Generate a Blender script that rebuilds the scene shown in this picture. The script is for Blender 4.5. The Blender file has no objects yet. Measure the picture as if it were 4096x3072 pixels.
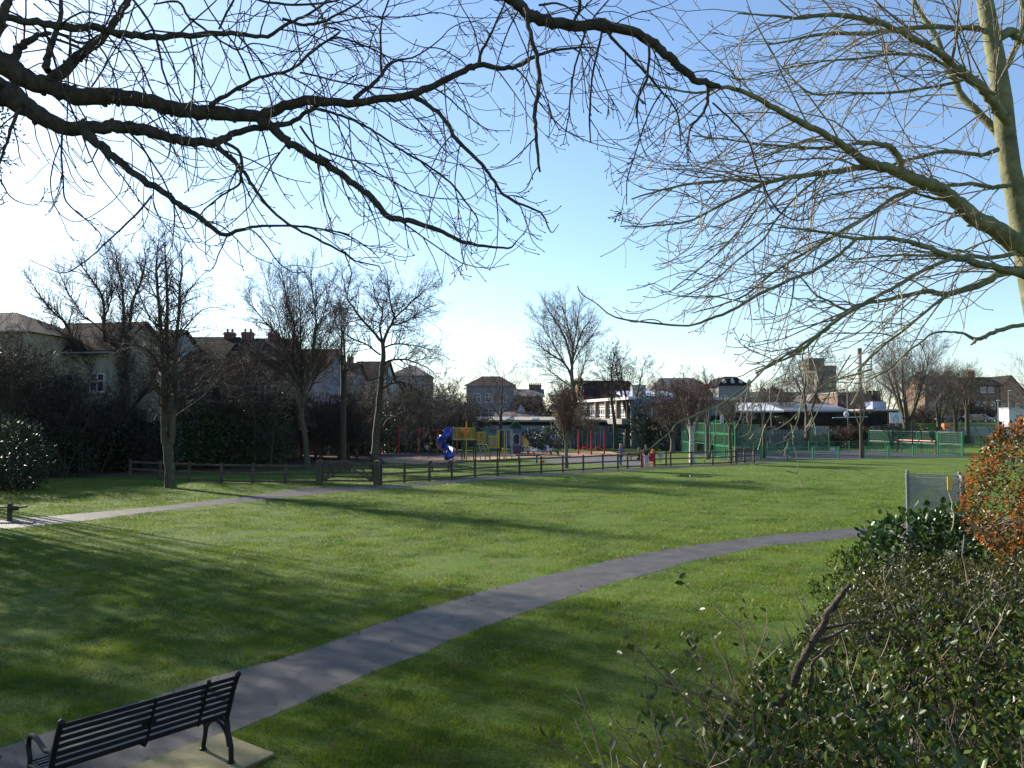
import bpy, math, random
import numpy as np
from mathutils import Vector, Matrix
random.seed(7); rng = np.random.default_rng(11)
R = math.radians
sc = bpy.context.scene
C = sc.collection
# ---------------- camera ----------------
F = 3215.0; CX = 2048.0; CY = 1536.0; HZ = 1680.0; EYE = 3.5
PITCH = math.atan((HZ-CY)/F)
cd = bpy.data.cameras.new('camera'); cam = bpy.data.objects.new('camera', cd); C.objects.link(cam)
cam.location = (0, 0, EYE); cam.rotation_euler = (R(90)+PITCH, 0, 0)
cd.sensor_width = 36; cd.lens = 36*F/4096; cd.clip_start = .05; cd.clip_end = 3000
sc.camera = cam
# ---------------- sky and sun ----------------
SUN_AZ = R(50); SUN_EL = R(26)       # to the left of the view direction
w = bpy.data.worlds.new('World'); sc.world = w; w.use_nodes = True
nt = w.node_tree; bg = nt.nodes['Background']
sky = nt.nodes.new('ShaderNodeTexSky'); sky.sky_type = 'NISHITA'; sky.sun_disc = False
sky.sun_elevation = SUN_EL; sky.sun_rotation = -SUN_AZ
sky.air_density = 1.0; sky.dust_density = .45; sky.ozone_density = 3.2
nt.links.new(sky.outputs[0], bg.inputs[0]); bg.inputs[1].default_value = .10
sd = bpy.data.lights.new('sun', 'SUN'); sun = bpy.data.objects.new('sun', sd); C.objects.link(sun)
sd.energy = 5.0; sd.angle = R(.53); sd.color = (1, .93, .82)
sdir = Vector((-math.sin(SUN_AZ)*math.cos(SUN_EL), math.cos(SUN_AZ)*math.cos(SUN_EL), math.sin(SUN_EL)))
sun.rotation_euler = sdir.to_track_quat('Z', 'Y').to_euler(); sun.location = (-30, 30, 40)
sc.view_settings.view_transform = 'Standard'; sc.view_settings.look = 'None'
sc.view_settings.exposure = 1.2; sc.view_settings.gamma = 1
sc.render.engine = 'CYCLES'
sc.cycles.max_bounces = 6; sc.cycles.transparent_max_bounces = 12

# ---------------- pixel helpers (4096 px photo) ----------------
cp, sp = math.cos(PITCH), math.sin(PITCH)
def K(u, v, d):
    x = (u-CX)/F; y = (CY-v)/F
    ry = cp - y*sp; rz = sp + y*cp
    t = d/ry
    return (x*t, d, EYE + rz*t)
def G(u, v, z=0.0):
    x = (u-CX)/F; y = (CY-v)/F
    ry = cp - y*sp; rz = sp + y*cp
    t = (z-EYE)/rz
    return (x*t, ry*t, z)
def GD(u, v):            # display px (2212) to ground
    return G(u*1.8517, v*1.8517)
def Zv(v, d): return K(2048, v, d)[2]
def Xu(u, v, d): return K(u, v, d)[0]

# ---------------- objects ----------------
def link(o): C.objects.link(o); return o
def tag(o, label, cat, group=None, kind=None):
    if label: o['label'] = label
    if cat: o['category'] = cat
    if group: o['group'] = group
    if kind: o['kind'] = kind
    return o
def thing(name, label, cat, loc=(0, 0, 0), rz=0, group=None, kind=None):
    o = link(bpy.data.objects.new(name, None)); o.location = loc; o.rotation_euler = (0, 0, rz)
    o.empty_display_size = .3
    return tag(o, label, cat, group, kind)
def wm(o):
    m = Matrix.Identity(4)
    while o:
        m = Matrix.LocRotScale(o.location, o.rotation_euler, o.scale) @ m; o = o.parent
    return m
def copy_tree(o, parent=None):
    c = o.copy(); C.objects.link(c)
    if parent: c.parent = parent
    for ch in [x for x in bpy.data.objects if x.parent == o]: copy_tree(ch, c)
    return c
def raw(name, V, Fc, mat, parent=None, world=False, smooth=False):
    V = np.asarray(V, dtype=np.float64)
    if world and parent is not None:
        m = np.array(wm(parent).inverted()); V = V @ m[:3, :3].T + m[:3, 3]
    me = bpy.data.meshes.new(name)
    if isinstance(Fc, np.ndarray):
        n, k = Fc.shape
        me.vertices.add(len(V)); me.vertices.foreach_set('co', V.astype(np.float32).ravel())
        me.loops.add(n*k); me.loops.foreach_set('vertex_index', Fc.astype(np.int32).ravel())
        me.polygons.add(n); me.polygons.foreach_set('loop_start', np.arange(0, n*k, k, dtype=np.int32))
        me.polygons.foreach_set('loop_total', np.full(n, k, dtype=np.int32))
        me.update(calc_edges=True)
    else:
        me.from_pydata([tuple(v) for v in V], [], Fc); me.update()
    if smooth: me.polygons.foreach_set('use_smooth', np.ones(len(me.polygons), dtype=bool))
    if isinstance(mat, (list, tuple)):
        for m_ in mat: me.materials.append(m_)
    elif mat: me.materials.append(mat)
    o = link(bpy.data.objects.new(name, me))
    if parent: o.parent = parent
    return o
class MB:
    def __init__(s): s.v = []; s.f = []
    def add(s, v, f):
        b = len(s.v); s.v += [tuple(p) for p in v]; s.f += [tuple(i+b for i in q) for q in f]; return s
    def box(s, x0, x1, y0, y1, z0, z1, M=None):
        v = [(x, y, z) for z in (z0, z1) for y in (y0, y1) for x in (x0, x1)]
        if M is not None: v = [M @ Vector(p) for p in v]
        return s.add(v, [(0, 2, 3, 1), (4, 5, 7, 6), (0, 1, 5, 4), (2, 6, 7, 3), (0, 4, 6, 2), (1, 3, 7, 5)])
    def bar(s, a, b, w, h, up=(0, 0, 1)):
        a = Vector(a); b = Vector(b); d = (b-a)
        if d.length < 1e-6: return s
        d.normalize(); u = Vector(up)
        if abs(d.dot(u)) > .98: u = Vector((1, 0, 0))
        r = d.cross(u).normalized(); u = r.cross(d)
        v = [p + r*(i*w/2) + u*(j*h/2) for p in (a, b) for i, j in ((-1, -1), (1, -1), (1, 1), (-1, 1))]
        return s.add(v, [(3, 2, 1, 0), (4, 5, 6, 7), (0, 1, 5, 4), (1, 2, 6, 5), (2, 3, 7, 6), (3, 0, 4, 7)])
    def tube(s, pts, r, n=8, cap=True):
        pts = [Vector(p) for p in pts]; m = len(pts)
        rs = r if isinstance(r, (list, tuple)) else [r]*m
        b = len(s.v); ref = None
        for i, p in enumerate(pts):
            t = (pts[min(i+1, m-1)]-pts[max(i-1, 0)])
            t = t.normalized() if t.length > 1e-9 else Vector((0, 0, 1))
            if ref is None: ref = Vector((0, 0, 1)) if abs(t.z) < .9 else Vector((1, 0, 0))
            q = t.cross(ref)
            if q.length < 1e-4: q = t.cross(Vector((0, 1, 0)))
            q.normalize(); k = q.cross(t).normalized(); ref = k
            for j in range(n):
                a = 2*math.pi*j/n
                s.v.append(tuple(p + q*(math.cos(a)*rs[i]) + k*(math.sin(a)*rs[i])))
        for i in range(m-1):
            for j in range(n):
                j2 = (j+1) % n
                s.f.append((b+i*n+j, b+i*n+j2, b+(i+1)*n+j2, b+(i+1)*n+j))
        if cap:
            s.f.append(tuple(b+j for j in reversed(range(n)))); s.f.append(tuple(b+(m-1)*n+j for j in range(n)))
        return s
    def prism(s, poly, axis, a0, a1):     # poly of 2D points extruded along axis 'x','y','z'
        n = len(poly)
        def mk(p, a):
            return {'x': (a, p[0], p[1]), 'y': (p[0], a, p[1]), 'z': (p[0], p[1], a)}[axis]
        v = [mk(p, a0) for p in poly]+[mk(p, a1) for p in poly]
        return s.add(v, [tuple(range(n)), tuple(range(2*n-1, n-1, -1))]+[(i, i+n, (i+1) % n+n, (i+1) % n) for i in range(n)])
    def ball(s, c, r, n=8, m=6, sz=(1, 1, 1)):
        b = len(s.v); c = Vector(c)
        for i in range(m+1):
            th = math.pi*i/m
            for j in range(n):
                a = 2*math.pi*j/n
                s.v.append((c.x+r*sz[0]*math.sin(th)*math.cos(a), c.y+r*sz[1]*math.sin(th)*math.sin(a), c.z+r*sz[2]*math.cos(th)))
        for i in range(m):
            for j in range(n):
                s.f.append((b+i*n+j, b+(i+1)*n+j, b+(i+1)*n+(j+1) % n, b+i*n+(j+1) % n))
        return s
    def build(s, name, mat, parent=None, world=False, smooth=False, bevel=0):
        o = raw(name, s.v, s.f, mat, parent, world, smooth)
        if bevel:
            m = o.modifiers.new('bevel', 'BEVEL'); m.width = bevel; m.segments = 2; m.limit_method = 'ANGLE'
        return o
class Tubes:                               # many tapered tubes in one mesh (numpy)
    def __init__(s): s.g = {}
    def add(s, pts, rad, sides=3):
        s.g.setdefault((len(pts), sides), []).append((pts, rad))
    def build(s, name, mat, parent=None, world=True, smooth=True):
        VV = []; FF = []; base = 0
        for (n, k), lst in s.g.items():
            P = np.array([a for a, _ in lst], dtype=np.float64); Rr = np.array([b for _, b in lst], dtype=np.float64)
            M = len(lst)
            T = np.empty_like(P); T[:, 1:-1] = P[:, 2:]-P[:, :-2]; T[:, 0] = P[:, 1]-P[:, 0]; T[:, -1] = P[:, -1]-P[:, -2]
            T /= np.linalg.norm(T, axis=2, keepdims=True)+1e-12
            mean = P[:, -1]-P[:, 0]; mean /= np.linalg.norm(mean, axis=1, keepdims=True)+1e-12
            ref = np.where(np.abs(mean[:, 2:3]) > .75, np.array([[.95, .3, 0]]), np.array([[.1, .2, .97]]))
            Q = np.cross(T, ref[:, None, :]); Q /= np.linalg.norm(Q, axis=2, keepdims=True)+1e-9
            N = np.cross(Q, T)
            a = np.arange(k)*2*np.pi/k
            V = P[:, :, None, :] + Rr[:, :, None, None]*(Q[:, :, None, :]*np.cos(a)[None, None, :, None] + N[:, :, None, :]*np.sin(a)[None, None, :, None])
            VV.append(V.reshape(-1, 3))
            i = np.arange(n-1)[:, None]; j = np.arange(k)[None, :]; j2 = (j+1) % k
            q = np.stack([i*k+j, i*k+j2, (i+1)*k+j2, (i+1)*k+j], -1).reshape(-1, 4)
            f = (q[None] + (np.arange(M)*n*k)[:, None, None]).reshape(-1, 4) + base
            FF.append(f); base += M*n*k
        return raw(name, np.concatenate(VV), np.concatenate(FF), mat, parent, world, smooth)

# ---------------- materials ----------------
ALB = .72
def mat(name, col, rough=.8, col2=None, scale=8, detail=5, bump=0, metal=0, trans=0, coord='Object', spec=.4, stops=None, stretch=(1, 1, 1), bscale=None, coat=0, contrast=.18):
    col = tuple(c*ALB for c in col); col2 = tuple(c*ALB for c in col2) if col2 is not None else None
    m = bpy.data.materials.new(name); m.use_nodes = True; t = m.node_tree; b = t.nodes['Principled BSDF']
    b.inputs['Roughness'].default_value = rough; b.inputs['Metallic'].default_value = metal
    b.inputs['Specular IOR Level'].default_value = spec
    b.inputs['Base Color'].default_value = (*col, 1)
    if coat: b.inputs['Coat Weight'].default_value = coat
    L = t.links
    tc = t.nodes.new('ShaderNodeTexCoord'); mp = t.nodes.new('ShaderNodeMapping'); mp.inputs['Scale'].default_value = stretch
    L.new(tc.outputs[coord], mp.inputs[0])
    if col2 is not None:
        n = t.nodes.new('ShaderNodeTexNoise'); n.inputs['Scale'].default_value = scale; n.inputs['Detail'].default_value = detail
        n.inputs['Roughness'].default_value = .62
        L.new(mp.outputs[0], n.inputs['Vector'])
        r = t.nodes.new('ShaderNodeValToRGB'); r.color_ramp.elements[0].position = .5-contrast; r.color_ramp.elements[1].position = .5+contrast
        r.color_ramp.elements[0].color = (*col, 1); r.color_ramp.elements[1].color = (*col2, 1)
        L.new(n.outputs['Fac'], r.inputs[0]); L.new(r.outputs[0], b.inputs['Base Color'])
    if bump:
        n2 = t.nodes.new('ShaderNodeTexNoise'); n2.inputs['Scale'].default_value = bscale or scale*2.5; n2.inputs['Detail'].default_value = 6
        L.new(mp.outputs[0], n2.inputs['Vector'])
        bp = t.nodes.new('ShaderNodeBump'); bp.inputs['Strength'].default_value = bump; bp.inputs['Distance'].default_value = .02
        L.new(n2.outputs['Fac'], bp.inputs['Height']); L.new(bp.outputs[0], b.inputs['Normal'])
    if trans:
        tr = t.nodes.new('ShaderNodeBsdfTranslucent'); mx = t.nodes.new('ShaderNodeMixShader'); mx.inputs[0].default_value = trans
        src = b.inputs['Base Color'].links[0].from_socket if b.inputs['Base Color'].links else None
        if src: L.new(src, tr.inputs[0])
        else: tr.inputs[0].default_value = (*col, 1)
        out = t.nodes['Material Output']; L.new(b.outputs[0], mx.inputs[1]); L.new(tr.outputs[0], mx.inputs[2]); L.new(mx.outputs[0], out.inputs[0])
    return m
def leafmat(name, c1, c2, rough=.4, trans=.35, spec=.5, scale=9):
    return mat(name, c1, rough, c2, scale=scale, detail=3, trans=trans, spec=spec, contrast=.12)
M = {}
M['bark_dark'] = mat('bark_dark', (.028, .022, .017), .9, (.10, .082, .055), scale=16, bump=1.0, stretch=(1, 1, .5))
M['bark_green'] = mat('bark_green', (.10, .105, .040), .8, (.27, .26, .12), scale=7, bump=.5)
M['bark_brown'] = mat('bark_brown', (.06, .045, .032), .9, (.13, .10, .07), scale=6, bump=.5)
M['bark_olive'] = mat('bark_olive', (.055, .05, .028), .9, (.14, .12, .07), scale=5, bump=.5)
M['bark_grey'] = mat('bark_grey', (.10, .085, .07), .9, (.20, .175, .145), scale=5, bump=.4)
M['bark_white'] = mat('bark_white', (.25, .22, .2), .8, (.7, .68, .64), scale=4, stretch=(.5, .5, 2.5))
M['twig_brown'] = mat('twig_brown', (.05, .036, .028), .85, (.12, .088, .066), scale=2)
M['twig_red'] = mat('twig_red', (.085, .045, .032), .85, (.18, .10, .065), scale=1.5)
M['twig_grey'] = mat('twig_grey', (.12, .10, .085), .85, (.24, .20, .165), scale=2)
M['twig_olive'] = mat('twig_olive', (.12, .10, .06), .85, (.25, .21, .13), scale=2)
M['twig_pale'] = mat('twig_pale', (.17, .115, .07), .7, (.46, .35, .22), scale=6)
M['dead_wood'] = mat('dead_wood', (.018, .012, .010), .9, (.13, .09, .06), scale=22, bump=.9)
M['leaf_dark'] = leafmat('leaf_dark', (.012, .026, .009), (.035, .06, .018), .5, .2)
M['leaf_laurel'] = leafmat('leaf_laurel', (.022, .06, .012), (.08, .15, .026), .34, .25, .6, 6)
M['leaf_privet'] = leafmat('leaf_privet', (.022, .045, .010), (.15, .20, .028), .42, .38, .45, 7)
M['leaf_small'] = leafmat('leaf_small', (.028, .042, .010), (.12, .12, .022), .45, .35, .5, 4)
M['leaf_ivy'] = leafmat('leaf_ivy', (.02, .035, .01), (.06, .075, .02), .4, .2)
M['leaf_dead'] = leafmat('leaf_dead', (.14, .06, .025), (.28, .16, .07), .6, .3)
M['flower'] = leafmat('flower', (.38, .095, .012), (.80, .25, .02), .5, .35, .3, 20)
M['grass_blade'] = leafmat('grass_blade', (.08, .15, .010), (.22, .305, .026), .5, .45, .3, .7)
def ground_mat(name, a, b2, c, s1, s2, s3, bump=.6, rough=.9, dirt=None):
    m = bpy.data.materials.new(name); m.use_nodes = True; t = m.node_tree; b = t.nodes['Principled BSDF']; L = t.links
    b.inputs['Roughness'].default_value = rough; b.inputs['Specular IOR Level'].default_value = .15
    a, b2, c = [tuple(k*ALB for k in q) for q in (a, b2, c)]; dirt = tuple(k*ALB for k in dirt) if dirt else None
    tc = t.nodes.new('ShaderNodeTexCoord')
    def nz(s, det=8, ro=.65, st=None):
        n = t.nodes.new('ShaderNodeTexNoise'); n.inputs['Scale'].default_value = s; n.inputs['Detail'].default_value = det; n.inputs['Roughness'].default_value = ro
        L.new(tc.outputs['Object'], n.inputs['Vector']); return n
    def ramp(n, p0, p1, c0, c1):
        r = t.nodes.new('ShaderNodeValToRGB'); r.color_ramp.elements[0].position = p0; r.color_ramp.elements[1].position = p1
        r.color_ramp.elements[0].color = (*c0, 1); r.color_ramp.elements[1].color = (*c1, 1); L.new(n.outputs['Fac'], r.inputs[0]); return r
    n1 = nz(s1); n2 = nz(s2); n3 = nz(s3, 4, .8)
    r1 = ramp(n1, .38, .62, a, b2); r2 = ramp(n2, .42, .66, (0, 0, 0), (1, 1, 1)); r3 = ramp(n3, .3, .7, (.35, .35, .35), (1.5, 1.5, 1.5))
    mx = t.nodes.new('ShaderNodeMixRGB'); L.new(r2.outputs[0], mx.inputs[0]); L.new(r1.outputs[0], mx.inputs[1]); mx.inputs[2].default_value = (*c, 1)
    src = mx
    if dirt:
        n4 = nz(.9, 8, .7); r4 = ramp(n4, .60, .70, (0, 0, 0), (1, 1, 1)); m4 = t.nodes.new('ShaderNodeMixRGB')
        L.new(r4.outputs[0], m4.inputs[0]); L.new(src.outputs[0], m4.inputs[1]); m4.inputs[2].default_value = (*dirt, 1); src = m4
    ml = t.nodes.new('ShaderNodeMixRGB'); ml.blend_type = 'MULTIPLY'; ml.inputs[0].default_value = .8
    L.new(src.outputs[0], ml.inputs[1]); L.new(r3.outputs[0], ml.inputs[2]); L.new(ml.outputs[0], b.inputs['Base Color'])
    bp = t.nodes.new('ShaderNodeBump'); bp.inputs['Strength'].default_value = bump; bp.inputs['Distance'].default_value = .04
    L.new(n3.outputs['Fac'], bp.inputs['Height']); L.new(bp.outputs[0], b.inputs['Normal'])
    return m
M['lawn'] = ground_mat('lawn', (.075, .145, .014), (.125, .21, .022), (.16, .20, .035), .35, 1.7, 22, 1.0, dirt=(.085, .095, .03))
M['tarmac'] = ground_mat('tarmac', (.078, .068, .060), (.125, .108, .094), (.17, .148, .125), .9, 2.2, 120, .5, .5, dirt=(.055, .05, .045))
M['court'] = ground_mat('court', (.075, .072, .085), (.10, .098, .11), (.13, .125, .13), .3, 2, 40, .3, .8)
M['play_tarmac'] = ground_mat('play_tarmac', (.10, .095, .105), (.15, .14, .15), (.19, .175, .17), .5, 3, 40, .3, .8)
M['woodchip'] = ground_mat('woodchip', (.40, .24, .14), (.55, .36, .22), (.62, .42, .28), .8, 5, 14, 1.0)
M['soil'] = ground_mat('soil', (.055, .04, .028), (.10, .072, .05), (.14, .10, .07), .8, 4, 20, .8)
M['road'] = ground_mat('road', (.06, .06, .065), (.085, .085, .09), (.10, .10, .10), .4, 3, 30, .3)
M['slab'] = mat('slab', (.17, .17, .06), .9, (.38, .31, .17), scale=3.2, bump=.5, bscale=60)
M['wood_fence'] = mat('wood_fence', (.075, .055, .038), .85, (.16, .12, .085), scale=5, bump=.4, stretch=(1, 1, .3))
M['wood_pale'] = mat('wood_pale', (.26, .21, .13), .8, (.42, .34, .22), scale=5)
M['wood_table'] = mat('wood_table', (.06, .045, .035), .8, (.13, .10, .08), scale=4, bump=.3)
M['iron'] = mat('iron', (.010, .010, .012), .5, (.018, .018, .02), scale=20, spec=.3)
M['steel'] = mat('steel', (.35, .36, .36), .45, (.5, .5, .5), scale=9, metal=.7)
M['galv'] = mat('galv', (.32, .345, .34), .6, (.46, .48, .47), scale=9)
M['steel_dark'] = mat('steel_dark', (.13, .14, .14), .7, (.30, .31, .30), scale=25)
M['sticker'] = mat('sticker', (.75, .42, .02), .5, (.85, .5, .03), scale=9)
M['green_paint'] = mat('green_paint', (.02, .20, .085), .45, (.03, .27, .11), scale=3)
M['green_dark'] = mat('green_dark', (.01, .07, .035), .5, (.02, .11, .05), scale=3)
M['palisade'] = mat('palisade', (.012, .05, .045), .5, (.02, .075, .06), scale=3)
M['red_paint'] = mat('red_paint', (.45, .02, .02), .4, (.6, .035, .03), scale=3)
M['rust_red'] = mat('rust_red', (.42, .10, .06), .5, (.55, .16, .09), scale=3)
M['yellow'] = mat('yellow', (.60, .40, .035), .45, (.72, .50, .06), scale=3)
M['orange'] = mat('orange', (.80, .20, .03), .5, (.9, .28, .05), scale=3)
M['blue_plastic'] = mat('blue_plastic', (.012, .055, .40), .3, (.02, .08, .5), scale=2, spec=.6)
M['green_plastic'] = mat('green_plastic', (.015, .12, .08), .35, (.02, .16, .11), scale=2)
M['grey_plastic'] = mat('grey_plastic', (.3, .3, .3), .5, (.4, .4, .4), scale=4)
M['purple'] = mat('purple', (.10, .04, .09), .5, (.14, .06, .12), scale=4)
M['white'] = mat('white', (.72, .74, .75), .55, (.82, .83, .83), scale=3)
M['black'] = mat('black', (.015, .015, .016), .6, (.03, .03, .03), scale=3)
M['glass'] = mat('glass', (.02, .025, .03), .12, (.05, .06, .07), scale=1.5, spec=.8)
M['glass_lit'] = mat('glass_lit', (.18, .22, .26), .12, (.3, .34, .38), scale=1.5, spec=.8)  # brighter copy of glass, light on the panes put into its colour
M['blue_wall'] = mat('blue_wall', (.34, .40, .60), .8, (.42, .48, .66), scale=1.2)
M['render_cream'] = mat('render_cream', (.46, .42, .27), .9, (.56, .51, .34), scale=.8)
M['render_white'] = mat('render_white', (.42, .47, .50), .85, (.52, .56, .59), scale=.8)
M['render_grey'] = mat('render_grey', (.25, .24, .27), .9, (.33, .32, .35), scale=.8)
M['concrete'] = mat('concrete', (.28, .26, .22), .9, (.40, .37, .32), scale=1.5, bump=.3)
M['concrete_dark'] = mat('concrete_dark', (.16, .14, .115), .9, (.24, .21, .17), scale=1.0)
def brickmat(name, c1, c2, mortar, sc_=1.0, tile=False):
    m = bpy.data.materials.new(name); m.use_nodes = True; t = m.node_tree; b = t.nodes['Principled BSDF']; L = t.links
    b.inputs['Roughness'].default_value = .95; b.inputs['Specular IOR Level'].default_value = .1; c1, c2, mortar = [tuple(k*ALB for k in q) for q in (c1, c2, mortar)]
    tc = t.nodes.new('ShaderNodeTexCoord'); br = t.nodes.new('ShaderNodeTexBrick')
    mp = t.nodes.new('ShaderNodeMapping'); mp.inputs['Rotation'].default_value = (R(90), 0, 0)
    sx = t.nodes.new('ShaderNodeSeparateXYZ'); cx_ = t.nodes.new('ShaderNodeCombineXYZ'); ad = t.nodes.new('ShaderNodeMath'); ad.operation = 'ADD'
    L.new(tc.outputs['Object'], sx.inputs[0]); L.new(sx.outputs[0], ad.inputs[0]); L.new(sx.outputs[1], ad.inputs[1])
    L.new(ad.outputs[0], cx_.inputs[0]); L.new(sx.outputs[2], cx_.inputs[1])
    L.new(cx_.outputs[0], br.inputs['Vector'])
    br.inputs['Color1'].default_value = (*c1, 1); br.inputs['Color2'].default_value = (*c2, 1); br.inputs['Mortar'].default_value = (*mortar, 1)
    br.inputs['Scale'].default_value = 1
    br.inputs['Brick Width'].default_value = .33*sc_ if tile else .225*sc_; br.inputs['Row Height'].default_value = .28*sc_ if tile else .075*sc_
    br.inputs['Mortar Size'].default_value = .012 if not tile else .02
    n = t.nodes.new('ShaderNodeTexNoise'); n.inputs['Scale'].default_value = 1.3; n.inputs['Detail'].default_value = 6
    L.new(tc.outputs['Object'], n.inputs['Vector'])
    r = t.nodes.new('ShaderNodeValToRGB'); r.color_ramp.elements[0].color = (.55, .55, .55, 1); r.color_ramp.elements[1].color = (1.35, 1.3, 1.25, 1)
    r.color_ramp.elements[0].position = .35; r.color_ramp.elements[1].position = .65
    L.new(n.outputs[0], r.inputs[0]); ml = t.nodes.new('ShaderNodeMixRGB'); ml.blend_type = 'MULTIPLY'; ml.inputs[0].default_value = 1
    L.new(br.outputs[0], ml.inputs[1]); L.new(r.outputs[0], ml.inputs[2]); L.new(ml.outputs[0], b.inputs['Base Color'])
    return m
M['brick_red'] = brickmat('brick_red', (.30, .12, .07), (.38, .17, .10), (.3, .26, .22))
M['brick_orange'] = brickmat('brick_orange', (.46, .22, .13), (.54, .29, .18), (.42, .33, .26))
M['brick_brown'] = brickmat('brick_brown', (.20, .12, .085), (.26, .16, .11), (.22, .19, .17))
M['roof_brown'] = brickmat('roof_brown', (.055, .032, .026), (.08, .048, .038), (.06, .045, .04), 1, True)
M['roof_dark'] = brickmat('roof_dark', (.032, .027, .026), (.045, .038, .036), (.04, .035, .03), 1, True)
M['roof_grey'] = brickmat('roof_grey', (.20, .175, .17), (.25, .22, .21), (.12, .11, .10), 1, True)
M['roof_red'] = brickmat('roof_red', (.16, .085, .06), (.20, .11, .08), (.14, .08, .06), 1, True)

def regrass(m, c3, scale, lo, hi):
    t = m.node_tree; b = t.nodes['Principled BSDF']; src = b.inputs['Base Color'].links[0].from_socket; tc = [n for n in t.nodes if n.type == 'TEX_COORD'][0]
    n = t.nodes.new('ShaderNodeTexNoise'); n.inputs['Scale'].default_value = scale; n.inputs['Detail'].default_value = 7; n.inputs['Roughness'].default_value = .7
    t.links.new(tc.outputs['Object'], n.inputs['Vector']); r = t.nodes.new('ShaderNodeValToRGB'); r.color_ramp.elements[0].position = lo; r.color_ramp.elements[1].position = hi; t.links.new(n.outputs['Fac'], r.inputs[0])
    mx = t.nodes.new('ShaderNodeMixRGB'); t.links.new(r.outputs[0], mx.inputs[0]); t.links.new(src, mx.inputs[1]); mx.inputs[2].default_value = (*c3, 1)
    for l in list(src.links):
        if l.to_node != mx: s_ = l.to_socket; t.links.remove(l); t.links.new(mx.outputs[0], s_)
regrass(M['grass_blade'], (.17, .16, .045), 1.6, .52, .68)
# ================= SETTING =================
def sstep(a, b, x):
    t = np.clip((x-a)/(b-a), 0, 1); return t*t*(3-2*t)
def hgt(x, y):
    x = np.asarray(x, float); y = np.asarray(y, float)
    return 3.0*sstep(127.5, 130.5, y)*sstep(50, 60, x)
gx = np.unique(np.concatenate([np.linspace(-700, -60, 12), np.linspace(-60, 110, 120), np.linspace(110, 800, 12)]))
gy = np.unique(np.concatenate([np.linspace(-30, 0, 4), np.linspace(0, 120, 90), np.linspace(120, 140, 41), np.linspace(140, 1500, 14)]))
XX, YY = np.meshgrid(gx, gy); ZZ = hgt(XX, YY)
nx, ny = len(gx), len(gy)
ii = (np.arange(ny-1)[:, None]*nx + np.arange(nx-1)[None]).ravel()
tag(raw('lawn', np.stack([XX, YY, ZZ], -1).reshape(-1, 3), np.stack([ii, ii+1, ii+nx+1, ii+nx], -1), M['lawn'], smooth=True), 'broad green park lawn', None, kind='structure')
def sheet(name, pts, z, m, label, sub=False):
    V = [(p[0], p[1], z) for p in pts]
    return tag(raw(name, V, [tuple(range(len(V)))], m), label, None, kind='structure')
def strip(name, up, lo, z, m, label, n=220):
    def res(P):
        P = np.array([GD(*p)[:2] for p in P]); s = np.r_[0, np.cumsum(np.linalg.norm(np.diff(P, axis=0), axis=1))]
        t = np.linspace(0, s[-1], n); q = np.stack([np.interp(t, s, P[:, 0]), np.interp(t, s, P[:, 1])], 1)
        k = np.ones(5)/5; pad = np.concatenate([q[:1]*2-q[2:0:-1], q, q[-1:]*2-q[-2:-4:-1]])
        return np.stack([np.convolve(pad[:, 0], k, 'valid'), np.convolve(pad[:, 1], k, 'valid')], 1)
    A = res(up); B = res(lo); rr_ = np.random.default_rng(n)
    for q_ in (A, B): q_ += (np.convolve(rr_.normal(0, 1, n+4), np.ones(5)/5, 'valid')*.045)[:, None]*np.array([[.6, -.8]])
    V = [(a[0], a[1], z) for a in A]+[(b[0], b[1], z) for b in B]
    o = raw(name, V, [(i, i+n, i+n+1, i+1) for i in range(n-1)], m)
    return tag(o, label, None, kind='structure'), np.concatenate([A, B[::-1]])
UP = [(-330, 1725), (-150, 1665), (0, 1616), (150, 1563), (322, 1508), (500, 1452), (648, 1410), (850, 1336), (1000, 1289), (1100, 1262), (1242, 1228), (1330, 1208), (1430, 1188), (1637, 1159), (1750, 1149), (1856, 1141), (2000, 1133), (2150, 1128), (2400, 1124)]
LO = [(-330, 1990), (0, 1795), (180, 1695), (310, 1652), (480, 1589), (530, 1573), (648, 1520), (800, 1457), (900, 1415), (1000, 1371), (1150, 1318), (1242, 1284), (1400, 1240), (1505, 1210), (1637, 1181), (1865, 1160), (2000, 1151), (2150, 1145), (2400, 1139)]
path_o, PATHPOLY = strip('main_path', UP, LO, .004, M['tarmac'], 'curving tarmac footpath crossing the foreground')
UP2 = [(-200, 1140), (0, 1124), (163, 1110), (326, 1096), (540, 1072), (600, 1062), (660, 1053), (740, 1051), (830, 1049), (972, 1037), (1100, 1027), (1249, 1017), (1387, 1011), (1470, 1006), (1560, 1003), (1640, 998), (1700, 995.5)]
LO2 = [(-200, 1165), (0, 1144), (130, 1132), (326, 1106), (540, 1083), (600, 1077), (666, 1071), (740, 1063), (832, 1057), (972, 1043.5), (1100, 1033), (1249, 1022), (1387, 1016), (1470, 1010), (1560, 1006.5), (1640, 1001), (1700, 998)]
far_o, FARPOLY = strip('far_path', UP2, LO2, .005, M['tarmac'], 'narrow tarmac path running along the wooden fence', 160)
sheet('woodchip', [G(*p) for p in [(1500, 1836), (1560, 1852), (1700, 1856), (1860, 1850), (1960, 1838), (2090, 1830), (2180, 1826), (2300, 1827), (2470, 1822), (2530, 1813), (2420, 1806), (2200, 1806), (1900, 1808), (1700, 1812), (1570, 1817), (1500, 1824)]], .006, M['woodchip'], 'orange brown woodchip under the play equipment')
sheet('swing_tarmac', [G(*p) for p in [(1480, 1822), (1500, 1834), (1620, 1828), (1760, 1823), (1840, 1813), (1700, 1806), (1500, 1808)]], .010, M['play_tarmac'], 'grey tarmac below the swings')
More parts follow.
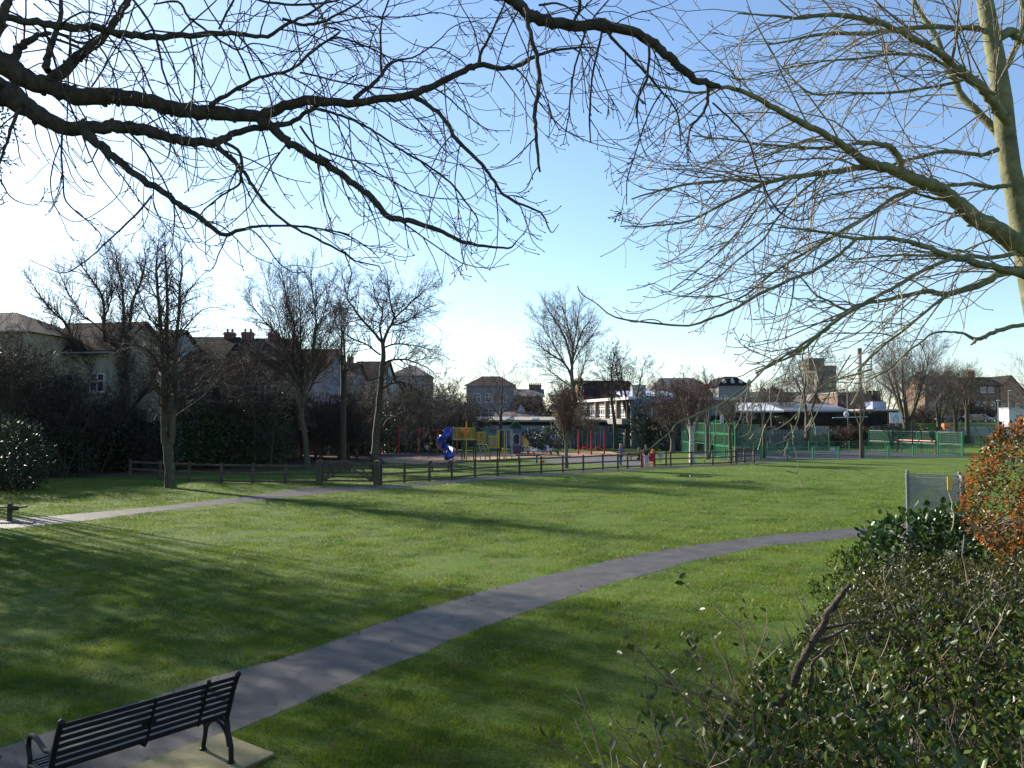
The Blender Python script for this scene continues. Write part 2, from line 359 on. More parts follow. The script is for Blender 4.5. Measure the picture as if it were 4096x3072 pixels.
sheet('play_tarmac', [G(*p) for p in [(2060, 1838), (2150, 1846), (2230, 1852), (2300, 1850), (2420, 1860), (2560, 1864), (2615, 1862), (2575, 1835), (2480, 1826), (2300, 1829), (2170, 1831)]], .011, M['play_tarmac'], 'grey tarmac play area behind the fence')
# court
NL, NR, FR, FL = (19.4, 70.0), (43.4, 77.4), (41.0, 92.5), (18.6, 88.0)
tag(raw('court_surface', [(NL[0]-.6, NL[1]-1.2, .008), (NR[0]+.7, NR[1]-1.2, .008), (FR[0]+.6, FR[1]+.8, .008), (FL[0]-.6, FL[1]+.6, .008)], [(0, 1, 2, 3)], M['court']), 'dark tarmac surface of the ball court', None, kind='structure')
sheet('soil', [(-75, 52), (-45, 47), (-31, 46), (-25, 48.5), (-19, 53), (-13.5, 58), (-10, 64), (-12, 74), (-16, 92), (-60, 98), (-90, 80)], .007, M['soil'], 'bare brown soil under the hedges')
sheet('car_park', [(56, 131.2), (160, 131.2), (190, 165), (60, 165)], 3.02, M['road'], 'raised car park behind the court')
# puddles
M['water'] = mat('water', (.02, .025, .03), .04, (.03, .035, .04), scale=2, spec=.8)
def puddle(u0, u1, v0, v1, seed):
    r = random.Random(seed); a = G((u0+u1)/2, (v0+v1)/2); b = G(u0, (v0+v1)/2); c = G((u0+u1)/2, v0); d = G((u0+u1)/2, v1)
    hx = abs(a[0]-b[0]); hy = abs(c[1]-d[1])/2
    V = [(a[0]+hx*math.cos(t)*(.6+.4*r.random()), a[1]+hy*math.sin(t)*(.45+.55*r.random()), .012) for t in [2*math.pi*i/26 for i in range(26)]]
    o = raw('puddle', V, [tuple(range(26))], M['water']); return o
tag(puddle(2690, 2860, 1897, 1912, 3), 'shallow rain puddle on the lawn nearer the fence', None, kind='structure')
tag(puddle(2912, 3036, 1920, 1934, 5), 'shallow rain puddle on the lawn nearer the camera', None, kind='structure')

# ================= BUILDINGS =================
def house(label, u0, u1, v_e, v_r, d, D=8, rz=0, roof='side', wall='brick_red', rf='roof_dark', wins=(), chim=(), zb=0, over=.35, cat='house', group=None, name='house', ridge=None):
    x0 = Xu(u0, 1600, d); x1 = Xu(u1, 1600, d); W = (x1-x0)/max(math.cos(rz), .5)
    ze = Zv(v_e, d)-zb; zr = Zv(v_r, d)-zb
    t = thing(name, label, cat, (x0, d, zb), rz, group)
    b = MB(); b.box(0, W, 0, D, 0, ze)
    if roof == 'side':
        for s in (0, W): b.add([(s, 0, ze), (s, D, ze), (s, D/2, zr-.05)], [(0, 1, 2) if s == 0 else (0, 2, 1)])
    if roof == 'front':
        b.add([(0, 0, ze), (W, 0, ze), (W/2, 0, zr-.05)], [(0, 1, 2)])
    b.build('wall', M[wall], t)
    r = MB(); o = over; k = .14
    sl = (zr-ze)/(D/2)
    if roof == 'side':
        r.prism([(-o, ze-o*sl), (D/2, zr), (D+o, ze-o*sl), (D+o, ze-o*sl+k), (D/2, zr+k), (-o, ze-o*sl+k)], 'x', -o, W+o)
    elif roof == 'front':
        s2 = (zr-ze)/(W/2)
        r.prism([(-o, ze-o*s2), (W/2, zr), (W+o, ze-o*s2), (W+o, ze-o*s2+k), (W/2, zr+k), (-o, ze-o*s2+k)], 'y', -o, D+o)
    elif roof == 'hip':
        h = min(D/2, W*.42) if ridge is None else ridge
        r.add([(-o, -o, ze), (W+o, -o, ze), (W+o, D+o, ze), (-o, D+o, ze), (h, D/2, zr), (W-h, D/2, zr)], [(0, 1, 5, 4), (1, 2, 5), (2, 3, 4, 5), (3, 0, 4), (3, 2, 1, 0)])
    elif roof == 'mansard':
        r.add([(-o, -o, ze), (W+o, -o, ze), (W+o, D+o, ze), (-o, D+o, ze), (1.6, 1.3, zr), (W-2.6, 1.3, zr), (W-2.6, D-1.3, zr), (1.6, D-1.3, zr)], [(0, 1, 5, 4), (1, 2, 6, 5), (2, 3, 7, 6), (3, 0, 4, 7), (4, 5, 6, 7), (3, 2, 1, 0)])
    else:
        r.box(-o, W+o, -o, D+o, ze, ze+.3)
    ro = r.build('roof', M[rf], t)
    if roof in ('side', 'hip', 'mansard'):
        MB().bar((-o, -o-.05, ze-o*sl*(roof == 'side')-.02), (W+o, -o-.05, ze-o*sl*(roof == 'side')-.02), .11, .11).build('gutter', M['black' if 'brick' in wall else 'grey_plastic'], t)
        MB().bar((W-.25, -.06, .1), (W-.25, -.06, ze-.1), .08, .08, (0, 1, 0)).build('downpipe', M['black' if 'brick' in wall else 'grey_plastic'], t)
    if chim:
        ax_ = chim[0][0]; q = MB(); q.bar((ax_, D/2, zr), (ax_, D/2, zr+chim[0][1]+1.4), .03, .03, (0, 1, 0))
        for k_ in range(5): q.bar((ax_-.1+k_*.16-.3, D/2-.25, zr+chim[0][1]+1.35), (ax_-.1+k_*.16-.3, D/2+.25, zr+chim[0][1]+1.35), .015, .015)
        q.bar((ax_-.45, D/2, zr+chim[0][1]+1.35), (ax_+.35, D/2, zr+chim[0][1]+1.35), .02, .02); q.build('aerial', M['steel'], t)
    for (cx_, h, ww) in chim:
        c = MB(); c.box(cx_-ww/2, cx_+ww/2, D/2-.35, D/2+.35, zr-.8, zr+h); c.box(cx_-ww/2-.06, cx_+ww/2+.06, D/2-.41, D/2+.41, zr+h-.25, zr+h-.12)
        co = c.build('chimney', M['brick_red'] if 'brick' in wall else M['brick_brown'], t)
        n = max(2, int(ww/.35)); 
        for i in range(n): MB().tube([(cx_-ww/2+(i+.5)*ww/n, D/2, zr+h), (cx_-ww/2+(i+.5)*ww/n, D/2, zr+h+.35)], .11, 7).build('chimney_pot', M['brick_orange'], co)
    for (a, z, ww, hh) in wins:
        f = MB(); fx = a*W
        for (p, q) in (((fx, z), (fx+ww, z)), ((fx, z+hh), (fx+ww, z+hh)), ((fx, z), (fx, z+hh)), ((fx+ww, z), (fx+ww, z+hh)), ((fx+ww/2, z), (fx+ww/2, z+hh)), ((fx, z+hh*.6), (fx+ww, z+hh*.6))):
            f.bar((p[0], -.03, p[1]), (q[0], -.03, q[1]), .09, .09, (0, 1, 0))
        f.box(fx-.1, fx+ww+.1, -.14, -.002, z-.14, z-.05)
        fo = f.build('window', M['white'], t)
        MB().box(fx, fx+ww, -.025, -.003, z, z+hh).build('pane', M['glass'], fo)
    return t, W, ze, zr
W2 = lambda zs, xs, w=1.1, h=1.3: [(x, z, w, h) for z in zs for x in xs]
house('dark roofed house at the far left edge behind bare branches', -420, 120, 1330, 1218, 56, 9, R(-4), 'hip', 'render_cream', 'roof_dark', W2([5.2, 2], [.3, .7]))
house('cream rendered house with a brown tiled roof and a plain gable end', 150, 470, 1402, 1276, 60, 7.5, R(-9), 'side', 'render_cream', 'roof_brown', W2([5.6, 2.2], [.3, .72]))
house('pale blue white house with a window band left of the dark terrace', 492, 636, 1420, 1306, 66, 8, R(-6), 'side', 'render_white', 'roof_brown', W2([5.4, 2.4], [.12, .55], 1.2))
house('dark roofed brick terrace house with one squat chimney, left one of the pair', 640, 880, 1435, 1335, 70, 8, 0, 'side', 'brick_brown', 'roof_dark', W2([5.2, 2.2], [.15, .45, .75]), [(4.6, .55, .9)])
house('dark roofed brick terrace house with two chimneys behind the forked park tree', 882, 1120, 1440, 1341, 70.3, 8, 0, 'side', 'brick_brown', 'roof_dark', W2([5.2, 2.2], [.15, .45, .75]), [(1.0, .7, 1.0), (3.4, .6, .9)])
house('rust roofed gabled house seen between two park trees', 1145, 1310, 1470, 1391, 98, 7, R(-3), 'side', 'render_grey', 'roof_red', W2([4.6, 1.8], [.15, .6], 1.0))
house('grey rendered house with two ivy covered chimney stacks', 1300, 1412, 1505, 1448, 108, 7, R(-3), 'side', 'render_grey', 'roof_red', W2([4.3], [.1, .38, .66], .7, 1.2), [(1.0, 1.2, 1.1), (2.5, 1.0, .8)])
house('small pale house with a patched red and grey roof behind the big park tree', 1412, 1535, 1502, 1442, 116, 7, R(-3), 'side', 'render_white', 'roof_brown', W2([4.4], [.15, .6], 1.1))
house('grey house with a wide shallow hip roof behind the shrubs', 1560, 1712, 1502, 1456, 134, 9, R(0), 'hip', 'render_grey', 'roof_grey', W2([5.5], [.2, .6]))
house('long hip roofed house with purplish walls behind the playground', 1866, 2056, 1541, 1499, 132, 9, 0, 'hip', 'render_grey', 'roof_brown', W2([4, 6.5], [.15, .4, .7]), ridge=2.4)
house('distant grey roofed house with a row of chimney pots', 2092, 2172, 1585, 1556, 165, 8, 0, 'side', 'render_grey', 'roof_grey', (), [(2.6, 1.1, 2.6)])
house('distant small house with a low chimney left of the chimney pot house', 2046, 2090, 1580, 1556, 166, 8, 0, 'side', 'render_grey', 'roof_grey', (), [(.6, .5, .8)])
house('little white gabled outbuilding behind the blue school block', 2064, 2104, 1650, 1612, 122, 5, 0, 'front', 'white', 'roof_grey')
house('low shed with a pale grey sloping roof behind the blue school block', 1985, 2200, 1676, 1650, 118, 9, 0, 'side', 'render_grey', 'roof_grey')
house('brick house with a long brown roof above the white school windows', 2340, 2560, 1590, 1519, 138, 9, R(14), 'side', 'brick_orange', 'roof_brown', W2([5], [.1, .3], 1.0), [(.6, .5, 1.0)])
# mansard block
t, W, ze, zr = house('large apartment building with a grey hipped roof behind the birch', 2600, 2870, 1570, 1505, 176, 14, 0, 'hip', 'render_grey', 'roof_grey', W2([5, 8], [.1, .3, .5, .7]), cat='apartment block', name='apartment_building', ridge=3.5)
t, W, ze, zr = house('apartment building with a dark steep roof and white pointed dormers', 2875, 3000, 1545, 1505, 170, 12, 0, 'mansard', 'render_grey', 'roof_dark', W2([7.2, 4.2], [.1, .45, .75], 1.2, 1.4), cat='apartment block', name='apartment_building')
for i in range(4):
    x = .8+i*1.75; q = MB(); q.box(x+.1, x+.9, .2, 1.6, ze+.3, ze+1.0); q.add([(x, .15, ze+1.0), (x+1.0, .15, ze+1.0), (x+.5, .15, ze+1.6), (x, 1.6, ze+1.0), (x+1.0, 1.6, ze+1.0), (x+.5, 1.6, ze+1.6)], [(0, 1, 2), (0, 2, 5, 3), (1, 4, 5, 2), (3, 5, 4)])
    q2 = q.build('dormer', M['render_white'], t); MB().box(x+.3, x+.7, .17, .19, ze+.4, ze+.95).build('pane', M['glass_lit'], q2)
# terrace right, on the raised ground
house('brown brick house of the right hand terrace, under the paired white windows', 3858, 4004, 1540, 1507, 168, 9, 0, 'side', 'brick_brown', 'roof_dark', [(.45, 6.3, 1.1, 1.1), (.66, 6.3, 1.1, 1.1), (.3, 2.8, .7, 1.5), (.52, 2.8, .7, 1.5), (.74, 2.8, .7, 1.5)], [(3.9, 1.5, 1.5)], zb=3)
house('brown brick terrace house with orange chimney pots behind the bare lime trees', 3700, 3856, 1535, 1498, 172, 9, 0, 'side', 'brick_brown', 'roof_dark', W2([6.2, 2.8], [.12, .4, .72], 1.0, 1.4), [(1.2, .8, 1.4), (4.6, .8, 1.6), (7.4, .8, 1.4)], zb=3)
house('red brick gabled house at the right edge of the view', 3968, 4122, 1590, 1503, 186, 9, 0, 'front', 'brick_orange', 'roof_dark', W2([3.0], [.2, .6]), zb=3)
house('grey roofed house peeping between the terrace and the brick gable', 3962, 4020, 1530, 1506, 200, 9, 0, 'side', 'render_grey', 'roof_grey', zb=3)
house('small orange brick gable above the school roofs', 3230, 3284, 1612, 1578, 128, 7, 0, 'front', 'brick_orange', 'roof_grey')
house('long dark roofed row behind the school, under the little spire', 2930, 3110, 1590, 1566, 200, 9, 0, 'side', 'brick_brown', 'roof_grey', (), [(3, .8, 1.4), (9, .8, 1.4)])
house('low roofed row in the distance between the tower and the chimney', 3120, 3440, 1588, 1568, 205, 9, 0, 'side', 'brick_brown', 'roof_grey', (), [(1.5, .8, 1.4), (16, .8, 1.2)])
# spire
t = thing('church_spire', 'tiny distant tower with a pointed brown roof', 'spire', (Xu(3090, 1560, 210), 210, 0))
MB().box(-.9, .9, -.9, .9, 0, Zv(1563, 210)).build('tower', M['render_cream'], t)
z = Zv(1563, 210); MB().add([(-1.2, -1.2, z), (1.2, -1.2, z), (1.2, 1.2, z), (-1.2, 1.2, z), (0, 0, Zv(1539, 210))], [(0, 1, 4), (1, 2, 4), (2, 3, 4), (3, 0, 4), (3, 2, 1, 0)]).build('roof', M['roof_red'], t)
# tower block
d = 300; t = thing('tower_block', 'distant brown concrete tower block with a raised top', 'tower block', (Xu(3266, 1500, d), d, 0))
wd = 80/F*d; MB().box(0, wd, 0, 12, 0, Zv(1462, d)).build('wall', M['concrete_dark'], t)
MB().box(-2.6, wd*.46, 1, 11, Zv(1462, d)+.01, Zv(1431, d)).build('roof', M['concrete_dark'], t)
for fl in range(9):
    z = 5+fl*2.8
    if z > Zv(1462, d)-2: break
    w_ = MB()
    for i in range(4): w_.box(.7+i*1.8, 1.9+i*1.8, -.06, -.01, z, z+1.3)
    w_.build('window', M['glass'], t)
# boiler chimney
d = 178; t = thing('factory_chimney', 'tall slim metal boiler chimney above the school', 'chimney', (Xu(3440, 1500, d), d, 0))
MB().tube([(0, 0, 0), (0, 0, Zv(1420, d))], .42, 14).build('flue', M['concrete'], t, smooth=True)
MB().tube([(0, 0, Zv(1420, d)), (0, 0, Zv(1393, d))], .47, 14).build('cap', M['concrete_dark'], t)
# ---- school: two-storey glazed block ----
A = Vector((Xu(2318, 1640, 118), 118, 0)); B = Vector((Xu(2524, 1640, 98), 98, 0)); L = (B-A).length; rz = math.atan2(B.y-A.y, B.x-A.x)
t = thing('school_block', 'two storey school block with a grid of white framed windows and tan fins', 'school building', A, rz)
MB().box(0, L, .1, 14, 0, 6.0).build('wall', M['render_grey'], t)
MB().box(-.3, L+.4, -.5, 14.3, 6.0, 6.35).build('roof', M['white'], t)
MB().box(0, L, -.02, .09, 5.45, 5.95).build('fascia', M['concrete_dark'], t)
nb = 5; bw = L/nb
for i in range(nb):
    f = MB(); x0 = i*bw+.35; x1 = (i+1)*bw-.15; f.box(x0, x1, 0, .1, 3.75, 5.4)
    fo = f.build('window_frame', M['white'], t)
    g = MB(); n = 5; s = (x1-x0)/n
    for j in range(n):
        a = x0+j*s+.16; b_ = x0+(j+1)*s-.14
        g.box(a, b_, -.02, .0-.002, 3.85, 4.1); g.box(a, b_, -.02, -.002, 4.25, 4.95); g.box(a, b_, -.02, -.002, 5.08, 5.3)
    g.build('pane', M['glass'], fo)
    MB().box(i*bw-.12, i*bw+.12, -.42, 0, 3.1, 5.9).build('fin', M['wood_pale'], t)
MB().box(0, L, -1.2, .1, 3.0, 3.65).build('canopy', M['concrete'], t)
g = MB(); f = MB()
for j in range(16):
    a = L-5.6+j*.35
    for k in range(5): g.box(a, a+.2, -.05, -.01, .4+k*.5, .75+k*.5)
MB().box(L-5.8, L, -.009, .09, .2, 2.95).build('window_frame', M['white'], t); g.build('pane', M['glass'], t)
# right wing with monopitch blue roof
A2 = Vector((Xu(2524, 1640, 98)+.5, 98.4, 0)); t = thing('school_wing', 'school wing with a blue grey sloping roof edge and rooftop vents', 'school building', A2, R(2))
MB().box(0, 5, 0, 12, 0, 5.6).build('wall', M['render_grey'], t)
MB().prism([(-.4, 5.6), (12, 7.2), (12, 7.5), (-.4, 6.0)], 'x', -.3, 6.5).build('roof', M['blue_wall'], t)
for (a, b_, hh) in ((.5, 2.2, 1.1), (3.4, 4.0, .5)): MB().box(a, b_, 4, 5.5, 6.3, 6.9+hh).build('vent', M['steel'], t)
# single storey blue block
t = thing('school_annexe', 'long single storey school annexe with pale blue walls and a felt roof', 'school building', (Xu(1872, 1690, 104), 104, 0))
W = Xu(2506, 1690, 104)-Xu(1872, 1690, 104)
MB().box(0, W, 0, 8, 0, 2.85).build('wall', M['blue_wall'], t)
MB().box(-.2, W+.2, -.25, 8.2, 2.85, 3.25).build('fascia', M['black'], t)  # black strip stands in for the shadow under the roof overhang
MB().prism([(-.9, 3.25), (8.4, 3.75), (8.4, 3.95), (-.9, 3.5)], 'x', -.5, W+.5).build('roof', M['concrete'], t)
for i in range(6):
    x = 1.6+i*3.3; MB().box(x, x+.9, -.4, 7, 3.56, 3.64, Matrix.Translation((0, 0, 0)) @ Matrix.Rotation(R(2.8), 4, 'X')).build('roof_patch', M['steel'], t)
for u in (2200, 2372, 2455, 2492):
    x = Xu(u, 1700, 104)-Xu(1872, 1690, 104); f = MB().box(x-.75, x+.75, -.04, -.003, 1.75, 2.65).build('window', M['white'], t); MB().box(x-.6, x+.6, -.06, -.042, 1.9, 2.5).build('pane', M['glass'], f)
# ---- low dark school buildings on the right ----
d = 106; t = thing('low_school_building', 'long low school building with a dark overhanging roof and bluish windows', 'school building', (Xu(2700, 1700, d), d, 0))
W = Xu(3530, 1700, d)-Xu(2700, 1700, d)
MB().box(0, W, 0, 10, 0, 2.9).build('wall', M['brick_brown'], t)
MB().box(-.3, W+.3, -.8, 10.3, 2.9, 4.5).build('roof', M['roof_dark'], t)
for u0, u1 in ((2790, 2850), (2890, 2940), (2970, 3040), (3090, 3190), (3235, 3315), (3480, 3520)):
    x = Xu(u0, 1700, d)-Xu(2700, 1700, d); x1 = Xu(u1, 1700, d)-Xu(2700, 1700, d)
    f = MB().box(x, x1, -.04, -.003, 1.0, 2.7).build('window', M['white'], t)
    g = MB(); n = max(2, int((x1-x)/.8)); s = (x1-x-.1)/n
    for j in range(n): g.box(x+.08+j*s, x+j*s+s, -.06, -.042, 1.1, 2.6)
    g.build('pane', M['glass_lit'], f)
pb = MB(); pb.tube([(Xu(3330, 1670, 104)-0, 104, Zv(1671, 104)), (Xu(3470, 1670, 104), 104, Zv(1667, 104))], .06, 6)
pb.build('pipe', M['white'], t, world=True)
MB().ball((Xu(3388, 1656, 104), 104.2, Zv(1657, 104)), .35, 12, 8, (1, .5, 1.1)).build('dish', M['white'], t, world=True, smooth=True)
def slab_roof(label, u0, u1, vb, vt, d, D, m, walls='brick_brown'):
    t = thing('school_hall', label, 'school building', (Xu(u0, 1640, d), d, 0)); W = Xu(u1, 1640, d)-Xu(u0, 1640, d)
    zb_ = Zv(vb, d); zt = Zv(vt, d+D)
    MB().box(.1, W-.1, .1, D, 0, zb_-.1).build('wall', M[walls], t)
    MB().prism([(-.2, zb_-.25), (D, zt-.25), (D, zt), (-.2, zb_)], 'x', 0, W).build('roof', M[m], t)
slab_roof('school hall with a bright white sloping roof sheet', 2945, 3132, 1642, 1611, 118, 9, 'white')
slab_roof('school hall with a blue grey metal roof right of the white roof', 3134, 3400, 1640, 1609, 120, 9, 'steel')
slab_roof('low flat hall with a thin white roof edge behind the left goal', 2720, 2940, 1645, 1600, 121, 7, 'concrete')
t = thing('plant_room', 'dark flat roofed boiler house beside the slim chimney', 'school building', (Xu(3350, 1600, 128), 128, 0))
W = Xu(3522, 1600, 128)-Xu(3350, 1600, 128)
MB().box(0, W, 0, 8, 0, Zv(1572, 128)).build('wall', M['brick_brown'], t); MB().box(W*.62, W-.05, -.05, 8.1, Zv(1571, 128), Zv(1563, 128)).build('parapet', M['black'], t)
MB().box(-.1, W*.6, -.1, 8.1, Zv(1572, 128)+.01, Zv(1568, 128)).build('roof', M['steel'], t)
MB().box(W*.68, W*1.0, -.06, -.01, Zv(1630, 128), Zv(1574, 128)).build('cladding', M['black'], t)
t = thing('flat_roof_extension', 'pale flat roofed extension with a white fascia beside the boiler house', 'school building', (Xu(3440, 1640, 116), 116, 0))
W = Xu(3600, 1640, 116)-Xu(3440, 1640, 116)
MB().box(0, W, 0, 7, 0, Zv(1642, 116)).build('wall', M['brick_brown'], t); MB().box(-.1, W+.1, -.2, 7.1, Zv(1642, 116), Zv(1636, 116)).build('roof', M['white'], t)
MB().box(W*.55, W*.9, 3, 6, Zv(1636, 116), Zv(1604, 116)).build('rooflight', M['blue_wall'], t)
# concrete panel wall on the left
d = 84; t = thing('panel_wall', 'grey concrete panel wall behind the trees at the left of the playground', 'wall', (Xu(1105, 1700, d), d, 0), R(4))
W = Xu(1455, 1700, d)-Xu(1105, 1700, d); b = MB()
MB().box(0, W, 0, .2, 0, 4.0).build('panel', M['concrete_dark'], t); MB().box(-.1, W+.1, -.08, .28, 4.0, 4.1).build('coping', M['concrete'], t)
for i in range(7): x = .05+i*(W-.1)/6; MB().bar((x, -.1, 0), (x, -.1, 3.98), .18, .18, (0, 1, 0)).build('post', M['concrete_dark'], t)
# garden wall in the dark left
t = thing('garden_wall', 'pinkish grey rendered garden wall glimpsed between dark hedges', 'wall', (Xu(120, 1750, 58), 58, 0), R(-8))
W = Xu(720, 1750, 60)-Xu(120, 1750, 58); MB().box(0, W, 0, .22, 0, 2.7).build('panel', M['render_grey'], t); MB().box(-.05, W+.05, -.05, .27, 2.7, 2.8).build('coping', M['concrete'], t)
# white container right
d = 128; t = thing('site_cabin', 'white flat roofed site cabin at the right edge of the car park', 'cabin', (Xu(4036, 1660, d), d, 0))
MB().box(0, 7, 0, 2.6, 2.2, Zv(1636, d)).build('wall', M['white'], t); MB().box(-.08, 7.1, -.1, 2.7, Zv(1636, d), Zv(1630, d)).build('roof', M['steel'], t)
MB().box(1.2, 2.2, -.05, -.01, 2.5, 4.4).build('door', M['grey_plastic'], t)
for x in (.3, 3.5, 6.7): MB().box(x-.15, x+.15, .5, 2.1, 0, 2.2).build('support', M['concrete_dark'], t)
# ================= FENCES, COURT =================
def P2(p): return (p[0], p[1])
post_px = [(520, 1913), (640, 1920), (756, 1926), (885, 1931), (1011, 1934), (1142, 1935)]
right_px = [(1524, 1938), (1618, 1931), (1718, 1925), (1807, 1918), (1900, 1909), (1990, 1903), (2078, 1898), (2165, 1893), (2251, 1889), (2333, 1884), (2411, 1879)]
def rail_fence(label, pxs, endA=None, endB=None, h=1.08, m='wood_fence', pw=.13):
    P = [G(*p) for p in pxs]
    t = thing('post_and_rail_fence', label, 'fence', P[0])
    for p in P:
        b = MB(); b.box(p[0]-pw/2, p[0]+pw/2, p[1]-pw/2, p[1]+pw/2, 0, h); b.add([(p[0]-pw/2, p[1]-pw/2, h), (p[0]+pw/2, p[1]-pw/2, h), (p[0]+pw/2, p[1]+pw/2, h), (p[0]-pw/2, p[1]+pw/2, h), (p[0], p[1], h+.05)], [(0, 1, 4), (1, 2, 4), (2, 3, 4), (3, 0, 4)])
        b.build('post', M[m], t, world=True)
    Q = ([endA] if endA else [])+P+([endB] if endB else [])
    for z in (.98*h/1.08, .55*h/1.08, .12):
        b = MB()
        for a, c in zip(Q[:-1], Q[1:]): b.bar((a[0], a[1], z), (c[0], c[1], z), .05, .10)
        b.build('rail', M[m], t, world=True)
    return t
g0, g1 = G(1277, 1937), G(1507, 1939)
rail_fence('dark wooden post and rail fence left of the field gate', post_px, None, g0)
wp = [(2471, 1874), (2510, 1872), (2572, 1868)]
rail_fence('long wooden post and rail fence between the field gate and the small play gate', right_px+[(2471, 1876), (2510, 1873), (2566, 1870)])
rail_fence('wooden post and rail fence right of the small play gate', [(2618, 1866), (2664, 1864), (2682, 1863), (2765, 1861), (2851, 1859), (2923, 1856), (2946, 1852), (2978, 1851), (3016, 1850)])
rail_fence('short pale wooden rail fence in front of the ball court corner', [(2940, 1843), (2978, 1842), (3014, 1842)], m='wood_pale', h=1.2)
rail_fence('pale low wooden rail fence on the grass beyond the women', [(2612, 1792), (2630, 1792), (2650, 1793), (2700, 1796), (2730, 1797)], m='wood_pale', h=1.0)
# field gate
t = thing('field_gate', 'closed wooden field gate with crossed braces between two stout posts', 'gate', g0)
for g in (g0, g1):
    b = MB(); b.box(g[0]-.16, g[0]+.16, g[1]-.16, g[1]+.16, 0, 1.28); b.add([(g[0]-.16, g[1]-.16, 1.28), (g[0]+.16, g[1]-.16, 1.28), (g[0]+.16, g[1]+.16, 1.28), (g[0]-.16, g[1]+.16, 1.28), (g[0], g[1], 1.36)], [(0, 1, 4), (1, 2, 4), (2, 3, 4), (3, 0, 4)]); b.build('gate_post', M['wood_fence'], t, world=True)
a = Vector(g0)+Vector((.2, 0, 0)); c = Vector(g1)-Vector((.2, 0, 0)); u = (c-a)
def gp(s, z): q = a+u*s; return (q.x, q.y, z)
for z in (1.12, .86, .64, .42, .2): MB().bar(gp(0, z), gp(1, z), .04, .09 if z < 1 else .12).build('gate_rail', M['wood_fence'], t, world=True)
for s in (.01, .99): MB().bar(gp(s, .15), gp(s, 1.2), .07, .09, (0, 1, 0)).build('stile', M['wood_fence'], t, world=True)
for s0, s1 in ((.03, .5), (.97, .5), (.25, .03), (.75, .97)):
    q0, q1 = gp(s0, .2 if s1 == .5 else .95), gp(s1, 1.02 if s1 == .5 else .25)
    MB().bar((q0[0], q0[1]-.05, q0[2]), (q1[0], q1[1]-.05, q1[2]), .03, .08).build('brace', M['wood_fence'], t, world=True)
for z in (.35, 1.0): MB().bar(gp(.955, z), gp(1.03, z), .02, .04).build('hinge', M['iron'], t, world=True)
# small red and yellow gate
ga, gb = G(2572, 1868), G(2612, 1865)
t = thing('play_gate', 'small yellow barred gate with red frame posts beside the woman in the red coat', 'gate', ga)
MB().bar((gb[0], gb[1], 0), (gb[0], gb[1], 1.3), .14, .14, (0, 1, 0)).build('gate_post', M['orange'], t, world=True)
MB().bar((ga[0], ga[1], 0), (ga[0], ga[1], 1.25), .1, .1, (0, 1, 0)).build('gate_post', M['red_paint'], t, world=True)
for z in (.2, 1.15): MB().bar((ga[0], ga[1], z), (gb[0], gb[1], z), .04, .05).build('gate_rail', M['orange'], t, world=True)
for i in range(6):
    s = (i+.8)/7; q = Vector(ga).lerp(Vector(gb), s); MB().bar((q.x, q.y, .2), (q.x, q.y, 1.15), .03, .03, (0, 1, 0)).build('bar', M['yellow'], t, world=True)
# notice on fence
n0 = G(2641, 1865); t = thing('notice_board', 'pale blue paper notice on the rail fence right of the small gate', 'notice', (n0[0], n0[1]-.08, 0))
MB().box(-.22, .22, -.02, 0, .66, 1.04).build('sheet', M['render_white'], t); MB().box(-.12, .12, -.024, -.021, .78, .98).build('picture', M['grey_plastic'], t)
MB().box(-.02, .02, 0, .03, .3, 1.04).build('backing', M['wood_fence'], t)

def mesh_panel(t, a, b, z0, z1, m, step=.1, wd=.022, frame=.05, fm='green_paint', hstep=.2):
    a = Vector((a[0], a[1], 0)); b = Vector((b[0], b[1], 0)); L = (b-a).length; u = (b-a)/L; q = MB()
    n = int(L/step)
    for i in range(1, n):
        p = a+u*(L*i/n); q.bar((p.x, p.y, z0), (p.x, p.y, z1), wd, wd, (0, 1, 0))
    k = int((z1-z0)/hstep)
    for i in range(1, k):
        z = z0+(z1-z0)*i/k; q.bar((a.x, a.y, z), (b.x, b.y, z), wd*.8, wd*.8)
    q.build('mesh_panel', M[m], t, world=True)
    f = MB()
    for z in (z0, z1): f.bar((a.x, a.y, z), (b.x, b.y, z), frame, frame)
    f.build('panel_frame', M[fm], t, world=True)
def cpost(t, p, h, r=.07, m='green_paint'):
    MB().tube([(p[0], p[1], 0), (p[0], p[1], h)], r, 8).build('post', M[m], t, world=True, smooth=False)
def lerp2(a, b, s): return (a[0]+(b[0]-a[0])*s, a[1]+(b[1]-a[1])*s)
CT = thing('ball_court_fence', 'green steel mesh enclosure around the tarmac ball court', 'court fence', (NL[0], NL[1], 0))
# front side: low panels between u positions
fpx = [3040, 3148, 3250, 3351, 3452, 3550, 3649, 3748, 3846]
def front_at(u):       # intersection of pixel column with the front line
    k = (u-CX)/F; a, b = NL, NR; s = (k*a[1]-a[0])/((b[0]-a[0])-k*(b[1]-a[1])); return lerp2(a, b, s)
fp = [front_at(u) for u in fpx]
for i, p in enumerate(fp):
    cpost(CT, p, 2.35 if i >= 7 else (2.2 if i == 0 else 1.12), .08)
for i in range(len(fp)-1):
    if i == 3: continue
    a, b = lerp2(fp[i], fp[i+1], .07), lerp2(fp[i], fp[i+1], .93)
    if i == 7:
        mesh_panel(CT, a, b, 1.12, 2.3, 'green_dark', .11, .02); mesh_panel(CT, a, b, .12, 1.05, 'green_dark', .11, .02)
    else: mesh_panel(CT, a, b, .1, 1.05, 'green_dark', .12, .018)
    for q in (a, b): cpost(CT, q, 1.05 if i != 7 else 2.3, .03)
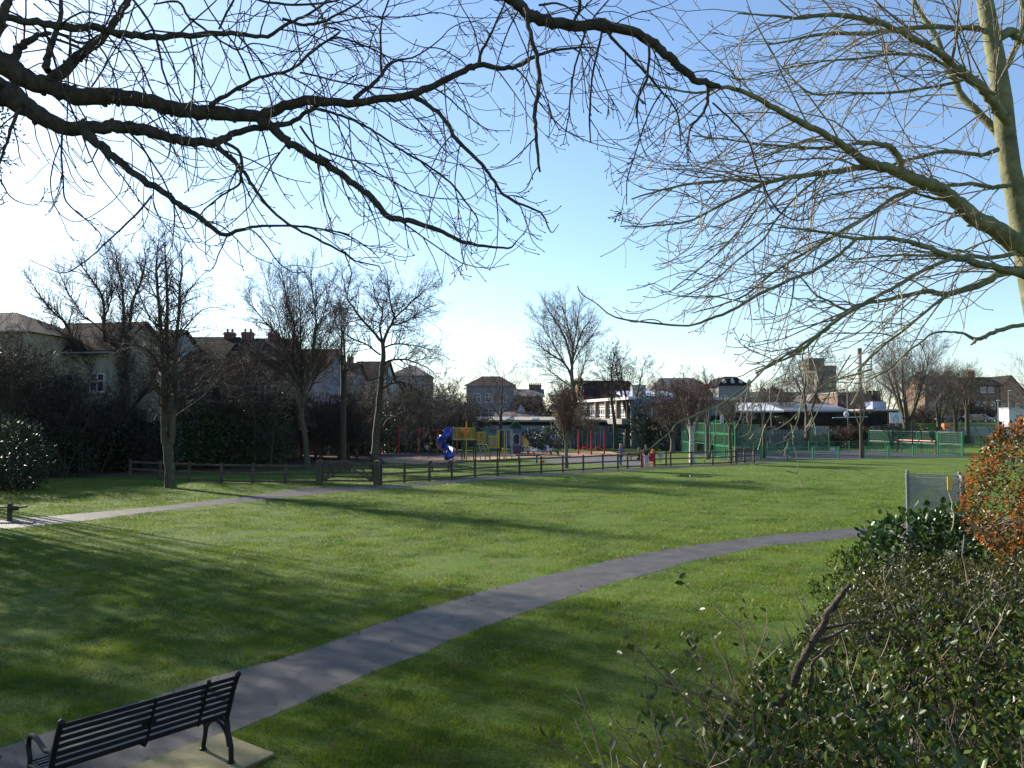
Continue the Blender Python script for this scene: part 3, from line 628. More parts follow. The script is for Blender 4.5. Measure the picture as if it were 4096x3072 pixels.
# left end: tall panels
LP_ = [lerp2(NL, FL, s) for s in (0, .16, .34, .52, .72, 1.0)]
for p in LP_: cpost(CT, p, 3.25, .07)
for i in range(5):
    a, b = lerp2(LP_[i], LP_[i+1], .05), lerp2(LP_[i], LP_[i+1], .95)
    mesh_panel(CT, a, b, 2.3, 3.2, 'green_dark', .10, .024, .06, hstep=.14); mesh_panel(CT, a, b, 1.2, 2.2, 'green_dark', .10, .024, .06, hstep=.14)
    if i not in (2, 3): mesh_panel(CT, a, b, .1, 1.1, 'green_paint', .10, .02, .06)
mesh_panel(CT, (NL[0], NL[1]), fp[0], 1.2, 3.1, 'green_dark', .09, .03, .05, hstep=.15)
# right end
RP_ = [lerp2(NR, FR, s) for s in (0, .25, .45, .62, .8, 1.0)]
for p in RP_[1:]: cpost(CT, p, 2.35, .06)
for i in range(5):
    a, b = lerp2(RP_[i], RP_[i+1], .04), lerp2(RP_[i], RP_[i+1], .96)
    mesh_panel(CT, a, b, 1.15, 2.3, 'green_dark', .10, .028, .05, fm='concrete'); mesh_panel(CT, a, b, .1, 1.05, 'green_dark', .12, .018, .05)
# far side: low fence
nf = 9
FPs = [lerp2(FL, FR, s/nf) for s in range(nf+1)]
for i, p in enumerate(FPs): cpost(CT, p, 2.3 if i in (0, 7, 9) else 1.1, .06)
for i in range(nf): mesh_panel(CT, lerp2(FPs[i], FPs[i+1], .04), lerp2(FPs[i], FPs[i+1], .96), .1, 1.05, 'green_dark', .14, .018, .05)
mesh_panel(CT, FPs[6], FPs[7], 1.1, 2.25, 'green_dark', .1, .02)
# notice on front fence
q = lerp2(fp[2], fp[3], .75); t = thing('court_notice', 'small grey notice fixed to the low green court fence', 'notice', (q[0], q[1]-.12, 0))
MB().box(-.25, .25, -.01, .01, .62, 1.04).build('sheet', M['grey_plastic'], t); MB().box(-.18, .18, -.014, -.011, .7, .96).build('picture', M['render_white'], t)
# goals
def goal(label, a, b, h):
    t = thing('ball_goal', label, 'goal', (a[0], a[1], 0))
    f = MB(); f.tube([(a[0], a[1], 0), (a[0], a[1], h), (b[0], b[1], h), (b[0], b[1], 0)], .075, 8); f.build('goal_frame', M['rust_red'], t, world=True)
    ins = (Vector((30, 80))-Vector(((a[0]+b[0])/2, (a[1]+b[1])/2))).normalized()*-.7
    k = MB()
    for s in np.linspace(0, 1, 16): p = lerp2(a, b, s); k.bar((p[0]+ins.x, p[1]+ins.y, 0), (p[0]+ins.x, p[1]+ins.y, h), .012, .012, (0, 1, 0)); k.bar((p[0], p[1], h), (p[0]+ins.x, p[1]+ins.y, h), .012, .012)
    k.build('net_bars', M['green_dark'], t, world=True)
goal('faded red steel goal frame at the right end of the court', (RP_[1][0]-.15, RP_[1][1]), (RP_[3][0]-.15, RP_[3][1]+.6), 1.35)
goal('faded red steel goal frame at the tall left end of the court', (LP_[2][0]+.15, LP_[2][1]), (LP_[4][0]+.15, LP_[4][1]), 1.35)
def hoop(label, base, bu, bv, d, facing, pole='iron', ph=None):
    t = thing('basketball_hoop', label, 'basketball hoop', (base[0], base[1], 0))
    c = Vector(K(bu, bv, d)); z = c.z
    MB().tube([(base[0], base[1], 0), (base[0], base[1], z-.2), (c.x+(base[0]-c.x)*.6, c.y+(base[1]-c.y)*.6, z), (c.x, c.y, z)], .07, 8).build('pole', M[pole], t, world=True)
    rt = Matrix.Translation(c) @ Matrix.Rotation(facing, 4, 'Z')
    bo = MB().box(-.62, .62, -.05, -.01, -.5, .62, rt).build('backboard', M['white'], t, world=True)
    k = MB()
    for (p, q) in (((-.25, -.25), (.25, -.25)), ((-.25, .15), (.25, .15)), ((-.25, -.25), (-.25, .15)), ((.25, -.25), (.25, .15)), ((0, .15), (0, .35)), ((-.12, .25), (.18, .42))):
        k.bar(rt @ Vector((p[0], -.06, p[1])), rt @ Vector((q[0], -.06, q[1])), .05, .02)
    k.build('target_mark', M['black'], bo, world=True)
    rr = MB(); pts = [rt @ Vector((.23*math.cos(a_), -.3+.23*math.sin(a_), -.42)) for a_ in np.linspace(0, 2*math.pi, 17)]
    rr.tube(pts, .018, 5); rr.build('rim', M['rust_red'], t, world=True)
    nn = MB()
    for a_ in np.linspace(0, 2*math.pi, 13)[:-1]: nn.bar(rt @ Vector((.22*math.cos(a_), -.3+.22*math.sin(a_), -.42)), rt @ Vector((.12*math.cos(a_+.3), -.3+.12*math.sin(a_+.3), -.8)), .012, .012)
    nn.build('net', M['grey_plastic'], t, world=True)
hoop('basketball hoop with a white board above the right end of the court', (Xu(3650, 1760, 84), 84), 3583, 1674, 84, R(-8))
hoop('basketball hoop with a white board seen nearly edge on at the left end', (LP_[2][0]-.4, LP_[2][1]), 2886, 1684, LP_[2][1], R(62), 'green_paint')
# palisade fences
def palisade(label, a, b, h, m, step=.155, wd=.075):
    t = thing('palisade_fence', label, 'fence', (a[0], a[1], 0)); A_ = Vector((a[0], a[1], 0)); B_ = Vector((b[0], b[1], 0)); L = (B_-A_).length; u = (B_-A_)/L
    q = MB(); n = int(L/step)
    for i in range(n):
        p = A_+u*(i+.5)*step; r_ = u*(wd/2)
        q.add([p-r_+Vector((0, 0, .08)), p+r_+Vector((0, 0, .08)), p+r_+Vector((0, 0, h-.12)), p+Vector((0, 0, h)), p-r_+Vector((0, 0, h-.12)), p+Vector((0, .03, .08)), p+Vector((0, .03, h-.05))], [(0, 1, 2, 3, 4), (0, 4, 6, 5), (1, 5, 6, 2)])
    q.build('pales', M[m], t, world=True)
    for z in (.4, h-.45): MB().bar((a[0], a[1]+.05, z), (b[0], b[1]+.05, z), .05, .05).build('rail', M[m], t, world=True)
    for i in range(int(L/2.75)+1): p = A_+u*(i*2.75); MB().bar((p.x, p.y+.1, 0), (p.x, p.y+.1, h-.2), .1, .06, (0, 1, 0)).build('post', M[m], t, world=True)
palisade('dark green palisade fence behind the playground and swings', (Xu(1540, 1750, 93), 93), (Xu(2600, 1750, 93), 93), 2.55, 'palisade')
palisade('pale steel palisade fence behind the left half of the court', (Xu(2900, 1750, 97), 97), (Xu(3330, 1750, 97), 97), 2.4, 'galv', .17, .07)
def weld_fence(label, a, b, h, step=.14):
    t = thing('mesh_fence', label, 'fence', (a[0], a[1], 0)); n = int((Vector(b)-Vector(a)).length/2.8)
    for i in range(n+1): p = lerp2(a, b, i/n); cpost(t, p, h, .045)
    mesh_panel(t, a, b, .05, h-.05, 'green_dark', step, .02, .04, 'green_dark', .3)
weld_fence('green welded mesh fence behind the right half of the court', (36.0, 100), (62, 104), 2.3)
weld_fence('green welded mesh fence below the car park, behind the cycle shelter', (58, 124.5), (90, 126.2), 3.3, .16)
# cycle shelter
t = thing('cycle_shelter', 'open cycle shelter with curved black hoops below the car park', 'shelter', (Xu(3790, 1750, 120), 120, 0))
for i in range(6):
    x = i*2.0; pts = [(x+1.7*(1-math.cos(a_)), 0, 2.5*math.cos(a_*.98)) for a_ in np.linspace(.05, math.pi/2, 9)]
    MB().tube([(p[0], 0, p[2]) for p in pts], .05, 6).build('hoop', M['black'], t)
MB().box(-.2, 12, .6, .66, 1.1, 2.5).build('back_panel', M['galv'], t)
MB().bar((-.2, 0, 2.5), (12, 0, 2.5), .08, .08).build('roof_rail', M['galv'], t)
for u_, h_ in ((3920, 3.2),):
    q = MB(); q.box(7.6, 8.1, -.2, .2, 0, 3.3); q.build('end_post', M['black'], t)
# orange bin
t = thing('litter_bin', 'bright orange hooded bin standing behind the court', 'bin', (Xu(3785, 1750, 112), 112, 0))
MB().box(-.36, .36, -.3, .3, .4, 2.5).build('body', M['rust_red'], t); MB().box(-.45, .45, -.38, .38, 2.5, 3.0).build('hood', M['orange'], t, bevel=.05)
MB().box(-.3, .3, -.33, -.305, 1.6, 2.3).build('panel', M['render_white'], t)
# bollard/stump right of trees
t = thing('concrete_bollard', 'stubby pale concrete bollard beside the rightmost lime trunk', 'bollard', (Xu(3898, 1770, 122), 122, 0))
MB().tube([(0, 0, 0), (0, 0, .9), (0, 0, 1.0)], [.28, .26, .2], 10).build('shaft', M['concrete'], t)
# lamp posts
def lamp(label, u, vt, d, zb=0, arm=.5):
    t = thing('street_lamp', label, 'street lamp', (Xu(u, 1650, d), d, zb)); h = Zv(vt, d)-zb
    MB().tube([(0, 0, 0), (0, 0, 1.2), (0, 0, h)], [.09, .07, .045], 8).build('pole', M['steel'], t)
    MB().tube([(0, 0, h), (.1, 0, h+.12), (arm, 0, h+.15)], .035, 6).build('arm', M['steel'], t)
    MB().ball((arm+.2, 0, h+.16), .3, 10, 6, (1.2, .5, .35)).build('lamp_head', M['white'], t, smooth=True)
lamp('street lamp with a white head in front of the brick terrace', 4035, 1567, 138, 3.0, .1)
lamp('street lamp left of the site cabin', 3993, 1606, 130, 3.0, -.1)
lamp('slim grey lamp column in front of the plant room', 3390, 1545, 104, 0, .1)
# parked cars
def car(label, x, y, z, rz, paint, group='cars in the raised car park'):
    t = thing('parked_car', label, 'car', (x, y, z), rz, group)
    prof = [(-2.1, .35), (-2.15, .7), (-2.0, .92), (-1.5, .98), (1.1, 1.0), (1.9, .88), (2.15, .7), (2.15, .35)]
    b = MB().prism(prof, 'y', -.85, .85).build('body', paint, t, bevel=.06)
    cab = [(-1.7, .98), (-1.15, 1.38), (-.2, 1.45), (.5, 1.38), (1.25, 1.0)]
    MB().prism(cab, 'y', -.74, .74).build('windows', M['glass'], t)
    MB().prism([(-1.25, 1.36), (-.2, 1.46), (.55, 1.38), (.5, 1.44), (-.2, 1.5), (-1.15, 1.42)], 'y', -.76, .76).build('roof', paint, t)
    for sx in (-1.3, 1.35):
        for sy in (-.8, .8):
            q = MB(); q.tube([(sx, sy-.1, .32), (sx, sy+.1, .32)], .32, 14); wo = q.build('wheel', M['black'], t)
            MB().tube([(sx, sy-.115, .32), (sx, sy+.115, .32)], .19, 10).build('rim', M['steel'], wo)
    for sy in (-.6, .6):
        MB().box(2.1, 2.17, sy-.18, sy+.18, .62, .76).build('headlight', M['white'], t); MB().box(-2.17, -2.1, sy-.15, sy+.15, .66, .82).build('tail_light', M['red_paint'], t)
    MB().box(2.16, 2.18, -.26, .26, .42, .53).build('number_plate', M['white'], t); MB().box(-2.18, -2.16, -.26, .26, .5, .61).build('number_plate', M['sticker'], t)
    return t
M['car_navy'] = mat('car_navy', (.012, .02, .06), .25, coat=.6); M['car_black'] = mat('car_black', (.015, .015, .02), .25, coat=.6)
M['car_silver'] = mat('car_silver', (.32, .38, .48), .3, metal=.5, coat=.6); M['car_dark'] = mat('car_dark', (.02, .03, .035), .25, coat=.6)
car('silver blue estate car behind the black hatchback', Xu(3922, 1670, 140), 140, 3.02, R(8), M['car_silver'])
car('black hatchback parked in front of the silver car', Xu(3900, 1670, 134), 134.2, 3.02, R(4), M['car_black'])
car('navy car parked left of the rightmost lime trees', Xu(3800, 1670, 135), 135, 3.02, R(180), M['car_navy'])
car('dark car facing the camera beside the white cabin', Xu(4015, 1670, 136), 136, 3.02, R(-100), M['car_dark'])

# ================= PLAYGROUND =================
def at(u, d): return (Xu(u, 1780, d), d)
# red T swings
def swing_posts(label, us, d, h, lbl_seat, seats, kind):
    t = thing('swing_set', label, 'swing frame', (*at(us[0], d), 0)); P = [at(u, d) for u in us]
    for p in P:
        MB().tube([(p[0], p[1], 0), (p[0], p[1], h)], .085, 10).build('post', M['red_paint'], t, world=True)
        MB().bar((p[0]-.42 if kind == 'flat' else p[0]-.12, p[1], h), (p[0]+.42 if kind == 'flat' else p[0]+.12, p[1], h), .14, .14).build('cross_arm', M['red_paint'], t, world=True)
    if kind == 'cradle': MB().bar((P[0][0], d, h+.05), (P[-1][0], d, h+.05), .05, .05).build('top_bar', M['green_dark'], t, world=True)
    else:
        MB().bar((P[0][0], d, h+.12), (P[-1][0], d, h+.12), .04, .04).build('top_bar', M['green_dark'], t, world=True)
    return P
SW = swing_posts('row of red T shaped swing posts behind the spiral slide', (1520, 1595, 1674, 1750, 1827), 82.5, 2.45, '', 0, 'flat')
def swing(label, x, y, h, cradle=False, wd=.3):
    t = thing('swing', label, 'swing', (x, y, 0), group='baby swings' if cradle else 'flat swings')
    for s in (-1, 1):
        MB().tube([(s*wd*(1.25 if not cradle else 1.0), 0, h), (s*wd*.75, 0, .75 if cradle else .5)], .014, 4).build('chain', M['steel'], t)
    if cradle:
        q = MB(); q.box(-.24, .24, -.2, .2, .5, .56)
        for sx in (-.24, .2): q.box(sx, sx+.04, -.2, .2, .56, .82)
        q.box(-.24, .24, .17, .21, .56, .82); q.box(-.24, .24, -.21, -.17, .66, .8); q.build('seat', M['red_paint'], t)
    else: MB().box(-.24, .24, -.1, .1, .46, .5).build('seat', M['black'], t)
    return t
swing('empty flat swing in the second bay from the big tree', (SW[1][0]+SW[0][0])/2+.1, 82.5, 2.5)
swing('empty flat swing in the bay left of the child', (SW[1][0]+SW[2][0])/2, 82.5, 2.5)
sw = swing('flat swing under the seated child', (SW[2][0]+SW[3][0])/2+.0, 82.5, 2.5)
P2_ = swing_posts('three red posts of the baby swing frame before the blue annexe', (2314, 2365, 2417), 82.0, 2.42, '', 0, 'cradle')
swing('left one of the two red cradle baby swings', (P2_[0][0]+P2_[1][0])/2, 82, 2.45, True)
swing('right one of the two red cradle baby swings', (P2_[1][0]+P2_[2][0])/2, 82, 2.45, True)
# climbing frame with spiral slide
d = 70.5
t = thing('climber', 'yellow railed climbing frame with a blue spiral slide and dark green legs', 'climbing frame', (*at(1905, d), 0))
def Zd(v, dd=d): return Zv(v, dd)
def leg(u, dd, v0=None, top=1695, m='green_dark', r=.055):
    x = Xu(u, 1750, dd); MB().tube([(x, dd, 0), (x, dd, Zv(top, dd))], r, 8).build('leg', M[m], t, world=True)
for u, top in ((1812, 1712), (1848, 1712), (1903, 1690)): leg(u, 70.5, top=top)
for u, top in ((1858, 1712), (1866, 1712)): leg(u, 72.6, top=top)
leg(1866, 70.4, top=1686, m='yellow', r=.045)
for u, top in ((1895, 1690), (1990, 1720), (1998, 1720)): leg(u, 70.6, top=top)
for u, top in ((1942, 1730), (1960, 1730)): leg(u, 72.4, top=top)
def deck(u0, u1, v, dd, D=1.6):
    x0, x1 = Xu(u0, v, dd), Xu(u1, v, dd); MB().box(x0, x1, dd-.02, dd+D, Zv(v, dd)-.08, Zv(v, dd)).build('deck', M['iron'], t, world=True)
def railing(u0, u1, vt, vb, dd, n, m='yellow'):
    x0, x1 = Xu(u0, vt, dd), Xu(u1, vt, dd); z0, z1 = Zv(vb, dd)+.02, Zv(vt, dd); q = MB()
    q.bar((x0, dd, z0+.03), (x1, dd, z0+.03), .05, .06); q.bar((x0, dd, z1), (x1, dd, z1), .05, .06)
    for i in range(n): x = x0+(x1-x0)*i/(n-1); q.bar((x, dd, z0), (x, dd, z1), .03, .03, (0, 1, 0))
    q.build('railing', M[m], t, world=True)
deck(1811, 1902, 1761, 70.4); railing(1812, 1852, 1711, 1760, 70.3, 11); railing(1858, 1900, 1711, 1760, 70.3, 12); railing(1812, 1900, 1713, 1758, 71.9, 14)
deck(1905, 1946, 1780, 70.6); railing(1908, 1944, 1728, 1779, 70.5, 10); railing(1908, 1944, 1730, 1778, 72.0, 8)
deck(1952, 1998, 1794, 70.6); railing(1953, 1996, 1744, 1794, 70.5, 11); railing(1955, 1996, 1746, 1793, 72.1, 8)
x0 = Xu(1990, 1730, 70.4); MB().box(x0, x0+.16, 70.3, 70.36, Zv(1793, 70), Zv(1720, 70)).build('panel', M['yellow'], t, world=True)
MB().box(Xu(1937, 1700, 72), Xu(1956, 1700, 72), 71.9, 72, Zv(1790, 72), Zv(1712, 72)).build('panel', M['green_plastic'], t, world=True)
MB().bar((Xu(1958, 1700, 71), 71, Zv(1738, 71)), (Xu(1990, 1700, 71), 71, Zv(1742, 71)), .06, .08).build('rail', M['green_plastic'], t, world=True)
MB().ball((Xu(1862, 1727, 70.2), 70.15, Zv(1727, 70.2)), .32, 10, 8, (.95, .12, 1.1)).build('round_panel', M['orange'], t, world=True, smooth=True)
MB().box(Xu(1856, 1727, 70.2), Xu(1868, 1727, 70.2), 70.2, 70.24, Zv(1742, 70), Zv(1712, 70)).build('round_panel_backing', M['orange'], t, world=True)
# slide: curved trough spiralling down
sl = MB(); cx0 = Xu(1786, 1760, 70.6)
path = []
kp = [(1812, 1722, 70.9), (1800, 1724, 70.7), (1790, 1733, 70.4), (1782, 1744, 70.2), (1772, 1756, 70.3), (1764, 1768, 70.8), (1764, 1780, 71.4), (1775, 1792, 71.7), (1790, 1799, 71.2), (1802, 1806, 70.4), (1806, 1814, 69.9), (1798, 1823, 69.5), (1784, 1828, 69.3)]
def spline(pts, n):
    P = [np.array(p, float) for p in pts]; P = [2*P[0]-P[1]]+P+[2*P[-1]-P[-2]]; out = []
    m = len(P)-3
    for i in range(m):
        for k in range(n):
            s = k/n; a, b, c, d_ = P[i:i+4]
            out.append(.5*((2*b)+(-a+c)*s+(2*a-5*b+4*c-d_)*s*s+(-a+3*b-3*c+d_)*s**3))
    out.append(P[-2]); return out
sp3 = spline([K(*p) for p in kp], 4)
nr = 9; V = []; 
for i, p in enumerate(sp3):
    tt = Vector(sp3[min(i+1, len(sp3)-1)]-sp3[max(i-1, 0)]); side = tt.cross(Vector((0, 0, 1)))
    side = side.normalized() if side.length > .05 else Vector((0, 1, 0)); upv = side.cross(tt).normalized()
    for sgn_r in (.42, .38):
        for j in range(nr):
            a_ = math.pi*(-.15) - (math.pi*.7)*j/(nr-1)*1.0
            a_ = math.pi + math.pi*j/(nr-1)
            q = Vector(p)+side*math.cos(a_)*sgn_r*.95+Vector((0, 0, 1))*(math.sin(a_)*sgn_r*.75+(.30 if j in (0, nr-1) else 0))
            V.append(q)
m_ = len(sp3); fcs = []; ring = 2*nr
for i in range(m_-1):
    for j in range(nr-1):
        a_ = i*ring+j; fcs.append((a_, a_+1, a_+1+ring, a_+ring)); b_ = i*ring+nr+j; fcs.append((b_+ring, b_+ring+1, b_+1, b_))
    for j in (0, nr-1): a_ = i*ring+j; b_ = i*ring+nr+j; fcs.append((a_, a_+ring, b_+ring, b_) if j == 0 else (b_, b_+ring, a_+ring, a_))
for i in (0, m_-1):
    for j in range(nr-1): a_ = i*ring+j; b_ = a_+nr; fcs.append((a_, b_, b_+1, a_+1))
sl.add(V, fcs); so = sl.build('slide', M['blue_plastic'], t, world=True, smooth=True)
MB().tube([K(1786, 1828, 69.4), (K(1786, 1828, 69.4)[0], 69.4, 0)], .06, 8).build('slide_support', M['iron'], t, world=True)
MB().box(Xu(1806, 1700, 70.5), Xu(1814, 1700, 70.5), 70.3, 71.5, Zv(1760, 70.5), Zv(1708, 70.5)).build('slide_entry', M['blue_plastic'], t, world=True, bevel=.03)
# curved ladder loops
for du, dd in ((0, 70.0), (20, 70.0), (36, 70.3)):
    q = [K(1913+du*.9, 1779, dd+.3), K(1917+du*.9, 1783, dd), K(1921+du, 1800, dd-.3), K(1922+du, 1830, dd-.6)]
    MB().tube([*q[:3], (q[3][0], q[3][1], 0)], .035, 6).build('ladder_rail', M['galv'], t, world=True)
for k in range(4): MB().tube([K(1920+k, 1788+k*12, 69.8), K(1958, 1788+k*12, 69.8)], .025, 5).build('rung', M['yellow'], t, world=True)
# overhead posts between towers
for u, top, m in ((2018, 1720, 'yellow'), (2025, 1722, 'galv'), (2047, 1718, 'galv')):
    x = Xu(u, 1750, 73); MB().tube([(x, 73, 0), (x, 73, Zv(top, 73))], .045, 6).build('pole', M[m], t, world=True)
MB().tube([K(1995, 1720, 73), K(2018, 1720, 73)], .04, 6).build('overhead_bar', M['galv'], t, world=True)
MB().tube([K(2025, 1719, 73), K(2047, 1717, 73)], .04, 6).build('overhead_bar', M['galv'], t, world=True)
# second tower
d2 = 82
t = thing('play_tower', 'smaller play tower with a rounded dark green roof and a yellow slide', 'play tower', (*at(2060, d2), 0))
for u in (2042, 2049): x = Xu(u, 1750, d2); MB().box(x-.07, x+.07, d2-.07, d2+.07, 0, Zv(1782, d2)).build('leg', M['green_plastic'], t, world=True); MB().box(x-.06, x+.06, d2-.06, d2+.06, Zv(1782, d2), Zv(1722, d2)).build('upper_post', M['grey_plastic'], t, world=True)
for u in (2079, 2088): x = Xu(u, 1750, d2); MB().box(x-.06, x+.06, d2-.06, d2+.06, 0, Zv(1738, d2)).build('leg', M['grey_plastic'] if u < 2085 else M['green_plastic'], t, world=True)
xa, xb = Xu(2036, 1700, d2), Xu(2090, 1700, d2); prof = [(xa+(xb-xa)*s, Zv(1716, d2)+(Zv(1686, d2)-Zv(1716, d2))*math.sin(math.pi*s)**.8) for s in np.linspace(0, 1, 13)]
prof2 = [(xa+(xb-xa)*s, Zv(1716, d2)-.12+(Zv(1686, d2)-Zv(1716, d2))*math.sin(math.pi*s)**.8) for s in np.linspace(1, 0, 13)]
MB().prism(prof+prof2, 'y', d2-.5, d2+1.6).build('roof', M['green_plastic'], t, world=True)
MB().prism(prof, 'y', d2+1.2, d2+1.3).build('roof_gable', M['green_plastic'], t, world=True)
MB().box(xa+.2, xb-.1, d2, d2+1.4, Zv(1782, d2)-.08, Zv(1782, d2)).build('deck', M['iron'], t, world=True)
q = MB(); zc = Zv(1757, d2); xc = (xa+xb)/2+.1
pts = [(xc+.42*math.cos(a_), d2+.05, zc+.62*math.sin(a_)) for a_ in np.linspace(0, 2*math.pi, 17)]
MB().tube(pts, .07, 6).build('porthole', M['grey_plastic'], t, world=True, smooth=True)
for s in (-1, 1): MB().box(xc+s*.62-.12, xc+s*.62+.12, d2+.02, d2+.06, Zv(1780, d2), Zv(1742, d2)).build('side_panel', M['orange'], t, world=True)
MB().box(xc-.36, xc+.4, d2-.1, d2-.04, .05, Zv(1782, d2)).build('lower_panel', M['purple'], t, world=True)
for s in (-.45, .52): MB().tube([(xc+s, d2-.15, 0), (xc+s, d2-.15, Zv(1760, d2)), (xc+s*.7, d2-.1, Zv(1748, d2))], .03, 6).build('handrail', M['galv'], t, world=True)
s0 = K(2090, 1782, d2+.4); s1 = K(2115, 1788, d2+.4); s2 = K(2150, 1806, d2+.4); s3 = K(2178, 1812, d2+.4)
for k, off in enumerate((-.28, .28)): MB().bar((s0[0], s0[1]+off, s0[2]+.1), (s3[0], s3[1]+off, s3[2]+.05), .04, .22).build('slide_side', M['steel'], t, world=True)
MB().bar((s0[0], s0[1], s0[2]), (s3[0], s3[1], s3[2]), .5, .04).build('slide_bed', M['steel'], t, world=True)
prof = [(s0[0], Zv(1785, d2)), (s0[0], Zv(1752, d2)), (s0[0]+.35, Zv(1753, d2)), (s0[0]+.62, Zv(1764, d2)), (s0[0]+.62, Zv(1790, d2))]
MB().prism(prof, 'y', d2+.05, d2+.12).build('slide_hood', M['yellow'], t, world=True)
# spring toys
def spring(label, u, d, col, kind):
    x, y = at(u, d); t = thing('spring_rider', label, 'spring toy', (x, y, 0))
    MB().tube([(.11*math.cos(a_), .11*math.sin(a_), .05+.35*a_/31.4) for a_ in np.linspace(0, 31.4, 60)], .02, 5).build('spring', M['red_paint'], t)
    if kind == 'horse':
        MB().prism([(-.42, .4), (.3, .4), (.36, .62), (.3, .7), (-.35, .68), (-.45, .6)], 'y', -.1, .1).build('body', M[col], t, bevel=.03)
        MB().prism([(-.3, .66), (-.15, .66), (-.25, .98), (-.5, .92), (-.52, .84), (-.38, .84)], 'y', -.08, .08).build('head', M[col], t, bevel=.02)
        for sy in (-.12, .12): MB().box(-.1, .0, sy-.02, sy+.02, .1, .45).build('foot_rest', M['red_paint'], t)
    else:
        MB().prism([(-.3, .4), (.3, .4), (.3, .7), (.15, .62), (-.15, .62), (-.3, .75)], 'y', -.15, .15).build('body', M[col], t, bevel=.03)
        MB().tube([(-.2, -.25, .85), (-.2, .25, .85)], .02, 6).build('handle', M['steel'], t)
    return t
spring('white and grey horse shaped spring toy beside the play tower', 2112, 80, 'grey_plastic', 'horse')
spring('small white spring toy next to the horse shaped one', 2135, 79, 'white', 'seat')
spring('blue spring seat near the end of the yellow slide', 2186, 84, 'blue_plastic', 'seat')
sr = spring('black and white animal spring toy with red feet that the child leans on', 2203, 80, 'white', 'horse')
# yellow coiled sign post
x, y = at(2015, 72); t = thing('play_pole', 'thin yellow twisted play pole in the woodchip', 'play pole', (x, y, 0))
MB().tube([(0, 0, 0), (0, 0, 1.0)], .03, 6).build('pole', M['galv'], t); MB().tube([(.12, 0, .95), (-.1, 0, 1.0), (-.14, 0, .85), (-.12, 0, .7), (0, 0, .62), (.05, 0, .52), (-.08, 0, .46)], .05, 6).build('coil', M['yellow'], t, smooth=True)
# sports bag and orange toy on tarmac
x, y, _ = G(2173, 1852); t = thing('toy_ball', 'small orange toy on the tarmac behind the fence', 'toy', (x, y, 0.011)); MB().ball((0, 0, .14), .14, 10, 8).build('ball', M['orange'], t, smooth=True); MB().bar((.02, 0, .27), (-.05, 0, .5), .04, .04).build('stick', M['orange'], t)

# picnic tables
def picnic(label, u, v, rz, L=1.8):
    g = G(u, v); t = thing('picnic_table', label, 'picnic table', g, rz, 'wooden picnic tables')
    for i in range(5): MB().box(-L/2, L/2, -.36+i*.15, -.23+i*.15, .70, .74).build('tabletop_board', M['wood_table'], t)
    for s in (-1, 1): MB().box(-L/2, L/2, s*.68-.13, s*.68+.13, .42, .46).build('seat', M['wood_table'], t)
    for x in (-L*.36, L*.36):
        for s in (-1, 1): MB().bar((x, s*.72, 0), (x, s*.22, .70), .05, .1, (1, 0, 0)).build('leg', M['wood_table'], t)
        MB().bar((x+.06, -.78, .38), (x+.06, .78, .38), .05, .09).build('bearer', M['wood_table'], t)
    return t
picnic('wooden picnic table seen through the field gate', 1352, 1889, R(2))
picnic('wooden picnic table behind the fence in front of the climbing frame', 1760, 1885, R(-4))
picnic('wooden picnic table behind the two women at the play gate', 2545, 1842, R(8))
# simple tall bench table in the play area
g = G(2112, 1852); t = thing('play_bench', 'long flat dark bench on two posts in front of the play tower', 'bench', (g[0], g[1], 0))
MB().box(-1.0, 1.0, -.22, .22, .58, .66).build('seat', M['iron'], t)
for x in (-.75, .72): MB().box(x-.06, x+.06, -.06, .06, 0, .58).build('leg', M['iron'], t)
# bench at far left edge
g = G(27, 2086); t = thing('timber_bench', 'plain timber bench cut off by the left edge beside the far path', 'bench', (g[0], g[1], 0), R(0))
MB().box(-1.6, .52, -.02, .14, .46, .51).build('seat', M['wood_table'], t)
MB().box(-1.6, .52, .17, .32, .46, .51).build('seat', M['wood_table'], t)
MB().box(-.05, .07, .08, .2, 0, .62).build('leg', M['wood_table'], t); MB().box(-1.5, -1.38, .08, .2, 0, .62).build('leg', M['wood_table'], t)
MB().box(-.04, .3, .12, .18, .36, .455).build('bearer', M['wood_table'], t)

# ================= FOREGROUND BENCH =================
A = G(890, 2942); B = G(1101, 3026); Cc = G(575, 3059); ab = Vector(B)-Vector(A); ac = (Vector(Cc)-Vector(A)).normalized()*2.6
pad = [Vector(A), Vector(A)+ac, Vector(A)+ac+ab*1.25, Vector(B)]
tag(MB().prism([(p.x, p.y) for p in reversed(pad)], 'z', -.05, .035).build('concrete_pad', M['slab'], bevel=.012), 'mossy yellowish concrete pad under the park bench', 'pad')
PADPOLY = np.array([(p.x, p.y) for p in pad])
rearR = G(917, 3062); rearR = Vector((rearR[0], rearR[1], .035))
ex = Vector((.625, .78, 0)); ey = Vector((-.78, .625, 0)); LB = 1.68
org = rearR-ex*LB
t = thing('park_bench', 'dark cast iron park bench with a curved slatted back beside the path', 'bench', org, math.atan2(.78, .625))
prof_back = [(.05, .43), (.02, .52), (-.005, .60), (-.025, .68), (-.05, .76), (-.085, .84)]
for i, (y, z) in enumerate([(.045, .475), (.025, .54), (.005, .605), (-.015, .67), (-.04, .735), (-.068, .80), (-.098, .862)]):
    MB().box(.02, LB-.02, y-.009, y+.011, z-.019, z+.019).build('back_slat', M['iron'], t, bevel=.004)
for i in range(8):
    y = .10+i*.055; z = .425+.012*math.cos(i/7*math.pi*2)-(.01 if i > 5 else 0)
    MB().box(.02, LB-.02, y-.019, y+.019, z-.008, z+.008).build('seat_slat', M['iron'], t, bevel=.003)
def flat_tube(q, pts, r0, wy):         # cast profile swept in the y-z plane
    q.tube([(wy, p[0], p[1]) for p in spline([(a, b, 0) for a, b in pts], 6)], r0, 8)
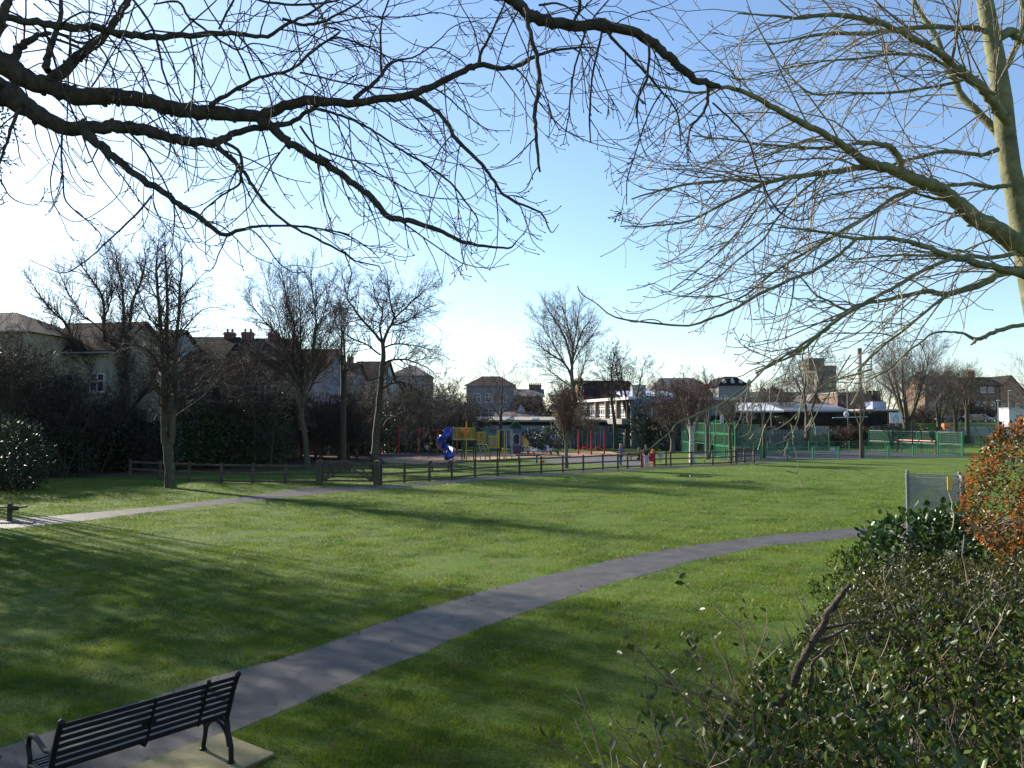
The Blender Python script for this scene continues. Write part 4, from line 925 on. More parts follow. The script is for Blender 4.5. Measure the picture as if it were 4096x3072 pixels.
for x in (0, LB):
    q = MB()
    flat_tube(q, [(-.13, .905), (-.115, .87), (-.07, .78), (-.02, .66), (.02, .54), (.06, .42), (.06, .33)], .026, x)      # back upright
    flat_tube(q, [(.05, .40), (.03, .30), (-.02, .17), (-.03, .08), (-.03, .0)], .026, x)        # rear leg
    flat_tube(q, [(.05, .39), (.15, .40), (.28, .405), (.40, .40), (.50, .39)], .022, x)           # seat rail
    flat_tube(q, [(.49, .39), (.46, .30), (.455, .18), (.48, .08), (.49, .0)], .024, x)            # front leg
    flat_tube(q, [(.02, .15), (.06, .26), (.14, .33), (.24, .355), (.34, .33), (.42, .26), (.45, .17)], .018, x)  # arch
    q.ball((x, -.135, .905), .032, 10, 8)
    for y in (-.03, .49): q.tube([(x, y, 0), (x, y, .02)], [.04, .032], 10)
    q.build('end_frame', M['iron'], t, smooth=True)
    q = MB(); flat_tube(q, [(.01, .60), (.08, .615), (.16, .60), (.26, .625), (.38, .66), (.47, .655), (.52, .60), (.52, .52), (.49, .45), (.49, .40)], .022, x)
    q.build('armrest', M['iron'], t, smooth=True)
for x in (LB*.5,):
    q = MB(); q.tube([(x, p[0], p[1]) for p in [(-.118, .885), (-.06, .74), (.0, .58), (.055, .44), (.08, .405)]], .014, 6); q.tube([(x, .08, .405), (x, .3, .40), (x, .5, .40)], .014, 6); q.build('centre_strap', M['iron'], t)
q = MB(); q.box(LB*.5-.07, LB*.5+.07, .006, .016, .585, .66); q.build('plaque', M['iron'], t)
q = MB(); x = LB*.81; q.tube([(x, p[0], p[1]) for p in [(-.13, .905), (-.06, .74), (.0, .58), (.055, .44)]], .016, 6); q.ball((x, -.13, .905), .024, 8, 6); q.build('back_bracket', M['iron'], t)
for y in (-.03, .49):
    for x in (0, LB): MB().tube([(x+.03, y, .02), (x+.03, y, .028)], .012, 6).build('bolt', M['steel'], t)

# ================= CHAIN-LINK ENCLOSURE =================
dz = 19.0; z1 = Zv(1908, dz)
p0 = Vector((Xu(3628, 1900, dz), dz, 0)); p1 = Vector((Xu(3850, 1900, dz-.6), dz-.6, 0)); dep = Vector((.62, 1.25, 0))
t = thing('chain_link_enclosure', 'small square chain link enclosure with a yellow sticker behind the laurel', 'enclosure', p0)
cor = [p0, p1, p1+dep, p0+dep]
for p in cor:
    MB().tube([(p.x, p.y, 0), (p.x, p.y, z1+.05)], .04, 8).build('post', M['steel_dark'], t, world=True)
    MB().ball((p.x, p.y, z1+.05), .045, 8, 6).build('post_cap', M['steel_dark'], t, world=True)
for a, b in zip(cor, cor[1:]+cor[:1]):
    L = (b-a).length; u_ = (b-a)/L; q = Tubes(); s = .055; n = int(L/s)
    H_ = z1
    for i in range(-int(H_/s), n+1):
        for sg in (1, -1):
            x0_, x1_ = (i*s, i*s+H_) ; 
            lo, hi = max(0, x0_), min(L, x1_)
            if hi <= lo: continue
            zl, zh = lo-x0_, hi-x0_
            if sg < 0: zl, zh = H_-zl, H_-zh
            pa = a+u_*lo; pb = a+u_*hi
            q.add([(pa.x, pa.y, zl), (pb.x, pb.y, zh)], [.0078, .0078], 3)
    q.build('wire_mesh', M['galv'], t, world=True)
    for z in (z1, z1-.28): MB().tube([(a.x, a.y, z), (b.x, b.y, z)], .011, 5).build('line_wire', M['galv'], t, world=True)
MB().tube([(cor[0].x, cor[0].y, z1-.28), (cor[1].x, cor[1].y, z1-.1)], .011, 5).build('line_wire', M['galv'], t, world=True)
c = Vector(K(3797, 1925, dz-.7)); MB().box(c.x-.05, c.x+.05, c.y-.02, c.y, c.z-.2, c.z+.11, None).build('sticker', M['sticker'], t, world=True)
# ================= TREES =================
def rv(r): 
    while 1:
        v = Vector((r.uniform(-1, 1), r.uniform(-1, 1), r.uniform(-1, 1)))
        if .05 < v.length < 1: return v.normalized()
def perp(d, r):
    v = rv(r); v = v-d*v.dot(d)
    return v.normalized() if v.length > .05 else perp(d, r)
class P: 
    def __init__(s, **k): s.__dict__.update(dict(seg=[9, 6, 5, 4, 3], wob=[.06, .14, .2, .25, .3], trop=[.0, .12, .10, .06, .04], n=[13, 7, 6, 4], ang=[48, 42, 40, 40], ratio=[.5, .48, .45, .45], t0=[.3, .2, .15, .15], levels=4, rr=[.40, .55, .6, .65, .7], taper=[.14, .15, .25, .4, .5], shape='round', minr=.008, sides=[9, 5, 4, 3, 3])); s.__dict__.update(k); s.ratio = [s.ratio[0]*1.25]+list(s.ratio[1:]); s.trop = [s.trop[0], s.trop[1]*.5, s.trop[2]*.6]+list(s.trop[3:]); s.minr *= .95; s.n = [int(s.n[0]*1.25), int(s.n[1]*1.15)]+list(s.n[2:])
def grow(out, p, d, L, r, lvl, q, rd):
    n = q.seg[lvl]; pts = [p.copy()]; rs = [r]; tp = q.taper[lvl]; seg = L/n; dirs = [d.copy()]
    for i in range(n):
        d = (d + rv(rd)*q.wob[lvl] + Vector((0, 0, 1))*q.trop[lvl]).normalized()
        p = p + d*seg; pts.append(p.copy()); dirs.append(d.copy()); rs.append(max(r*(1-(1-tp)*(i+1)/n), q.minr*.7))
    out[min(lvl, 2)].append((pts, rs, q.sides[lvl]))
    if lvl >= q.levels: return
    nc = q.n[lvl]; az = rd.uniform(0, 6.28)
    for k in range(nc):
        t = q.t0[lvl] + (1-q.t0[lvl])*((k+rd.random()*.8)/nc)
        if t > .98: t = .98
        f = t*n; i = int(f); fr = f-i
        bp = pts[i].lerp(pts[i+1], fr); bd = dirs[i]; br = rs[i]*(1-fr)+rs[i+1]*fr
        az += 2.4+rd.uniform(-.4, .4)
        a0 = perp(bd, rd) if lvl else None
        if lvl == 0:
            x = Vector((math.cos(az), math.sin(az), 0)); x = (x-bd*x.dot(bd)).normalized()
        else: x = a0
        an = R(q.ang[lvl]*(1+rd.uniform(-.25, .25)))*(1.15-.35*t if lvl == 0 else 1)
        nd = (bd*math.cos(an)+x*math.sin(an)).normalized()
        if lvl == 0:
            sh = {'round': math.sin(math.pi*(.25+.6*t))**.8, 'cone': 1.15-.7*t, 'vase': .65+.5*t, 'poplar': .5+.3*(1-t)}[q.shape]
        else: sh = 1.1-.5*t
        grow(out, bp, nd, L*q.ratio[lvl]*sh*rd.uniform(.8, 1.2), max(min(br*.85, br*q.rr[lvl]*rd.uniform(.8, 1.1)), q.minr), lvl+1, q, rd)
def tree(label, u, v, d=None, vtop=None, H=None, stems=1, lean=(0, 0), seed=1, r0=None, bark='bark_brown', twig='twig_brown', spread=0, stem_h=.0, q=None, name='bare_tree', group=None, loc=None, cat='tree', trunk_frac=.8):
    if loc is None:
        if d is None: g = G(u, v); d = g[1]
        loc = Vector((Xu(u, v, d), d, 0))
    else: loc = Vector(loc)
    if H is None: H = Zv(vtop, loc.y)-loc.z
    q = q or P(); rd = random.Random(seed); r0 = r0 or H*.022
    t = thing(name, label, cat, loc, group=group); out = {0: [], 1: [], 2: []}
    if stems == 1:
        dd = Vector((lean[0], lean[1], 1)).normalized(); grow(out, loc-Vector((0, 0, .1)), dd, H*trunk_frac, r0, 0, q, rd)
    else:
        sh = H*stem_h
        base = loc.copy()
        if sh > .2:
            top = loc+Vector((lean[0]*sh, lean[1]*sh, sh)); pts = [loc-Vector((0, 0, .1)), loc.lerp(top, .5)+rv(rd)*.05, top]; out[0].append((pts, [r0*1.15, r0, r0*.95], 9)); base = top-Vector((0, 0, .15))
        for k in range(stems):
            a_ = 6.28*k/stems+rd.uniform(-.5, .5); s = spread*rd.uniform(.5, 1.2)
            dd = Vector((math.cos(a_)*s+lean[0], math.sin(a_)*s+lean[1], 1)).normalized()
            grow(out, base+Vector((math.cos(a_), math.sin(a_), 0))*r0*.4, dd, (H-sh)*trunk_frac*rd.uniform(.82, 1.1), r0*.55 if stems > 2 else r0*.7, 0, q, rd)
    T = Tubes()
    for pts, rs, k in out[0]:
        if rs[0] > .06: rs = [rs[0]*1.2]+rs[1:]
        T.add([tuple(x) for x in pts], rs, k)
    T.build('trunk', M[bark], t)
    T = Tubes()
    for l in (1, 2):
        for pts, rs, k in out[l]: T.add([tuple(x) for x in pts], rs, k)
    T.build('crown', M[twig], t)
    return t
up = P(trop=[.0, .20, .14, .08, .05], ang=[36, 32, 34, 38], ratio=[.42, .5, .45, .45], n=[14, 7, 6, 4])
upt = P(trop=[.0, .22, .16, .1, .05], ang=[30, 30, 32, 38], ratio=[.40, .45, .45, .4], n=[15, 8, 6, 3], t0=[.3, .15, .1, .1])
rnd = P(trop=[0, .04, .04, .02, 0], ang=[62, 45, 42, 40], ratio=[.48, .5, .45, .42], wob=[.10, .22, .28, .3, .3], n=[14, 8, 6, 4], t0=[.25, .2, .1, .1])
small = P(levels=3, n=[14, 8, 7], ratio=[.42, .45, .42], minr=.014, trop=[0, .14, .1, .06, .0])
smallr = P(levels=3, n=[13, 8, 7], ratio=[.45, .48, .42], minr=.011, ang=[52, 42, 40], trop=[0, .08, .05, .02, 0])
ZT = {'1': (0, 1150, 1.659), '2': (900, 1150, 1.952), '3': (1800, 1150, 1.952)}
def traced_tree(label, zn, d, limbs, seed, bark, twig, Lr=(1.2, 2.6), step=.32, trop=.05, ang=(30, 65), kids=(6, 4), minr=.009, name='bare_tree'):
    ox, oy, sc_ = ZT[zn]; rd = random.Random(seed); base = None; allp = []; out = {0: [], 1: [], 2: []}
    q = P(levels=4, seg=[9, 6, 5, 4, 3], wob=[.06, .14, .22, .28, .3], trop=[0, trop, trop, trop*.6, 0], n=[1, 5, kids[0], kids[1]], ang=[40, 36, 38, 40], ratio=[.5, .5, .45, .45], t0=[.1, .1, .1, .1], minr=minr)
    for li, (pts, dz) in enumerate(limbs):
        A = [(ox+p[0]/sc_, oy+p[1]/sc_, p[2]/sc_) for p in pts]
        d0 = d
        if allp:
            d0 = min(allp, key=lambda a: (a[0]-A[0][0])**2+(a[1]-A[0][1])**2)[2]
        sp_ = spline(A, 3); m = len(sp_); P3 = []; rs = []
        for i, a in enumerate(sp_):
            dd = d0+dz*i/(m-1); p = Vector(K(a[0], a[1], dd))+rv(rd)*.03; P3.append(p); rs.append(max(a[2]/2/F*dd, minr)); allp.append((a[0], a[1], dd))
        if li == 0:
            base = Vector((P3[0].x, d, 0)); P3 = [base-Vector((0, 0, .15)), base+(P3[0]-base)*.0+Vector((0, 0, .12))]+P3[1:]; rs = [rs[0]*1.5, rs[0]*1.2]+rs[1:]
        out[0].append((P3, rs, 9 if rs[0] > .08 else 6))
        if li == 0: continue
        tot = sum((P3[i+1]-P3[i]).length for i in range(len(P3)-1)); s_ = 0; nx = step*rd.random()
        for i in range(len(P3)-1):
            seg = (P3[i+1]-P3[i]); L = seg.length; dt = seg.normalized()
            while s_+L > nx:
                f = nx/tot; p = P3[i].lerp(P3[i+1], (nx-s_)/L); nx += step*rd.uniform(.6, 1.4)
                if f < .12: continue
                x = perp(dt, rd); an = R(rd.uniform(*ang)); nd = (dt*math.cos(an)+x*math.sin(an)).normalized()
                grow(out, p, nd, rd.uniform(*Lr)*(1.15-.5*f), max(min(rs[i]*.5, .035), minr), 2, q, rd)
            s_ += L
        grow(out, P3[-1], (P3[-1]-P3[-2]).normalized(), Lr[0], rs[-1], 2, q, rd)
    t = thing(name, label, 'tree', base); T = Tubes(); [T.add([tuple(z) for z in a], b, k) for a, b, k in out[0]]; T.build('trunk', M[bark], t)
    T = Tubes(); [T.add([tuple(z) for z in a], b, k) for l in (1, 2) for a, b, k in out[l]]; T.build('crown', M[twig], t); return t
traced_tree('big spreading park tree with a thick leaning trunk behind the field gate', '2', 60, [
 ([(1168, 1370, 62), (1180, 1150, 58), (1200, 950, 50), (1215, 750, 44), (1235, 550, 38), (1230, 420, 30)], 0),
 ([(1230, 430, 26), (1150, 340, 20), (1060, 240, 17), (1000, 150, 14), (960, 100, 11), (940, 20, 8), (920, -80, 6)], 1.5),
 ([(1232, 440, 27), (1280, 320, 22), (1320, 240, 18), (1300, 150, 14), (1280, 50, 11), (1270, -70, 7)], -1),
 ([(1320, 245, 15), (1400, 170, 12), (1480, 90, 10), (1560, 20, 7), (1610, -40, 5)], -1.5),
 ([(1290, 300, 13), (1400, 270, 11), (1500, 210, 9), (1590, 160, 6)], 1.5),
 ([(1225, 410, 18), (1210, 300, 15), (1230, 190, 12), (1180, 90, 9), (1150, -30, 6)], 2),
 ([(1215, 530, 15), (1110, 450, 13), (1000, 400, 11), (920, 350, 9), (870, 290, 7), (850, 190, 5)], -1),
 ([(1240, 470, 15), (1330, 440, 13), (1440, 450, 10), (1560, 470, 7), (1660, 520, 4)], 1),
 ([(1240, 600, 20), (1290, 570, 17), (1400, 560, 14), (1500, 590, 10), (1600, 640, 7), (1670, 720, 4)], -2),
 ([(1240, 620, 16), (1270, 660, 14), (1260, 740, 12)], 0),
 ([(1220, 800, 19), (1260, 770, 17), (1350, 740, 14), (1450, 760, 11), (1550, 860, 8), (1610, 970, 5)], -1),
 ([(1225, 1095, 20), (1280, 1030, 16), (1370, 1010, 14), (1470, 1000, 11), (1560, 1040, 8), (1640, 1070, 5)], 1),
 ([(1230, 960, 15), (1330, 955, 13), (1450, 965, 10), (1560, 1010, 6), (1650, 990, 4)], 2),
 ([(1225, 700, 14), (1150, 715, 11), (1080, 740, 8)], -1)], 21, 'bark_brown', 'twig_brown', (1.3, 3.2), .15, .02, (35, 80), (7, 5))
traced_tree('tall fan shaped poplar with an ivy clad trunk beside the baby swings', '3', 100, [
 ([(1045, 1250, 36), (1020, 1100, 34), (975, 900, 34), (955, 750, 32), (950, 640, 26)], 0),
 ([(955, 720, 20), (900, 600, 17), (800, 530, 13), (720, 470, 9), (680, 430, 6)], 1),
 ([(955, 640, 22), (930, 500, 18), (895, 390, 14), (850, 300, 11), (800, 230, 8), (760, 160, 5)], -1),
 ([(952, 640, 20), (960, 470, 16), (930, 350, 13), (910, 250, 10), (880, 160, 7), (870, 110, 4)], 2),
 ([(955, 580, 15), (1000, 430, 12), (1040, 330, 9), (1090, 260, 6)], 1),
 ([(958, 500, 11), (985, 350, 9), (1000, 250, 7), (1010, 140, 4)], -2),
 ([(900, 600, 14), (840, 500, 11), (780, 400, 8), (720, 300, 6), (680, 240, 4)], -1),
 ([(960, 600, 12), (1010, 500, 9), (1070, 420, 7), (1110, 370, 4)], 0),
 ([(1000, 850, 15), (1020, 700, 12), (1050, 600, 8), (1070, 500, 5)], 0),
 ([(940, 770, 12), (860, 710, 9), (790, 660, 7), (730, 610, 4)], 1)], 34, 'bark_grey', 'twig_grey', (2.0, 4.4), .24, .12, (22, 45), (7, 5), .011)
traced_tree('tall twin stemmed bare tree standing on the sunlit grass by the far path', '1', 41.8, [
 ([(1128, 1325, 64), (1122, 1150, 64), (1112, 1010, 64)], 0),
 ([(1095, 1040, 42), (1085, 850, 34), (1080, 600, 30), (1075, 400, 26), (1060, 200, 22), (1045, 0, 18), (1035, -150, 13), (1045, -260, 8), (1055, -340, 4)], .5),
 ([(1135, 1040, 44), (1150, 850, 36), (1165, 720, 30), (1165, 550, 26), (1165, 400, 24), (1185, 200, 20), (1190, 0, 16), (1210, -120, 11), (1205, -240, 5)], -.5),
 ([(1112, 960, 28), (1110, 600, 26), (1105, 300, 23), (1110, 0, 18), (1095, -200, 11), (1090, -370, 4)], 1),
 ([(1170, 790, 18), (1220, 730, 14), (1300, 650, 10), (1400, 620, 7), (1480, 640, 4)], -1),
 ([(1080, 560, 15), (1000, 440, 12), (930, 385, 9), (850, 370, 6)], 1),
 ([(1080, 300, 13), (1000, 210, 10), (930, 60, 7), (900, -60, 4)], -1),
 ([(1185, 330, 13), (1260, 230, 10), (1340, 150, 7), (1420, 130, 4)], 1),
 ([(1190, 120, 11), (1250, 20, 8), (1320, -60, 5)], 0), ([(1050, 80, 10), (980, -40, 8), (930, -150, 4)], 0), ([(1170, 520, 12), (1260, 430, 9), (1350, 400, 5)], 1)], 5, 'bark_olive', 'twig_brown', (1.2, 2.9), .18, .04, (35, 70), (7, 4), .006)
traced_tree('multi stemmed bare tree fanning up in front of the cream house', '1', 60, [
 ([(850, 1135, 58), (842, 980, 54), (822, 850, 50)], 0),
 ([(815, 830, 36), (700, 640, 27), (600, 540, 22), (540, 420, 20), (480, 330, 18), (430, 230, 15), (350, 160, 12), (270, 60, 9), (190, -60, 5)], -1),
 ([(745, 710, 19), (640, 690, 17), (560, 620, 15), (480, 530, 13), (430, 420, 11), (390, 330, 8), (300, 230, 5)], 1),
 ([(820, 830, 34), (740, 660, 28), (700, 520, 24), (695, 380, 21), (690, 200, 19), (680, 60, 15), (600, -60, 11), (520, -170, 6)], 1),
 ([(835, 840, 36), (850, 640, 30), (850, 450, 26), (860, 250, 23), (880, 100, 19), (930, -20, 14), (960, -140, 8), (990, -260, 4)], -1.5),
 ([(828, 840, 28), (810, 600, 23), (810, 400, 20), (820, 200, 18), (815, 50, 14), (790, -90, 10), (760, -260, 5)], 2),
 ([(845, 840, 26), (960, 690, 22), (1020, 600, 18), (1060, 500, 13), (1080, 400, 8)], 1),
 ([(695, 300, 12), (600, 220, 10), (540, 170, 9), (450, 30, 7), (400, -90, 4)], 0),
 ([(695, 200, 11), (740, 60, 9), (730, -100, 6), (700, -260, 4)], 0)], 3, 'bark_brown', 'twig_brown', (1.4, 3.4), .15, .10, (25, 55), (7, 5), .008)
traced_tree('bare vase shaped park tree left of the field gate', '2', 58, [
 ([(645, 1378, 46), (628, 1200, 42), (605, 1050, 40), (600, 950, 38)], 0),
 ([(595, 970, 26), (570, 850, 23), (550, 700, 20), (470, 560, 18), (455, 420, 14), (370, 330, 12), (290, 240, 9), (220, 150, 6), (180, 50, 4)], -1),
 ([(600, 950, 26), (590, 800, 22), (535, 600, 20), (530, 420, 18), (540, 280, 15), (485, 150, 12), (470, 20, 9), (440, -130, 5)], 1),
 ([(605, 960, 26), (625, 800, 22), (660, 640, 20), (690, 430, 18), (710, 300, 15), (700, 150, 12), (680, 0, 9), (670, -140, 5)], -1.5),
 ([(612, 900, 20), (700, 700, 16), (770, 560, 12), (800, 420, 9), (840, 280, 5)], 1),
 ([(560, 780, 16), (420, 650, 12), (310, 570, 8), (240, 480, 5)], 1.5),
 ([(606, 850, 17), (590, 500, 14), (590, 300, 11), (580, 100, 8), (560, -90, 5)], 2),
 ([(700, 360, 11), (770, 220, 9), (800, 100, 6), (820, -20, 4)], 0), ([(460, 440, 10), (420, 250, 8), (350, 80, 6), (320, -60, 4)], 0)], 8, 'bark_olive', 'twig_brown', (1.4, 3.2), .15, .12, (22, 50), (7, 5), .008)
tree('slim straight bare tree behind the vase shaped park tree', 1161, 1822, d=78, vtop=1150, seed=9, r0=.26, q=upt, bark='bark_olive')
tree('narrow upright bare tree just left of the big spreading park tree', 1372, 1840, d=66, vtop=1090, stems=2, spread=.06, stem_h=.35, seed=12, r0=.24, q=P(levels=4, n=[13, 6, 5, 3], ang=[36, 32, 34, 36], trop=[.03, .2, .12, .08, .04], ratio=[.27, .42, .42, .4], t0=[.2, .15, .1, .1]), bark='bark_olive')
tree('slender bare tree standing behind the blue school annexe', 2000, 1750, d=92, vtop=1425, seed=31, r0=.28, q=smallr, bark='bark_brown')
tree('small fastigiate bare tree growing just behind the rail fence', 2266, 1872, d=58.5, vtop=1540, stems=6, spread=.2, stem_h=.32, seed=41, r0=.12, q=P(levels=3, n=[12, 7, 4], ang=[22, 22, 28], trop=[.1, .2, .16, .1], ratio=[.38, .4, .4], minr=.011, t0=[.1, .1, .1]), bark='bark_grey', twig='twig_red')
tree('slim bare tree with a round crown behind the green palisade', 2464, 1793, d=98, vtop=1315, seed=44, r0=.3, q=P(levels=4, n=[16, 7, 5, 4], ang=[44, 40, 38, 38], trop=[0, .1, .06, .02, 0], ratio=[.26, .45, .45, .42], t0=[.42, .15, .1, .1], wob=[.1, .2, .28, .3, .3], minr=.013), bark='bark_olive')
tree('dark forked bare tree leaning right beside the school windows', 2508, 1791, d=99, vtop=1375, stems=3, spread=.28, stem_h=.28, lean=(.06, 0), seed=47, r0=.42, q=P(levels=4, n=[10, 6, 5, 4], ang=[44, 40, 38, 38], trop=[.08, .1, .06, .02, 0], ratio=[.36, .45, .45, .42], t0=[.35, .15, .1, .1], wob=[.12, .2, .28, .3, .3], minr=.013), bark='bark_brown')
tree('white stemmed birch with a purple brown crown behind the rail fence', 2768, 1858, d=66, vtop=1500, stems=7, spread=.34, stem_h=.34, seed=51, r0=.2, q=P(levels=4, n=[9, 6, 5, 4], ang=[30, 34, 36, 38], trop=[.04, .1, .0, -.08, -.05], ratio=[.38, .42, .45, .42], t0=[.15, .15, .1, .1], minr=.010), bark='bark_white', twig='twig_red')
tree('second slim bare tree with pale upper stems right of the birch', 2830, 1848, d=72, vtop=1480, stems=4, spread=.2, stem_h=.38, seed=53, r0=.17, q=P(levels=3, n=[9, 6, 6], ang=[28, 32, 36], trop=[.05, .12, .06, 0], ratio=[.36, .42, .42], minr=.011), bark='bark_grey', twig='twig_red')
tree('broad purplish bare birch crown left of the white stemmed birch', 2690, 1800, d=86, vtop=1490, stems=7, spread=.42, stem_h=.2, seed=55, r0=.25, q=P(levels=4, n=[9, 6, 5, 4], ang=[32, 34, 36, 38], trop=[.04, .08, -.03, -.12, -.1], ratio=[.40, .45, .45, .42], minr=.013, t0=[.1, .1, .1, .1]), bark='bark_grey', twig='twig_red')
tree('young bare tree with a pale trunk at the near left corner of the court', 2921, 1852, d=66, vtop=1555, stems=4, spread=.35, stem_h=.48, seed=57, r0=.13, q=P(levels=3, n=[8, 6, 5], ang=[40, 40, 40], trop=[.08, .1, .06, .02], ratio=[.38, .42, .42], minr=.011, wob=[.16, .2, .25, .3, .3]), bark='bark_olive', twig='twig_olive')
tree('thin bare tree with upright twigs beside the first green court post', 3055, 1836, d=72.5, vtop=1500, stems=3, spread=.2, stem_h=.42, seed=58, r0=.13, q=P(levels=3, n=[9, 6, 5], ang=[30, 32, 36], trop=[.06, .16, .08, .02], ratio=[.32, .42, .42], minr=.010), bark='bark_olive', twig='twig_grey')
tree('small bare tree standing inside the court side of the palisade', 2970, 1800, d=93, vtop=1560, seed=59, r0=.14, q=small, bark='bark_olive', twig='twig_grey')
tree('large bare tree before the distant tower block', 3232, 1792, d=94, vtop=1375, stems=3, spread=.4, stem_h=.3, seed=61, r0=.36, q=P(levels=4, n=[12, 7, 6, 4], ang=[50, 44, 42, 40], trop=[.06, .07, .05, .03, 0], ratio=[.40, .48, .45, .42], minr=.012, wob=[.12, .22, .28, .3, .3]), bark='bark_olive', twig='twig_grey')
tree('young bare tree with a pale straight trunk at the front of the court', 3446, 1826, d=74, vtop=1510, stems=5, spread=.45, stem_h=.42, seed=63, r0=.15, q=P(levels=3, n=[9, 6, 6], ang=[40, 40, 40], trop=[.1, .1, .06, .02], ratio=[.38, .42, .42], minr=.011, wob=[.14, .2, .25, .3, .3]), bark='bark_olive', twig='twig_grey')
tree('big twin trunked bare lime behind the right basketball board', 3628, 1766, d=108, vtop=1355, stems=6, spread=.42, stem_h=.22, seed=66, r0=.5, q=P(levels=4, n=[10, 7, 6, 4], ang=[36, 34, 36, 38], trop=[.05, .18, .1, .06, .02], ratio=[.42, .45, .45, .42], minr=.010), bark='bark_olive', twig='twig_grey')
tree('bare lime with a forked trunk behind the orange bin', 3757, 1764, d=116, vtop=1440, stems=4, spread=.35, stem_h=.26, seed=68, r0=.34, q=smallr, bark='bark_olive', twig='twig_grey')
tree('straight bare lime between the orange bin and the parked cars', 3825, 1766, d=118, vtop=1440, stems=3, spread=.16, stem_h=.34, seed=69, r0=.3, q=smallr, bark='bark_olive', twig='twig_olive')
tree('rightmost bare lime with a clean pale trunk by the concrete bollard', 3872, 1768, d=119, vtop=1455, stems=3, spread=.2, stem_h=.42, seed=71, r0=.32, q=smallr, bark='bark_olive', twig='twig_olive')
tree('bare tree in front of the brick terrace behind the parked cars', 3960, 1690, d=150, vtop=1500, seed=72, r0=.2, q=smallr, bark='bark_brown', twig='twig_brown')
tree('bare tree at the far right edge above the site cabin', 4150, 1700, d=124, vtop=1400, seed=73, r0=.3, q=smallr, bark='bark_brown', twig='twig_grey')
tree('bare tree beside the factory chimney on its right', 3545, 1720, d=122, vtop=1440, stems=4, spread=.3, stem_h=.2, seed=74, r0=.25, q=smallr, bark='bark_brown', twig='twig_brown')
tree('small bare tree behind the school roofs left of the tower block', 3130, 1700, d=125, vtop=1500, stems=4, spread=.3, stem_h=.2, seed=75, r0=.2, q=smallr, bark='bark_brown', twig='twig_brown')
# far-left trees outside or at the edge of the view (they throw the long shadows on the lawn)
tree('tall bare tree whose twigs reach in at the left edge of the sky', 0, 0, loc=(-27.5, 33, 0), H=15.5, stems=3, spread=.3, stem_h=.22, seed=81, r0=.42, q=P(levels=4, n=[11, 7, 6, 4], ang=[44, 42, 40, 40], trop=[.04, .08, .04, .02, 0], ratio=[.40, .46, .45, .42]), bark='bark_brown')
for i, (x, y, h, sd_) in enumerate([(-23.0, 22.5, 15, 82), (-17.5, 17.5, 13, 83), (-31, 27, 17, 84), (-14.8, 24.6, 0, 0)]):
    if h: tree(['second tall bare tree beyond the left edge near the far path', 'third tall bare tree beyond the left edge nearest the camera', 'tall bare tree set back beyond the left edge'][i], 0, 0, loc=(x, y, 0), H=h, stems=3, spread=.35, stem_h=.25, seed=sd_, r0=.36, q=P(levels=4, n=[10, 7, 6, 4], ang=[48, 44, 42, 40], trop=[.03, .06, .04, .02, 0], ratio=[.44, .48, .45, .42], minr=.016), bark='bark_brown')
# bare twiggy shrubs and background thicket
def thicket(label, u, v, d, vtop, wpx, seed, twig='twig_brown', stems=9, dense=1.0, name='bare_shrub', cat='shrub', droop=-.02, group=None):
    x = Xu(u, v, d); H = Zv(vtop, d); Wd = wpx/F*d/2
    t = thing(name, label, cat, (x, d, 0), group=group); rd = random.Random(seed); out = {0: [], 1: [], 2: []}
    q = P(levels=3, seg=[7, 5, 4, 3], n=[int(10*dense), int(8*dense), int(6*dense)], ang=[46, 44, 42], trop=[.02, .02, droop, droop], wob=[.16, .25, .3, .3], ratio=[.40, .5, .5], t0=[.15, .1, .1], minr=.00022*d, taper=[.3, .3, .4, .5], sides=[5, 3, 3, 3])
    for k in range(stems):
        a_ = rd.uniform(0, 6.28); s = rd.random()**.5; dx = math.cos(a_)*s
        p = Vector((x+dx*Wd*.5, d+math.sin(a_)*s*Wd*.4, 0)); dd = Vector((dx*Wd/H*.9, math.sin(a_)*s*.3, 1)).normalized()
        grow(out, p, dd, H*rd.uniform(.65, 1.0)*(1-.25*s), .02+H*.010, 0, q, rd)
    T = Tubes(); [T.add([tuple(z) for z in a], b, k) for a, b, k in out[0]]; T.build('stems', M['bark_brown'], t)
    T = Tubes(); [T.add([tuple(z) for z in a], b, k) for l in (1, 2) for a, b, k in out[l]]; T.build('twigs', M[twig], t)
    return t
thicket('dark tangled bare shrub at the far left below the dark roofed house', 60, 1800, 50, 1290, 460, 101, stems=14, dense=1.15)
thicket('dark tangled bare shrub in front of the cream house', 300, 1820, 54, 1450, 330, 102, stems=11, dense=1.1)
thicket('wide dark bare tree mass before the left terrace house', 800, 1800, 60, 1370, 330, 103, stems=10, dense=.95, droop=-.06)
thicket('wide dark bare tree mass before the right terrace house', 1010, 1800, 61, 1385, 330, 104, stems=9, dense=.9, droop=-.06)
thicket('low bare shrub against the concrete panel wall', 1330, 1800, 80, 1560, 220, 105, stems=8)
thicket('bare drooping shrub behind the flat swings', 1620, 1790, 88, 1520, 260, 106, 'twig_grey', stems=12, dense=1.1, droop=-.07)
thicket('bare grey brown shrub between the swings and the climbing frame', 1760, 1790, 90, 1530, 250, 107, 'twig_grey', stems=12, dense=1.1, droop=-.07)
thicket('bare shrub left of the blue annexe end', 1860, 1790, 97, 1560, 200, 108, 'twig_brown', stems=10, droop=-.04)
thicket('purplish bare shrub behind the annexe beside the white gable', 2130, 1700, 126, 1570, 130, 109, 'twig_red', stems=8)
thicket('bare shrub between the annexe roof and the poplar', 2230, 1700, 118, 1540, 150, 110, 'twig_brown', stems=9)
thicket('tan bare shrub wrapped round the base of the poplar', 2310, 1790, 97, 1590, 110, 111, 'twig_pale', stems=8)
thicket('brown bare shrub below the brick house', 2400, 1640, 125, 1540, 150, 112, 'twig_red', stems=8)
